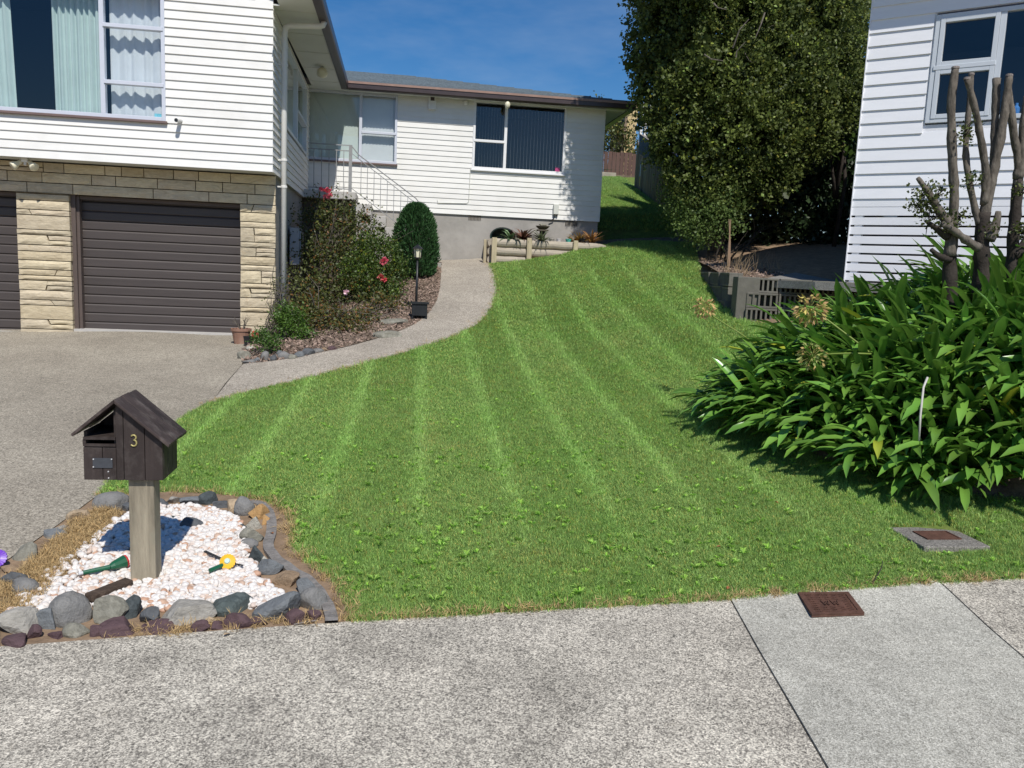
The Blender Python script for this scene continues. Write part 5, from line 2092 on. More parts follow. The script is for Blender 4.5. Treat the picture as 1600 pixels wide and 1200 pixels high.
# under the agapanthus no grass grows
AGA = [(3.15, 7.3), (3.05, 6.6), (3.25, 5.8), (3.65, 5.2), (4.25, 4.75), (5.2, 4.42), (6.6, 4.4), (6.8, 6.2), (6.0, 7.4), (5.3, 8.2), (4.6, 8.6), (4.1, 8.5), (3.55, 8.0)]
keep &= ~inside([(x + .25, y + .12) for x, y in AGA], q[:, 0], q[:, 1])
q = q[keep]
n = len(q)
dist = np.hypot(q[:, 0], q[:, 1])
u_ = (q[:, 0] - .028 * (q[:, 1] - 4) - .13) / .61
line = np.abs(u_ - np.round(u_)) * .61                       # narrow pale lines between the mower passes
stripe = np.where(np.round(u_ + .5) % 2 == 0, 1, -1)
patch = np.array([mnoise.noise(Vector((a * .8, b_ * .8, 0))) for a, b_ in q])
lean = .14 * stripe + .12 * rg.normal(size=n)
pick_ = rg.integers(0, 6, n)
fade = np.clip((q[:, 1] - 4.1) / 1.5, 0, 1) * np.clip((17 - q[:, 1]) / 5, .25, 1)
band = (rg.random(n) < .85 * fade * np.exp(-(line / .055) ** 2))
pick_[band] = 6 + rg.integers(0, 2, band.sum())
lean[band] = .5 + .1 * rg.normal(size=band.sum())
fine_ = np.array([mnoise.noise(Vector((a * 2.3 + 9, b_ * 2.3, 4))) for a, b_ in q])
tired = rg.random(n) < np.clip(.9 * (patch * .6 + fine_ * .7) - .12, 0, .7)
pick_[tired & ~band] = 8 + rg.integers(0, 2, (tired & ~band).sum())
z = H(q[:, 0], q[:, 1])
sc_ = np.clip(dist / 6.5, .85, 1.9)
S3 = np.c_[sc_ * rg.uniform(.8, 1.2, n), sc_ * rg.uniform(.8, 1.2, n), np.clip(sc_, .8, 1.25) * rg.uniform(.6, 1.15, n) * (1 + .35 * patch)]
# Euler XYZ: spin about Z first is done by picking variants, the lean is about X
rot_ = np.c_[-lean, .18 * rg.normal(size=n), rg.uniform(-.7, .7, n)]
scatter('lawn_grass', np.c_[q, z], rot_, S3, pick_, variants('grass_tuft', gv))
print('grass tufts', n)
nw_ = 3600
q = lo + rg.random((nw_ * 6, 2)) * (hi - lo)
q = q[inside(LP, q[:, 0], q[:, 1])]
dist = np.hypot(q[:, 0], q[:, 1])
clump = np.array([mnoise.noise(Vector((a * 1.6 + 30, b_ * 1.6, 0))) for a, b_ in q])
q = q[(rg.random(len(q)) < np.clip((4.3 / dist) ** 2.2, 0, 1) * np.clip(.55 + 1.3 * clump, 0, 1)) & ~inside([(x + .2, y + .1) for x, y in AGA], q[:, 0], q[:, 1])
      & ~((np.abs(q[:, 0] - drc[0]) < .24) & (np.abs(q[:, 1] - drc[1]) < .205))]
n = len(q)
scatter('lawn_weeds', np.c_[q, H(q[:, 0], q[:, 1]) + .012], np.c_[np.zeros((n, 2)), rg.uniform(0, 6.28, n)], np.repeat(rg.uniform(.6, 1.25, (n, 1)), 3, 1), rg.integers(0, 4, n), variants('lawn_weed', wv))
# dry straw: left of the pebble bed, round its stones and along the lawn margin
sv_ = [tuft(70 + i, 12, .03, .055, .0030, MAT['straw'], (.6, .6, .6), (1.35, 1.3, 1.3), 1.3) for i in range(4)]
qa = bed_area([(0, 985), (0, 915), (40, 890), (80, 850), (118, 815), (160, 795), (190, 800), (175, 825), (125, 868), (95, 905), (60, 940), (30, 975)], 1700, rg)
qb = bed_area([(150, 1000), (200, 985), (300, 978), (400, 965), (490, 965), (505, 975), (400, 985), (300, 993), (200, 1003)], 260, rg)
bo = np.array([p[:2] for p in BED_OUT])
ti = rg.integers(0, len(bo) - 1, 200)
qc = bo[ti] + (bo[ti + 1] - bo[ti]) * rg.random((200, 1)) + rg.normal(size=(200, 2)) * .03
pe = np.array(plan([(560, 972), (850, 955), (1140, 938), (1400, 916), (1600, 905)]))
ti = rg.integers(0, 4, 260)
qd = pe[ti] + (pe[ti + 1] - pe[ti]) * rg.random((260, 1)) + np.abs(rg.normal(size=(260, 2))) * .02
pr = np.array([p[:2] for p in PATH_R])
ti = rg.integers(0, len(pr) - 1, 700)
qe = pr[ti] + (pr[ti + 1] - pr[ti]) * rg.random((700, 1)) + rg.normal(size=(700, 2)) * .05
q = np.r_[qa, qb, qc, qd, qe]
n = len(q)
scatter('dry_grass', np.c_[q, H(q[:, 0], q[:, 1]) + .004], np.c_[rg.normal(size=(n, 2)) * .4, rg.uniform(0, 6.28, n)], np.repeat(rg.uniform(.5, 1.1, (n, 1)), 3, 1), rg.integers(0, 4, n), variants('straw_tuft', sv_))
# side lawn behind the house corner
q = np.array([4.3, 18.9]) + rg.random((26000, 2)) * np.array([3.2, 9.2])
q = q[q[:, 0] < 6.3 + (q[:, 1] - 18.2) * .13]
n = len(q)
scatter('side_lawn_grass', np.c_[q, H_side(q[:, 0], q[:, 1])], np.c_[rg.normal(size=(n, 2)) * .15, rg.uniform(0, 6.28, n)], np.repeat(rg.uniform(1.5, 2.2, (n, 1)), 3, 1), rg.integers(0, 6, n), variants('side_tuft', gv))

# ---- drains
p = drc
s_ = .105
drain = thing('drain_slab', 'square concrete drain surround set in the grass with a small rusty lid', 'drain', tuple(p))
hw, hd = .215, .18
m_ = MB()
m_.box(p[0] - hw, p[0] + hw, p[1] - hd, p[1] + hd, p[2] - .05, p[2] + .016)
m_.build('surround', MAT['drain'], parent=drain, bevel=.006)
lw_, ld_ = .115, .072
m_ = MB()
m_.box(p[0] - lw_, p[0] + lw_, p[1] - ld_ + .01, p[1] + ld_ + .01, p[2] + .0165, p[2] + .0205)
lid = m_.build('lid', MAT['rust'], parent=drain)
m_ = MB()
for (a, b_, c, d) in ((-1, 1, -1, -.86), (-1, 1, .86, 1), (-1, -.92, -.86, .86), (.92, 1, -.86, .86)):
    m_.box(p[0] + a * lw_, p[0] + b_ * lw_, p[1] + .01 + c * ld_, p[1] + .01 + d * ld_, p[2] + .0206, p[2] + .0245)
m_.build('lid_rim', MAT['rust'], parent=lid)

wq = [onZ(x, y, .0) for x, y in ((1246, 933), (1325, 932), (1350, 965), (1268, 968))]
wc = np.mean(wq, 0)
ww = thing('water_cover', 'rusty brown WW access cover set flush in the pale footpath slab', 'cover', (wc[0], wc[1], .009))
zc0 = float(max(h1(*p[:2]) for p in wq)) + .009 + .0015
m_ = MB()
m_.prism([(p[0], p[1], zc0 - .01) for p in wq][::-1][::-1], (0, 0, .0105))
plate = m_.build('plate', MAT['rust'], parent=ww)
inn = [wc + (np.array(p) - wc) * .82 for p in wq]
m_ = MB()
for i in range(4):
    a, b_, c, d = wq[i], wq[(i + 1) % 4], inn[(i + 1) % 4], inn[i]
    m_.prism([(p[0], p[1], zc0 + .002) for p in (a, b_, c, d)], (0, 0, .004))
m_.build('rim', MAT['rust'], parent=plate)
ux, uy = (wq[1] - wq[0]), (wq[0] - wq[3])
m_ = MB()


def wp(u, v, z=zc0 + .0025):
    r_ = wc + ux * u + uy * v
    return (r_[0], r_[1], z)


for v in np.linspace(-.36, .36, 9):
    for k in range(10):
        u = -.38 + k * .08
        if abs(v) < .16 and -.24 < u + .02 < .22:
            continue
        sl2 = .02 if k % 2 else -.02
        m_.bar(wp(u, v - sl2), wp(u + .066, v + sl2), .005, .004)
m_.build('tread_ribs', MAT['rust'], parent=plate)
for x0_ in (-.16, .02):
    m_ = MB()
    for a, b_ in (((0, .11), (.035, -.11)), ((.035, -.11), (.07, .05)), ((.07, .05), (.105, -.11)), ((.105, -.11), (.14, .11))):
        m_.bar(wp(x0_ + a[0], a[1]), wp(x0_ + b_[0], b_[1]), .006, .006)
    m_.build('letter_w', MAT['rust'], parent=plate)

# ---- garden toys on the pebbles
def spinner(name, c, r, mat, hub, label, normal=(0, -.8, .6), petals=18):
    c, nrm = np.array(c), np.array(normal) / np.linalg.norm(normal)
    s = np.cross(nrm, [0, 0, 1.])
    s /= np.linalg.norm(s)
    u = np.cross(s, nrm)
    t = thing(name, label, 'pinwheel', tuple(c))
    m_ = MB()
    V, n_ = [], petals * 4
    for k in range(n_):
        a = 2 * math.pi * k / n_
        rr3 = r * (1 if k % 4 in (0, 1) else .93)
        V.append(c + s * rr3 * math.cos(a) + u * rr3 * math.sin(a) + nrm * .002)
    ri = [c + (s * math.cos(2 * math.pi * k / n_) + u * math.sin(2 * math.pi * k / n_)) * r * .42 + nrm * .010 for k in range(n_)]
    V2 = [v - nrm * .008 for v in V]
    m_.add(V + ri + V2, [(k, (k + 1) % n_, n_ + (k + 1) % n_, n_ + k) for k in range(n_)] + [(2 * n_ + k, 2 * n_ + (k + 1) % n_, (k + 1) % n_, k) for k in range(n_)] + [tuple(range(2 * n_, 3 * n_))[::-1], tuple(range(n_, 2 * n_))])
    m_.build('petal_disc', mat, parent=t)
    m_ = MB()
    V = [c + (s * math.cos(a) + u * math.sin(a)) * r * .38 + nrm * .011 for a in np.linspace(0, 6.283, 17)[:-1]]
    V2 = [c + (s * math.cos(a) + u * math.sin(a)) * r * .30 + nrm * .018 for a in np.linspace(0, 6.283, 17)[:-1]]
    m_.add(V + V2, [(k, (k + 1) % 16, 16 + (k + 1) % 16, 16 + k) for k in range(16)] + [tuple(range(16, 32))])
    m_.build('hub', hub, parent=t)
    return t


yp = g(357, 893)
yc = yp + np.array([0, -.02, .060])
ys_ = spinner('pinwheel', yc, .040, MAT['yellow_toy'], MAT['pale_toy'], 'yellow round toothed pinwheel fallen on the white pebbles with a green stem')
a_, b_ = g(328, 905) + np.array([0, 0, .045]), yc + np.array([0, .02, -.012])
m_ = MB()
m_.tube([a_, a_ + (b_ - a_) * .8, b_], [.011, .010, .008], 10)
m_.build('stem', MAT['green_toy'], parent=ys_)
for (q0, q1, w_) in (((320, 873), (345, 885), .016), ((366, 893), (380, 896), .010)):
    m_ = MB()
    m_.bar(g(*q0) + np.array([0, 0, .042]), g(*q1) + np.array([0, 0, .042]), w_, .006)
    m_.build('leaf_blade', MAT['black'], parent=ys_, bevel=.002)
tr = thing('garden_toy', 'green plastic toy with a red end lying on the pebbles left of the letterbox post', 'toy', tuple(g(165, 895)))
a_, b_, c_ = g(130, 908) + np.array([0, 0, .042]), g(172, 900) + np.array([0, 0, .046]), g(195, 893) + np.array([0, .0, .052])
m_ = MB()
m_.tube([a_, b_], [.011, .0125], 10)
m_.tube([b_, b_ + (c_ - b_) * .25, c_], [.0125, .022, .033], 10)
m_.build('body', MAT['green_toy'], parent=tr)
m_ = MB()
m_.tube([c_, c_ + (c_ - b_) * .12], [.034, .033], 10)
m_.build('red_end', MAT['red_toy'], parent=tr)
m_ = MB()
m_.tube([a_ - (b_ - a_) * .16, a_], [.009, .0088], 10)
m_.build('end_cap', MAT['silver'], parent=tr)
spinner('pinwheel', g(-4, 888) + np.array([0, 0, .05]), .047, MAT['purple_toy'], MAT['silver'], 'purple pinwheel at the far left edge by the dark split rock')
# half-buried dark timber by the post
m_ = MB()
a_, b_ = g(138, 945) + np.array([0, 0, .032]), g(203, 920) + np.array([0, 0, .036])
m_.bar(a_, b_, .06, .035)
tag(m_.build('timber_offcut', pm('rotten_timber', (.075, .055, .042), .9, .5, 20, .8, 60, .1, stretch=(.4, 2, 2)), loc=tuple(a_), bevel=.008), 'dark rotten timber half buried in the pebbles before the post', 'timber')
# small litter on the lawn and paving
litter = [(425, 839, 'curled red-brown leaf on the sandy strip by the edging', .016), (1137, 925, 'brown leaf where the lawn meets the pale slab', .016), (1122, 860, 'orange leaf in the grass left of the drain slab', .013), (1398, 788, 'pale tan leaf in the grass below the agapanthus tip', .014),
          (1458, 805, 'tan leaf in the grass just above the drain slab', .014), (355, 996, 'pale yellow leaf on the footpath below the pebble bed', .018), (545, 633, 'yellow leaf in the grass near the driveway corner', .02), (1213, 790, 'small brown leaf under the front edge of the agapanthus', .016)]
for i, (x, y, lb, s_) in enumerate(litter):
    p = g(x, y) + np.array([0, 0, .022 if y < 960 else .014])
    r_ = random.Random(i)
    a = r_.uniform(0, 6.28)
    h_, sd = np.array([math.cos(a), math.sin(a), .12]) * s_, np.array([-math.sin(a), math.cos(a), .1]) * s_ * .55
    m_ = MB()
    m_.add([p - h_, p + sd * .8 - h_ * .3 + (0, 0, .006), p + sd * .8 + h_ * .4 + (0, 0, .007), p + h_, p - sd + h_ * .4 + (0, 0, .008), p - sd - h_ * .3 + (0, 0, .004)], [(0, 1, 2, 3), (0, 3, 4, 5)])
    tag(m_.build('fallen_leaf', MAT['dead_leaf'] if i in (0, 1, 2, 7) else ROCK['tan'], loc=tuple(p)), lb, 'leaf', 'fallen leaves')
m_ = MB()
m_.tube([g(1362, 918) + (0, 0, .02), g(1370, 908) + (0, 0, .035), g(1376, 900) + (0, 0, .05), g(1377, 895) + (0, 0, .07)], [.003, .004, .003, .002], 6)
tag(m_.build('twig', MAT['bark_dark'], loc=tuple(g(1362, 918))), 'thin curved brown twig standing at the lawn edge by the pale slab', 'twig')
m_ = MB()
m_.tube([g(459, 980) + (0, 0, .012), g(478, 977) + (0, 0, .016), g(495, 974) + (0, 0, .014)], [.004, .004, .003], 6)
tag(m_.build('dry_stick', MAT['wood_edge'], loc=tuple(g(478, 977))), 'pale dry stick on the ground before the purple corner stones', 'stick')

# ================================================================== planting bed by the house
gr = [(381, 556, 20, 15, 'mottled'), (389, 566, 20, 10, 'smooth'), (401, 564, 13, 11, 'blue_grey'), (414, 559, 15, 17, 'smooth'), (425, 561, 14, 14, 'charcoal'), (435, 555, 14, 13, 'blue_grey'), (444, 558, 22, 15, 'smooth'),
      (456, 559, 14, 13, 'mottled'), (467, 556, 15, 13, 'blue_grey'), (481, 552, 22, 14, 'charcoal'), (496, 550, 20, 10, 'smooth'), (507, 548, 13, 9, 'brown'), (518, 546, 14, 10, 'purple')]
gl = ['mottled corner stone at the driveway end of the garden edging row', 'low oval grey stone lying on the driveway before the edging row', 'small blue-grey stone second along the garden edging row', 'upright egg-shaped grey stone in the garden edging row', 'round charcoal stone right of the upright egg-shaped one',
      'small blue-grey stone perched behind the charcoal one in the edging row', 'wide grey stone in the middle of the garden edging row', 'mottled stone right of the wide grey one in the edging row', 'blue-grey cobble just before the slanted slate in the edging row', 'slanted dark slate near the end of the garden edging row',
      'long low grey stone after the slanted slate', 'little brown stone near the path end of the edging row', 'purplish stone at the path end of the edging row']
for i, ((x, y, w, h, mt), lb) in enumerate(zip(gr, gl)):
    p = g(x, y + h * .3)
    k = depth(p) / F
    m_ = MB()
    m_.rock((p[0], p[1] + .03, p[2] + h * k * .3), (w * k * .56, w * k * .5, h * k * .6), 300 + i, 2, .14, 4)
    tag(m_.build('rock', ROCK[mt], loc=tuple(p), smooth=(mt == 'smooth')), lb, 'rock', 'stones edging the garden bed')
# stone slabs by the path
for i, (x, y, w, h, d_, lb) in enumerate([(622, 503, 62, 13, .22, 'upper grey stone slab of the low garden step beside the path'), (607, 522, 50, 16, .2, 'lower grey stone slab of the low garden step beside the path')]):
    p = g(x, y + h * .4)
    k = depth(p) / F
    m_ = MB()
    m_.rock((p[0], p[1] + .08, p[2] + .02), (w * k * .55, d_, h * k * .6), 500 + i, 3, .08, 6)
    tag(m_.build('stone_slab', ROCK['mottled'], loc=tuple(p)), lb, 'slab', 'garden step slabs')
rg = np.random.default_rng(9)
# bark chips
ch = []
for i in range(4):
    V, Fq = leaf_cards(np.zeros((1, 3)), np.array([[1., .1, .1]]), np.array([.045]), np.array([.011]), rg)
    ch.append(quick_mesh('chip', V, Fq, MAT['chip'], np.repeat([[rg.uniform(.5, 1.5)] * 3], 4, 0)))
BPL = np.array([p[:2] for p in bed_pl])
q = BPL.min(0) + rg.random((17000, 2)) * (BPL.max(0) - BPL.min(0))
q = q[inside(BPL, q[:, 0], q[:, 1])]
n = len(q)
scatter('bark_chips', np.c_[q, H_bed(q[:, 0], q[:, 1]) + .012], np.c_[rg.normal(size=(n, 2)) * .5, rg.uniform(0, 6.28, n)], np.repeat(rg.uniform(.7, 1.5, (n, 1)), 3, 1), rg.integers(0, 4, n), variants('chip', ch))

REDS = [(2.2, .75, .7), (2.4, 1.1, .8), (1.7, 1.5, .9)]


def bp(x, y, Y):
    return onY(x, y, Y)


def flower(parent, c, r, rng, name='flower', tint_=(1, 1, 1)):
    d = unit(rng.normal(size=(22, 3)) + np.array([0, -.6, .5]))
    V, Fq = leaf_cards(np.repeat(np.array(c)[None], 22, 0) + d * r * .2, d, np.full(22, r), np.full(22, r * .45), rng)
    return np_mesh(name, V, Fq, MAT['petal'], np.repeat(np.array(tint_) * rng.uniform(.7, 1.2, (22, 1)), 4, 0), parent=parent)


def bush(name, label, cat, px, base_px, baseY, blobs_px, n_cl, per, leaf, wid, mat, stems, rng, group=None, **kw):
    b0 = onY(base_px[0], base_px[1], baseY)
    b0[2] = float(H_bed(b0[0], baseY))
    t = thing(name, label, cat, tuple(b0), group)
    bl = []
    for x, y, Y, rx, rz in blobs_px:
        c = onY(x, y, Y)
        k = depth(c) / F
        bl.append((*c, rx * k, rx * k * .85, rz * k))
    m_ = MB()
    for i in range(stems):
        c = bl[i % len(bl)]
        s0 = b0 + np.array([rng.normal() * .12, rng.normal() * .1, -.03])
        tgt = np.array(c[:3]) + rng.normal(size=3) * np.array(c[3:6]) * .5
        m_.tube([s0, s0 + (tgt - s0) * .35 + rng.normal(size=3) * .05, s0 + (tgt - s0) * .75 + rng.normal(size=3) * .06, tgt + rng.normal(size=3) * .08], [.012, .010, .007, .003], 5)
        for _ in range(2):
            e = tgt + rng.normal(size=3) * np.array(c[3:6]) * .7
            m0 = s0 + (tgt - s0) * rng.uniform(.3, .8)
            m_.tube([m0, (m0 + e) / 2 + rng.normal(size=3) * .05, e], [.007, .005, .002], 5)
    m_.build('stems', MAT['bark'], parent=t)
    crown('foliage', bl, n_cl, per, leaf, wid, mat, t, rng, **kw)
    return t


ra = bush('rose_bush', 'large straggly rose bush with sparse dark leaves beneath the front door landing', 'rose bush', 0, (515, 470), 14.6,
          [(505, 340, 14.9, 42, 36), (545, 350, 15.0, 42, 36), (480, 395, 14.4, 36, 46), (525, 410, 14.6, 55, 48), (565, 390, 15.0, 38, 40), (480, 455, 13.6, 38, 36), (530, 465, 13.8, 44, 34), (575, 470, 13.6, 40, 34), (505, 500, 12.8, 40, 30)],
          1350, 8, .05, .34, MAT['rose'], 46, rg, accents=REDS, p=.13, lo=(.5, .55, .5), hi=(1.5, 1.4, 1.3), shell=(.15, 1.12), drop=.05, up=.5, spread=.13)
flower(ra, bp(511, 302, 14.8), .095, rg)
flower(ra, bp(501, 297, 14.8), .05, rg, tint_=(.6, .5, .6))
flower(ra, bp(541, 457, 13.4), .05, rg, tint_=(1.2, 4.5, 3.5))
rb_ = bush('rose_bush', 'dense yellowish green rose bush with two pink blooms left of the conifer', 'rose bush', 0, (590, 470), 14.0,
           [(588, 405, 14.3, 34, 36), (605, 430, 14.2, 26, 34), (565, 435, 13.9, 32, 34), (590, 455, 13.8, 30, 22)],
           1050, 9, .042, .36, MAT['shrub'], 16, rg, accents=[(2.2, 1.2, .8), (1.8, 1.6, .9)], p=.10, lo=(.4, .42, .45), hi=(1.2, 1.05, 1.1), shell=(.4, 1.08), up=.5, spread=.12)
flower(rb_, bp(601, 409, 13.85), .075, rg)
flower(rb_, bp(595.5, 434, 13.7), .065, rg, tint_=(1., 1.3, .9))
flower(rb_, bp(600, 437, 13.7), .05, rg, tint_=(1, .7, .6))
bush('ground_rose', 'low sprawling reddish brown undergrowth in front of the large rose bush', 'shrub', 0, (530, 520), 11.9,
     [(510, 500, 11.9, 40, 20), (560, 505, 12.0, 40, 18), (480, 488, 12.3, 30, 24), (545, 520, 11.5, 36, 12), (600, 480, 12.8, 28, 16)],
     760, 8, .042, .34, MAT['rose'], 40, rg, accents=REDS + [(2.6, 1.3, 1.1)], p=.34, lo=(.5, .5, .5), hi=(1.5, 1.3, 1.3), shell=(.2, 1.1), drop=.05, up=.3, spread=.10)
bush('leafy_shrub', 'small bright green leafy shrub at the foot of the white downpipe', 'shrub', 0, (454, 538), 11.35,
     [(455, 512, 11.4, 22, 18), (448, 500, 11.5, 14, 16), (464, 506, 11.4, 14, 16), (476, 528, 11.2, 12, 10)],
     330, 9, .035, .34, MAT['shrub'], 8, rg, lo=(.6, .7, .6), hi=(1.4, 1.45, 1.2), shell=(.3, 1.05), up=.7, spread=.09)
bush('flower_clump', 'low bright green flower clump behind the red pinwheel by the corner stones', 'plant', 0, (415, 545), 10.5,
     [(413, 535, 10.5, 16, 10), (426, 540, 10.4, 12, 7), (404, 530, 10.6, 8, 10)], 150, 8, .03, .32, MAT['shrub'], 5, rg, lo=(.5, .65, .6), hi=(1.2, 1.3, 1.2), shell=(.2, 1.05), up=.7, spread=.07)
bush('wispy_shrub', 'thin dry twiggy shrub against the stone pillar beside the downpipe', 'shrub', 0, (432, 520), 11.9,
     [(432, 480, 11.9, 12, 30), (440, 450, 12.0, 10, 24), (424, 505, 11.8, 12, 16)], 60, 6, .028, .35, MAT['rose'], 16, rg, lo=(.8, .8, .7), hi=(1.5, 1.4, 1.2), shell=(.1, 1.1), drop=.0, up=.5, spread=.09)

# conifer
cbase = g(648, 434)
cY = float(cbase[1])
con = thing('conifer', 'bullet-shaped dense green dwarf conifer at the top of the garden path', 'conifer', tuple(cbase))
hC, rC = onY(645, 319, cY)[2] - cbase[2], 33 * depth(cbase) / F
n = 15000
t = rg.random(n) ** .9
prof_ = rC * np.where(t < .32, .80 + .20 * np.sin(t / .32 * math.pi / 2), np.sqrt(np.clip(1 - ((t - .32) / .68) ** 2.1, 0, 1)) * .97 + .03)
a = rg.uniform(0, 6.283, n)
lump = 1 + .06 * np.sin(a * 5 + t * 9) + .04 * np.sin(a * 11 - t * 17)
rr3 = prof_ * lump * rg.uniform(.82, 1.03, n)
P = np.c_[cbase[0] + rr3 * np.cos(a), cbase[1] + rr3 * np.sin(a), cbase[2] + .03 + t * (hC - .05)]
D = np.c_[np.cos(a) * .55, np.sin(a) * .55, np.full(n, .9)] + rg.normal(size=(n, 3)) * .3
s_ = rg.uniform(.05, .10, n)
V, Fq = leaf_cards(P, D, s_, s_ * .13, rg)
np_mesh('foliage', V, Fq, MAT['conifer'], np.repeat(rg.uniform(.55, 1.35, (n, 1)) * np.ones(3), 4, 0), parent=con)
m_ = MB()
m_.tube([cbase - (0, 0, .05), cbase + (0, 0, hC * .6)], [.05, .02], 8)
m_.lathe([(rC * .45, .05), (rC * .7, hC * .25), (rC * .6, hC * .55), (rC * .2, hC * .85)], tuple(cbase), 10)
m_.build('trunk', MAT['bark_dark'], parent=con)

# garden lamp and the black box beneath it
lb0 = g(650, 489)
lY = float(lb0[1])
lamp = thing('garden_lamp', 'black lantern on a thin pole standing in the garden before the conifer', 'lamp', tuple(lb0))
ztop_, zlan = onY(648.5, 381, lY)[2], onY(649, 405, lY)[2]
m_ = MB()
m_.tube([lb0 - (0, 0, .1), (lb0[0], lY, zlan)], [.022, .018], 10)
m_.build('pole', MAT['black'], parent=lamp, smooth=True)
hh = ztop_ - zlan
m_ = MB()
m_.lathe([(.022, 0), (.045, .01), (.05, .03)], (lb0[0], lY, zlan), 8)
m_.build('base_ring', MAT['black'], parent=lamp)
m_ = MB()
m_.lathe([(.045, .03), (.062, hh * .68)], (lb0[0], lY, zlan), 6)
gl_ = m_.build('lantern_glass', MAT['light_glass'], parent=lamp)
m_ = MB()
for k in range(6):
    a = 2 * math.pi * k / 6
    m_.bar((lb0[0] + .047 * math.cos(a), lY + .047 * math.sin(a), zlan + .03), (lb0[0] + .064 * math.cos(a), lY + .064 * math.sin(a), zlan + hh * .68), .008, .008, up=(math.sin(a), -math.cos(a), 0))
m_.build('lantern_bars', MAT['black'], parent=gl_)
m_ = MB()
m_.lathe([(.085, hh * .68), (.08, hh * .71), (.035, hh * .88), (.012, hh * .92), (.010, hh)], (lb0[0], lY, zlan), 8)
m_.build('cap', MAT['black'], parent=lamp)
sb0 = g(655, 499)
k = depth(sb0) / F
st_ = thing('garden_stand', 'low black box stand with legs at the foot of the garden lamp', 'stand', tuple(sb0))
m_ = MB()
w_ = 12 * k
m_.box(sb0[0] - w_, sb0[0] + w_, sb0[1] - .08, sb0[1] + .10, sb0[2] + 6 * k, sb0[2] + 24 * k)
m_.build('body', MAT['black'], parent=st_, bevel=.005)
m_ = MB()
m_.box(sb0[0] - w_ * 1.15, sb0[0] + w_ * 1.2, sb0[1] - .10, sb0[1] + .12, sb0[2] + 24.2 * k, sb0[2] + 27 * k)
m_.build('lid', MAT['charcoal'] if 'charcoal' in MAT else MAT['black'], parent=st_)
for sx in (-1, 1):
    for yy in (-.06, .08):
        m_ = MB()
        m_.box(sb0[0] + sx * w_ * .9 - .012, sb0[0] + sx * w_ * .9 + .012, sb0[1] + yy - .012, sb0[1] + yy + .012, sb0[2] - .03, sb0[2] + 6.2 * k)
        m_.build('leg', MAT['black'], parent=st_)

# pots by the garage
p = g(377, 537)
k = depth(p) / F
pot = thing('terracotta_pot', 'pinkish terracotta pot of bare grey twigs beside the garage door', 'pot', tuple(p))
r_, h_ = 15 * k, 24 * k
m_ = MB()
m_.lathe([(r_ * .72, 0), (r_ * .95, h_ * .82), (r_ * 1.04, h_ * .84), (r_ * 1.04, h_), (r_ * .92, h_), (r_ * .88, h_ * .86)], tuple(p), 20)
m_.build('pot', MAT['terracotta'], parent=pot, smooth=False)
m_ = MB()
m_.lathe([(r_ * .9, h_ * .84), (.01, h_ * .88)], tuple(p), 12)
m_.build('soil', MAT['garden_soil'], parent=pot)
m_ = MB()
for i in range(9):
    branchy(m_, p + (rg.normal() * .03, rg.normal() * .03, h_ * .85), (rg.normal() * .55, rg.normal() * .4, 1), .22, .006, rg, 1, 5)
m_.build('twigs', MAT['bark'], parent=pot)
p = g(388, 541)
k = depth(p) / F
m_ = MB()
m_.lathe([(6 * k, 0), (7.4 * k, 14 * k), (8 * k, 14.2 * k), (8 * k, 15.5 * k), (7 * k, 15.5 * k), (6.6 * k, 12 * k)], tuple(p), 16)
tag(m_.build('flower_pot', MAT['black'], loc=tuple(p), smooth=False), 'small black plastic pot in front of the terracotta pot', 'pot')
p = g(391, 547)
m_ = MB()
m_.rock((p[0], p[1], p[2] + .02), (.06, .05, .04), 77, 2, .1, 2)
tag(m_.build('rock', ROCK['white_streak'], loc=tuple(p), smooth=True), 'white rounded stone before the small black pot', 'rock')
p = g(402, 540)
c_ = onY(398.5, 522, float(p[1]))
rp_ = spinner('pinwheel', c_, .05, MAT['red_toy'], MAT['white'], 'small red flower pinwheel on a green stem beside the pots', (0, -1, .1), 7)
m_ = MB()
m_.tube([p - (0, 0, .05), c_ + (0, .012, 0)], .009, 8)
m_.build('stem', MAT['green_toy'], parent=rp_)

# ================================================================== agapanthus
rg = np.random.default_rng(17)


def strap_profile(L, w, e0, bend):
    n_ = 8
    V, Fc = [], []
    x, z, e = 0.0, 0.0, e0
    for i in range(n_ + 1):
        t = i / n_
        ww_ = w * (.55 + .6 * t) if t < .75 else w * math.sqrt(max(0, 1 - ((t - .75) / .25) ** 2))
        ww_ = max(ww_, .0015)
        up_ = .22 * ww_
        V += [(x - math.sin(e) * up_, -ww_ / 2, z + math.cos(e) * up_), (x, 0, z), (x - math.sin(e) * up_, ww_ / 2, z + math.cos(e) * up_)]
        x += math.cos(e) * L / n_
        z += math.sin(e) * L / n_
        e -= bend * (.35 + 1.5 * t) / n_
    for i in range(n_):
        b_ = i * 3
        Fc += [(b_, b_ + 1, b_ + 4, b_ + 3), (b_ + 1, b_ + 2, b_ + 5, b_ + 4)]
    return V, Fc


LV = []
for e0, bend in ((1.28, .6), (1.12, 1.1), (.98, 1.3), (.85, 1.5), (.7, 1.4), (.6, 1.7), (1.0, 2.0), (.42, 1.2)):
    LV.append(strap_profile(.70, .054, e0, bend))
aga_mesh = [quick_mesh('leaf', V, Fc, MAT['aga'], None, True) for V, Fc in LV]
lo_, hi_ = np.min(AGA, 0), np.max(AGA, 0)
cand = lo_ + rg.random((1800, 2)) * (hi_ - lo_)
cand = cand[inside(AGA, cand[:, 0], cand[:, 1])]
pl_ = []
for c in cand:
    if all(np.hypot(*(c - o_)) > .175 for o_ in pl_):
        pl_.append(c)
AP = np.array(AGA)


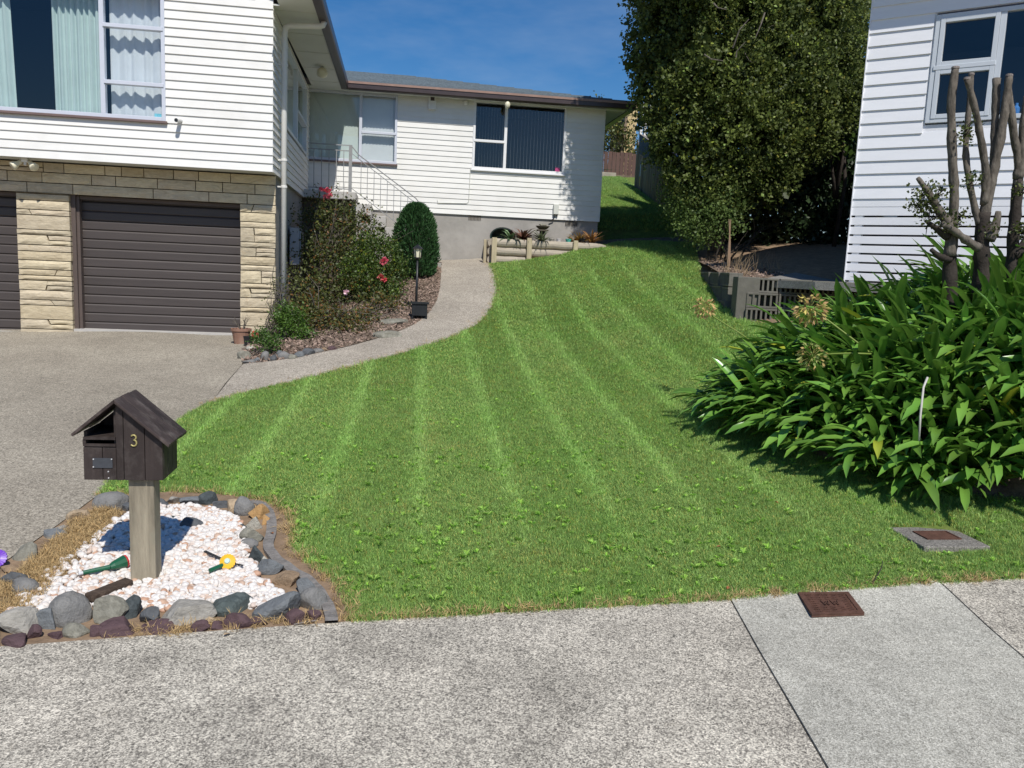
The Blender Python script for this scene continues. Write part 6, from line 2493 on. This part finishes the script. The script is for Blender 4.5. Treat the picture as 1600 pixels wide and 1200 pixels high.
def edge_dist(c):
    d = 9.
    for i in range(len(AP)):
        a, b_ = AP[i], AP[(i + 1) % len(AP)]
        t = np.clip(np.dot(c - a, b_ - a) / np.dot(b_ - a, b_ - a), 0, 1)
        d = min(d, np.linalg.norm(a + (b_ - a) * t - c))
    return d


aga = thing('agapanthus_clump', 'big mounded agapanthus clump of glossy strap leaves on the right side of the lawn', 'agapanthus', (3.9, 5.6, h1(3.9, 5.6)))
leaves = []
for c in pl_:
    ed = edge_dist(c)
    zc_ = h1(*c) + .36 * min(1, ed / .7) + .02 + .10 * max(0, min(1, c[0] - 4.2))
    for k in range(28):
        out_ = np.array([(c[0] - 5.1) * 1.15, c[1] - 6.5])
        out_ = out_ / (np.linalg.norm(out_) + 1e-6) * .75 + np.array([-1.0, -.22])
        a = math.atan2(out_[1], out_[0]) + rg.normal() * .75 if rg.random() < .85 else rg.uniform(0, 6.283)
        # outer plants throw their leaves outwards and over the lawn
        v = int(rg.choice(8, p=[.13, .15, .16, .16, .13, .1, .1, .07]))
        if ed < .25 and rg.random() < .5:
            v = int(rg.choice([4, 5, 7, 6]))
        s = rg.uniform(.72, 1.25) * (.95 if ed < .5 else 1.08) * (.62 if c[1] > 7.0 and c[0] < 5.3 else (.8 if c[1] > 7.4 else 1.0))
        pos = np.array([c[0] + rg.normal() * .03, c[1] + rg.normal() * .03, zc_ + rg.uniform(-.04, .06)])
        leaves.append((pos, a, v, s, rg.normal() * .25))
fwd = np.array([math.sin(YAW * 0), 1, 0])


def score(l):
    tip = l[0] + np.array([math.cos(l[1]), math.sin(l[1]), .6]) * .4 * l[3]
    return depth(tip) - .9 * (tip[2] - h1(tip[0], tip[1])) - (.5 if math.sin(l[1]) < 0 or math.cos(l[1]) < -.5 else 0)


leaves.sort(key=score)
rest_V, rest_F, rest_T = [], [], []
nvert = 0
for i, (pos, a, v, s, rl) in enumerate(leaves):
    mtx = Matrix.Translation(Vector(pos)) @ Matrix.Rotation(a, 4, 'Z') @ Matrix.Rotation(rl, 4, 'X') @ Matrix.Scale(s, 4)
    if i < 300:
        o = bpy.data.objects.new('leaf', aga_mesh[v])
        COL.objects.link(o)
        o.parent = aga
        org = np.array(ORG[aga.name])
        o.matrix_local = Matrix.Translation(Vector(-org)) @ mtx
    else:
        V = np.array(LV[v][0])
        Mx = np.array(mtx)
        rest_V.append(V @ Mx[:3, :3].T + Mx[:3, 3])
        rest_F.append(np.array(LV[v][1]) + nvert)
        tt = rg.uniform(.62, 1.30) * np.array([rg.uniform(.9, 1.1), 1, 1])
        if rg.random() < .012:
            tt = np.array([2.6, 1.45, 1.0])
        rest_T.append(np.tile(tt, (len(V), 1)))
        nvert += len(V)
np_mesh('leaf_mass', np.concatenate(rest_V), np.concatenate(rest_F), MAT['aga_j'], np.concatenate(rest_T), parent=aga, kind='stuff', smooth=True)
print('aga leaves', len(leaves))
soilm = MB()
gx_, gy_ = np.meshgrid(np.arange(2.8, 6.9, .15), np.arange(4.4, 9.5, .15))
zz_ = np.array([[h1(a, b_) + (.34 * min(1, edge_dist(np.array([a, b_])) / .7) if inside(AGA, np.array([a]), np.array([b_]))[0] else -.03) - .02 for a, b_ in zip(r1_, r2_)] for r1_, r2_ in zip(gx_, gy_)])
nx_ = gx_.shape[1]
soilm.add(list(zip(gx_.ravel(), gy_.ravel(), zz_.ravel())), [(j * nx_ + i, j * nx_ + i + 1, (j + 1) * nx_ + i + 1, (j + 1) * nx_ + i) for j in range(gx_.shape[0] - 1) for i in range(nx_ - 1)])
soilm.build('flower_bed_soil', MAT['garden_soil'], kind='structure', smooth=True)


def seed_head(c, r, stalk, tl, rng, name='flower_stalk'):
    m_ = MB()
    m_.tube(stalk + [c], [.007] * len(stalk) + [.006], 8)
    st = m_.build(name, MAT['stalk'], parent=aga, smooth=True)
    n_ = 110
    d = unit(rng.normal(size=(n_, 3)))
    P = np.repeat(np.array(c)[None], n_, 0)
    V1, F1 = leaf_cards(P + d * r * .1, d, np.full(n_, r * .75), np.full(n_, .0016), rng)
    D2 = d + np.array([0, 0, -.5]) + rng.normal(size=(n_, 3)) * .3
    V2, F2 = leaf_cards(P + d * r * .68 * rng.uniform(.85, 1.1, (n_, 1)), D2, np.full(n_, r * .38) * rng.uniform(.7, 1.2, n_), np.full(n_, r * .085), rng, .5)
    tn = np.array(tl)[rng.integers(0, len(tl), n_)] * rng.uniform(.7, 1.25, (n_, 1))
    np_mesh('seed_head', np.r_[V1, V2], np.r_[F1, F2 + len(V1)], MAT['seed'], np.r_[np.repeat(np.array([[.6, .75, .4]]), n_ * 4, 0), np.repeat(tn, 4, 0)], parent=st)


def along(*pts):
    return [onY(x, y, Y) for x, y, Y in pts]


seed_head(onY(1100, 481, 7.5), .118, along((1195, 548, 7.3), (1155, 520, 7.4), (1115, 495, 7.5)), [(1.15, 1.0, .85), (1.2, 1.1, .9)], rg)
seed_head(onY(1266, 482, 6.0), .145, along((1390, 580, 5.7), (1350, 543, 5.8), (1293, 500, 5.95)), [(1., .95, .8), (.75, .6, .5), (1.1, 1.2, .7)], rg)
seed_head(onY(1270, 556, 5.9), .125, along((1362, 553, 5.7), (1330, 552, 5.75), (1300, 553, 5.85)), [(.45, .8, .45), (.6, .85, .5), (.9, .85, .6)], rg)
m_ = MB()
m_.tube(along((1436, 690, 4.9), (1438, 650, 4.9), (1443, 605, 4.95), (1449, 590, 5.0)), [.006, .0075, .007, .008], 8)
m_.build('dead_stalk', pm('bleached_stalk', (.55, .52, .48), .8, .1, 20, .2), parent=aga, smooth=True)

# ================================================================== pruned shrubs before the neighbour's wall
rg = np.random.default_rng(31)


def stem(mb, pts, Y, w0, w1, dy=0.0):
    P_ = smooth_line([onY(x, y, Y + dy * i / max(1, len(pts) - 1)) for i, (x, y) in enumerate(pts)], 4)
    k = depth(P_[0]) / F
    mb.tube(P_, list(np.linspace(w0 * k / 2, w1 * k / 2, len(P_)) * rg.uniform(.88, 1.12, len(P_))), 14, wob=.10)


def cap(parent, x, y, Y, w):
    p = onY(x, y, Y)
    k = depth(p) / F
    m_ = MB()
    m_.lathe([(w * k / 2, -.012), (w * k / 2 * .97, .003), (w * k / 3, .007)], tuple(p), 12)
    m_.build('cut_end', MAT['wood_edge'], parent=parent)


def leafy(parent, spots, Y, rng, n_=26):
    bl = []
    for x, y, r in spots:
        c = onY(x, y, Y - .05)
        k = depth(c) / F
        bl.append((*c, r * k, r * k, r * k))
    crown('foliage', bl, n_ * len(spots), 5, .028, .4, MAT['deep'], parent, rng, lo=(1.2, 1.1, .8), hi=(4.2, 2.6, 1.3), shell=(.2, 1.1), drop=.0, spread=.05)
    m_ = MB()
    for b_ in bl:
        for _ in range(5):
            e = np.array(b_[:3]) + rng.normal(size=3) * b_[3] * .8
            m_.tube([np.array(b_[:3]) + (0, .05, -.03), (np.array(b_[:3]) + e) / 2 + rng.normal(size=3) * .01, e], [.005, .004, .002], 5)
    m_.build('twigs', MAT['bark_dark'], parent=parent)


YT = 6.2
sA = thing('pruned_shrub', 'left pruned shrub: pale straight stump with a low twiggy side branch before the slatted base', 'shrub', tuple(onY(1484, 425, YT)), 'hard-pruned shrubs')
m_ = MB()
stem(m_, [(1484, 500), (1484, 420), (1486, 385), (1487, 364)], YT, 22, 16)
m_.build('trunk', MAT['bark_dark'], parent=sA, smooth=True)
m_ = MB()
stem(m_, [(1487, 372), (1491, 307), (1489, 268), (1487, 215), (1487, 153), (1493, 106)], YT, 15, 11)
m_.build('regrowth_stem', MAT['bark'], parent=sA, smooth=True)
m_ = MB()
stem(m_, [(1484, 400), (1486, 360), (1467, 328), (1452, 303), (1434, 278)], YT - .04, 20, 7)
m_.build('limb', MAT['bark'], parent=sA, smooth=True)
m_ = MB()
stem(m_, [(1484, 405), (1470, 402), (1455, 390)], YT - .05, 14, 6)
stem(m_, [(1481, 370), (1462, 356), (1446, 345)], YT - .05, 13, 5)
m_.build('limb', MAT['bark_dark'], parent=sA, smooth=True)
cap(sA, 1493, 105, YT, 12)
leafy(sA, [(1446, 300, 12), (1458, 340, 13), (1476, 352, 10), (1448, 325, 12), (1500, 345, 10), (1470, 300, 8), (1436, 318, 9)], YT, rg, 18)
leafy(sA, [(1512, 205, 14)], YT, rg)
sB = thing('pruned_shrub', 'middle pruned shrub: thickest trunk forking into four cut stems below the window', 'shrub', tuple(onY(1534, 425, YT)), 'hard-pruned shrubs')
m_ = MB()
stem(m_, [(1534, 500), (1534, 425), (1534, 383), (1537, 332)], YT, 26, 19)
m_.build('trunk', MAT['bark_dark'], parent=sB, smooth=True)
m_ = MB()
stem(m_, [(1536, 345), (1551, 276), (1563, 215), (1571, 165), (1577, 118)], YT, 16, 10)
m_.build('regrowth_stem', MAT['bark'], parent=sB, smooth=True)
for pts, w0, w1, dy in (([(1538, 320), (1540, 268), (1532, 215), (1524, 172), (1511, 122)], 13, 9, -.1), ([(1530, 350), (1522, 320), (1511, 262), (1509, 225), (1513, 180), (1518, 115)], 11, 8, .15),
                        ([(1550, 290), (1553, 240), (1555, 184), (1557, 123)], 12, 11, .1)):
    m_ = MB()
    stem(m_, pts, YT, w0, w1, dy)
    m_.build('limb', MAT['bark'], parent=sB, smooth=True)
    cap(sB, pts[-1][0], pts[-1][1], YT + dy, w1 + 1)
m_ = MB()
stem(m_, [(1530, 388), (1508, 374), (1490, 360), (1472, 350)], YT - .12, 14, 9)
stem(m_, [(1560, 330), (1556, 350), (1545, 375)], YT - .05, 8, 20)
m_.build('limb', MAT['bark'], parent=sB, smooth=True)
cap(sB, 1577, 117, YT, 11)
leafy(sB, [(1520, 285, 9), (1544, 360, 8)], YT, rg, 18)
sC = thing('pruned_shrub', 'right pruned shrub with pale forked stems at the edge beside the blue bottle', 'shrub', tuple(onY(1584, 425, YT)), 'hard-pruned shrubs')
m_ = MB()
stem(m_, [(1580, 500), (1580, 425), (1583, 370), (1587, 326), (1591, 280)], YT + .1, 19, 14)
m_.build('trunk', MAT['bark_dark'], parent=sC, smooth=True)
m_ = MB()
stem(m_, [(1590, 290), (1592, 261), (1585, 215), (1578, 160), (1575, 125)], YT + .1, 14, 9)
m_.build('regrowth_stem', MAT['bark'], parent=sC, smooth=True)
m_ = MB()
stem(m_, [(1590, 280), (1597, 240), (1600, 200), (1606, 150)], YT + .1, 16, 12)
m_.build('limb', MAT['bark'], parent=sC, smooth=True)
m_ = MB()
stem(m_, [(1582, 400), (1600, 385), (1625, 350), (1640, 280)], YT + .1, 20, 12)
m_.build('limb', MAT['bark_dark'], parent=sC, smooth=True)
leafy(sC, [(1604, 360, 12), (1600, 300, 8)], YT, rg, 20)

# ================================================================== tall hedge tree, shrubs and fences behind
rg = np.random.default_rng(41)


def px_blobs(L):
    out = []
    for x, y, Y, rx, rz in L:
        c = onY(x, y, Y)
        k = depth(c) / F
        out.append((*c, rx * k, rx * k * .95, rz * k))
    return out


tb = px_blobs([(1062, 50, 15.9, 80, 90), (1150, 20, 15.6, 110, 100), (1250, 50, 15.9, 92, 92), (1300, 90, 16.4, 50, 80), (1050, 130, 15.8, 62, 80), (1120, 140, 15.2, 90, 85), (1210, 140, 15.3, 90, 90), (1285, 150, 15.9, 58, 56),
               (1082, 215, 15.3, 66, 66), (1160, 215, 15.0, 88, 70), (1240, 205, 15.6, 60, 56), (1118, 290, 15.0, 62, 52), (1182, 275, 15.1, 56, 48), (1095, -190, 14.1, 66, 138), (1140, -35, 15.8, 110, 66), (1240, -30, 16, 105, 66), (1065, -25, 16, 82, 62)])
tbase = np.array([6.25, 15.6, 2.1])
tree = thing('hedge_tree', 'tall dense dark green tree with small olive leaves between the two houses', 'tree', tuple(tbase))
m_ = MB()
m_.tube([tbase - (0, 0, .3), tbase + (0, .1, .7), tbase + (.1, .1, 2.2), tbase + (.15, .2, 4.5)], [.16, .14, .12, .06], 10)
m_.build('trunk', MAT['bark'], parent=tree, smooth=True)
m_ = MB()
for i in range(16):
    branchy(m_, tbase + (0, .1, .9 + i * .2), (rg.normal() * .5 + .25, rg.normal() * .5 - .3, 1.3), 1.5, .045, rg, 1, 6)
m_.build('branches', MAT['bark'], parent=tree, smooth=True)
OLIVE = [(2.4, 2.3, 1.2), (1.9, 1.4, .8), (2.0, 2.2, 1.8)]
crown('crown', tb, 7000, 16, .068, .38, MAT['hedge'], tree, rg, lo=(.38, .42, .45), hi=(1.45, 1.38, 1.1), accents=OLIVE, p=.06, up=.35, spread=.13, shell=(.66, 1.06), drop=.5)
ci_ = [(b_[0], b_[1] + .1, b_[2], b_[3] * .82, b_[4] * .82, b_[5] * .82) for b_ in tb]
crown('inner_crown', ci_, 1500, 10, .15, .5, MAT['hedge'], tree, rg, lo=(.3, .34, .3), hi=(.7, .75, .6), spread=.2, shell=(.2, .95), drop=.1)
m_ = MB()
for (pa, pb2) in (((1145, 75), (1170, 30)), ((1150, 90), (1165, 65)), ((1100, 85), (1130, 95)), ((1195, 20), (1180, 60)), ((1115, 5), (1135, 15))):
    a_, b_ = onY(*pa, 14.0), onY(*pb2, 13.9)
    m_.tube([a_, (a_ + b_) / 2 + rg.normal(size=3) * .03, b_], [.014, .011, .006], 6)
m_.build('bare_twigs', MAT['bark'], parent=tree)
sh = thing('bush', 'smaller lighter-leaved bush growing below the tall tree behind the block wall', 'bush', (6.0, 14.7, 2.0))
sbm = px_blobs([(1078, 325, 15.2, 36, 44), (1105, 350, 14.6, 42, 32), (1128, 320, 14.8, 34, 36), (1065, 300, 15.8, 30, 38)])
crown('crown', sbm, 1100, 11, .05, .36, MAT['hedge'], sh, rg, lo=(.55, .7, .7), hi=(1.35, 1.45, 1.3), spread=.14, shell=(.5, 1.06), drop=.4)
m_ = MB()
for i in range(9):
    branchy(m_, np.array([6.0 + rg.normal() * .12, 14.6 + rg.normal() * .1, 1.9]), (rg.normal() * .3 + .1, rg.normal() * .3, 1.2), .8, .022, rg, 1, 5)
m_.build('stems', MAT['bark_dark'], parent=sh)
sp_ = g(1139, 400)
tp = onY(1138, 402, 13.0)
m_ = MB()
for dx_, dz_ in ((0, .0), (.03, .0)):
    m_.tube([tp + (dx_, 0, -.15), tp + (dx_ * .5, .02, .25), tp + (-dx_, .03, .62)], [.016, .013, .008], 6)
tag(m_.build('bare_sapling', MAT['straw'] if False else pm('dry_stem', (.30, .20, .13), .8, .2, 10, .2), loc=tuple(tp)), 'thin bare brown sapling stems rising behind the block wall', 'sapling')
m_ = MB()
for i in range(46):
    c = np.array([rg.uniform(5.0, 7.4), rg.uniform(11.3, 13.4), 0])
    if (c - NC) @ nx > -1.4:
        continue
    c[2] = float(H_terr(c[0], c[1]))
    for _ in range(5):
        e = c + np.array([rg.normal() * .08, rg.normal() * .08, rg.uniform(.1, .38)])
        m_.tube([c, (c + e) / 2 + rg.normal(size=3) * .02, e], [.003, .0025, .001], 4)
m_.build('dry_stems', pm('straw_stem', (.34, .25, .15), .8, .2, 10, .1), kind='stuff')
q = np.c_[rg.uniform(4.7, 8.5, 5000), rg.uniform(10.4, 15.5, 5000)]
q = q[inside(terr_poly, q[:, 0], q[:, 1]) & (((q - NC[:2]) @ nx[:2]) < -1.3)]
n = len(q)
scatter('leaf_litter', np.c_[q, H_terr(q[:, 0], q[:, 1]) + .012], np.c_[rg.normal(size=(n, 2)) * .5, rg.uniform(0, 6.28, n)], np.repeat(rg.uniform(.7, 1.5, (n, 1)), 3, 1), rg.integers(0, 4, n), variants('litter_chip', ch))


def tree_thing(name, label, base, blobs, mat, rng, n_cl, per, leaf, wid, cat='tree', group=None, **kw):
    t = thing(name, label, cat, tuple(base), group)
    m_ = MB()
    top = np.mean([b_[:3] for b_ in blobs], 0)
    base = np.array(base, float)
    m_.tube([base - (0, 0, .3), base + (top - base) * .5 + rng.normal(size=3) * .08, top], [.05, .04, .02], 8)
    for b_ in blobs:
        m0 = base + (top - base) * .4
        m_.tube([m0, (m0 + np.array(b_[:3])) / 2 + rng.normal(size=3) * .1, np.array(b_[:3])], [.05, .03, .012], 6)
    m_.build('trunk', MAT['bark_dark'], parent=t, smooth=True)
    crown('crown', blobs, n_cl, per, leaf, wid, mat, t, rng, **kw)
    return t


dk = px_blobs([(1180, 340, 17.2, 60, 60), (1235, 320, 17.6, 70, 75), (1300, 300, 17.8, 66, 80), (1340, 260, 17.6, 50, 70), (1270, 240, 18., 70, 70), (1330, 190, 18, 50, 60), (1130, 360, 17.6, 40, 36), (1340, 340, 17.6, 46, 46)])
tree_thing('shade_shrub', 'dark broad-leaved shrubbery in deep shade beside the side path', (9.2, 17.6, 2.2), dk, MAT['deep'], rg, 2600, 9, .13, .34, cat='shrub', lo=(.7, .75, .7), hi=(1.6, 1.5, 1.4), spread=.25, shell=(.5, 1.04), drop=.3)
br = px_blobs([(1318, 180, 16.4, 26, 46), (1296, 205, 16.2, 20, 26), (1330, 140, 16.6, 22, 30)])
tree_thing('broad_leaf_shrub', 'bright broad-leaved climber in the sun against the corner of the next house', (9.0, 16.2, 2.2), br, MAT['shrub'], rg, 130, 8, .15, .38, cat='shrub', lo=(.4, .45, .4), hi=(1.0, .95, .9), accents=[(2.6, 1.6, 2.2)], p=.06, spread=.18, shell=(.5, 1.05), drop=.3)
# sky-side trees behind, seen past the crown
bt_ = px_blobs([(1320, 20, 22, 60, 50), (1360, -20, 22, 60, 60), (1290, 60, 22.5, 40, 40)])
tree_thing('background_tree', 'lighter green tree behind the tall one, against the sky by the next house', (13.5, 22, 3.0), bt_, MAT['hedge'], rg, 420, 10, .12, .4, lo=(.6, .7, .6), hi=(1.6, 1.5, 1.3), spread=.3)

# paling fence along the side yard
fence = thing('paling_fence', 'weathered grey paling fence climbing along the right side of the side yard', 'fence', (6.35, 18.2, 2.6))
FA, FB = np.array([6.30, 17.2]), np.array([7.2, 25.2])
nf = 52
fd_ = (FB - FA) / np.linalg.norm(FB - FA)
fn_ = np.array([-fd_[1], fd_[0]])
for i in range(nf):
    a = FA + (FB - FA) * (i / nf)
    b_ = FA + (FB - FA) * ((i + .88) / nf)
    z0_ = float(H_side(*a)) - .25
    hgt = 1.62 + rg.uniform(-.05, .05)
    m_ = MB()
    off_ = fn_ * rg.uniform(-.012, .012)
    tl_ = rg.normal() * .018
    m_.prism([(a[0] + off_[0], a[1] + off_[1], z0_), (b_[0] + off_[0], b_[1] + off_[1], z0_), (b_[0] + off_[0] + fd_[0] * tl_, b_[1] + off_[1] + fd_[1] * tl_, z0_ + hgt), (a[0] + off_[0] + fd_[0] * tl_, a[1] + off_[1] + fd_[1] * tl_, z0_ + hgt)], (-fn_[0] * .02, -fn_[1] * .02, 0))
    m_.build('paling', MAT['fence'], parent=fence)
for dz_ in (.35, 1.25):
    m_ = MB()
    a, b_ = FA - fn_ * .05, FB - fn_ * .05
    m_.bar((a[0], a[1], float(H_side(*FA)) - .25 + dz_), (b_[0], b_[1], float(H_side(*FB)) - .25 + dz_), .045, .09)
    m_.build('rail', MAT['fence'], parent=fence)
# sleeper step, agave, brown fence and hedge at the end of the yard
m_ = MB()
sz_ = float(H_side(6, 28))
m_.box(4.0, 7.35, 28.0, 28.2, sz_ - .2, sz_ + .24)
tag(m_.build('timber_sleeper', MAT['log'], loc=(6, 28.1, sz_), bevel=.01), 'low timber sleeper edging at the top end of the side lawn', 'sleeper')
m_ = MB()
m_.box(3.0, 9.0, 28.21, 36, sz_ - .5, sz_ + .2)
m_.build('upper_garden', MAT['garden_soil'], kind='structure')
zu = sz_ + .2
ag = onY(952, 252, 30)
tag(rosette('agave_plant', MAT['succ_green'], (6.75, 29.4, zu), 46, 1.0, .11, (.5, .65, .6), (1.1, 1.15, 1.1), rg), 'grey-green spiky agave before the brown fence at the end of the yard', 'agave')
bf = thing('brown_fence', 'dark brown paling fence across the far end of the side yard', 'fence', (6.8, 31.5, zu))
for i in range(34):
    x_ = 3.6 + i * .16
    m_ = MB()
    m_.box(x_, x_ + .145, 31.5, 31.52, zu - .1, zu + 1.25 + rg.uniform(-.03, .03))
    m_.build('paling', MAT['fence_dark'], parent=bf)
m_ = MB()
m_.box(3.5, 9.1, 31.52, 31.58, zu + .3, zu + .4)
m_.build('rail', MAT['fence_dark'], parent=bf)
hb = px_blobs([(948, 205, 33, 30, 30), (968, 215, 33.5, 24, 24), (925, 195, 33, 30, 34), (985, 235, 33, 20, 20)])
tree_thing('flowering_shrub', 'mixed green and pinkish shrub behind the brown fence at the end of the yard', (6.6, 33, zu), hb, MAT['rose'], rg, 520, 10, .10, .4, cat='shrub', lo=(.6, .7, .6), hi=(1.5, 1.5, 1.4), accents=[(3.5, 2.2, 2.4), (3, 2.6, 1.6)], p=.15, spread=.25, shell=(.4, 1.05), drop=.2)
# yellow-grey gable of a neighbour and the white balustrade beyond the paling fence
gy = thing('garden_shed', 'pale yellow weathered shed gable beyond the paling fence', 'shed', (8.4, 33, 5))
pA_, pB_, pC_, pD_ = onY(972, 232, 33), onY(980, 230, 33), onY(989, 160, 33), onY(983, 166, 33)
m_ = MB()
m_.prism([pA_ - (0, 0, 1.5), pB_ - (0, 0, 1.5) + (.25, 0, 0), pC_ + (.25, 0, .1), pC_, pD_], (0, 2.5, 0))
m_.build('wall', MAT['yellow_wall'], parent=gy)
m_ = MB()
m_.prism([pD_ + (-.15, -.1, -.05), pC_ + (.3, -.1, .14), pC_ + (.3, -.1, .2), pD_ + (-.15, -.1, .03)], (0, 2.7, 0))
m_.build('roof', MAT['gutter'], parent=gy)
m_ = MB()
m_.bar(pA_ + (-.05, -.03, -.5), pD_ + (-.05, -.03, .0), .10, .05, up=(0, 1, 0))
m_.build('corner_board', MAT['fence'], parent=gy)
dk_ = thing('deck_balustrade', 'white post balustrade on a grey ledge glimpsed between the paling fence and the tall tree', 'balustrade', tuple(onY(1010, 215, 21)))
for px in (1001, 1007.5, 1014, 1022, 1031):
    a_, b_ = onY(px, 219, 21), onY(px - .3, 160, 21)
    m_ = MB()
    m_.box(a_[0] - .03, a_[0] + .03, 21, 21.06, a_[2], b_[2])
    m_.build('post', MAT['white'], parent=dk_)
a_, b_ = onY(999, 214, 21), onY(1050, 250, 19)
m_ = MB()
m_.prism([a_ - (0, 0, .4), b_ - (0, 0, .4), b_ + (0, 0, .08), a_ + (0, 0, .08)], (.4, .25, 0))
m_.build('ledge', MAT['edging'], parent=dk_)
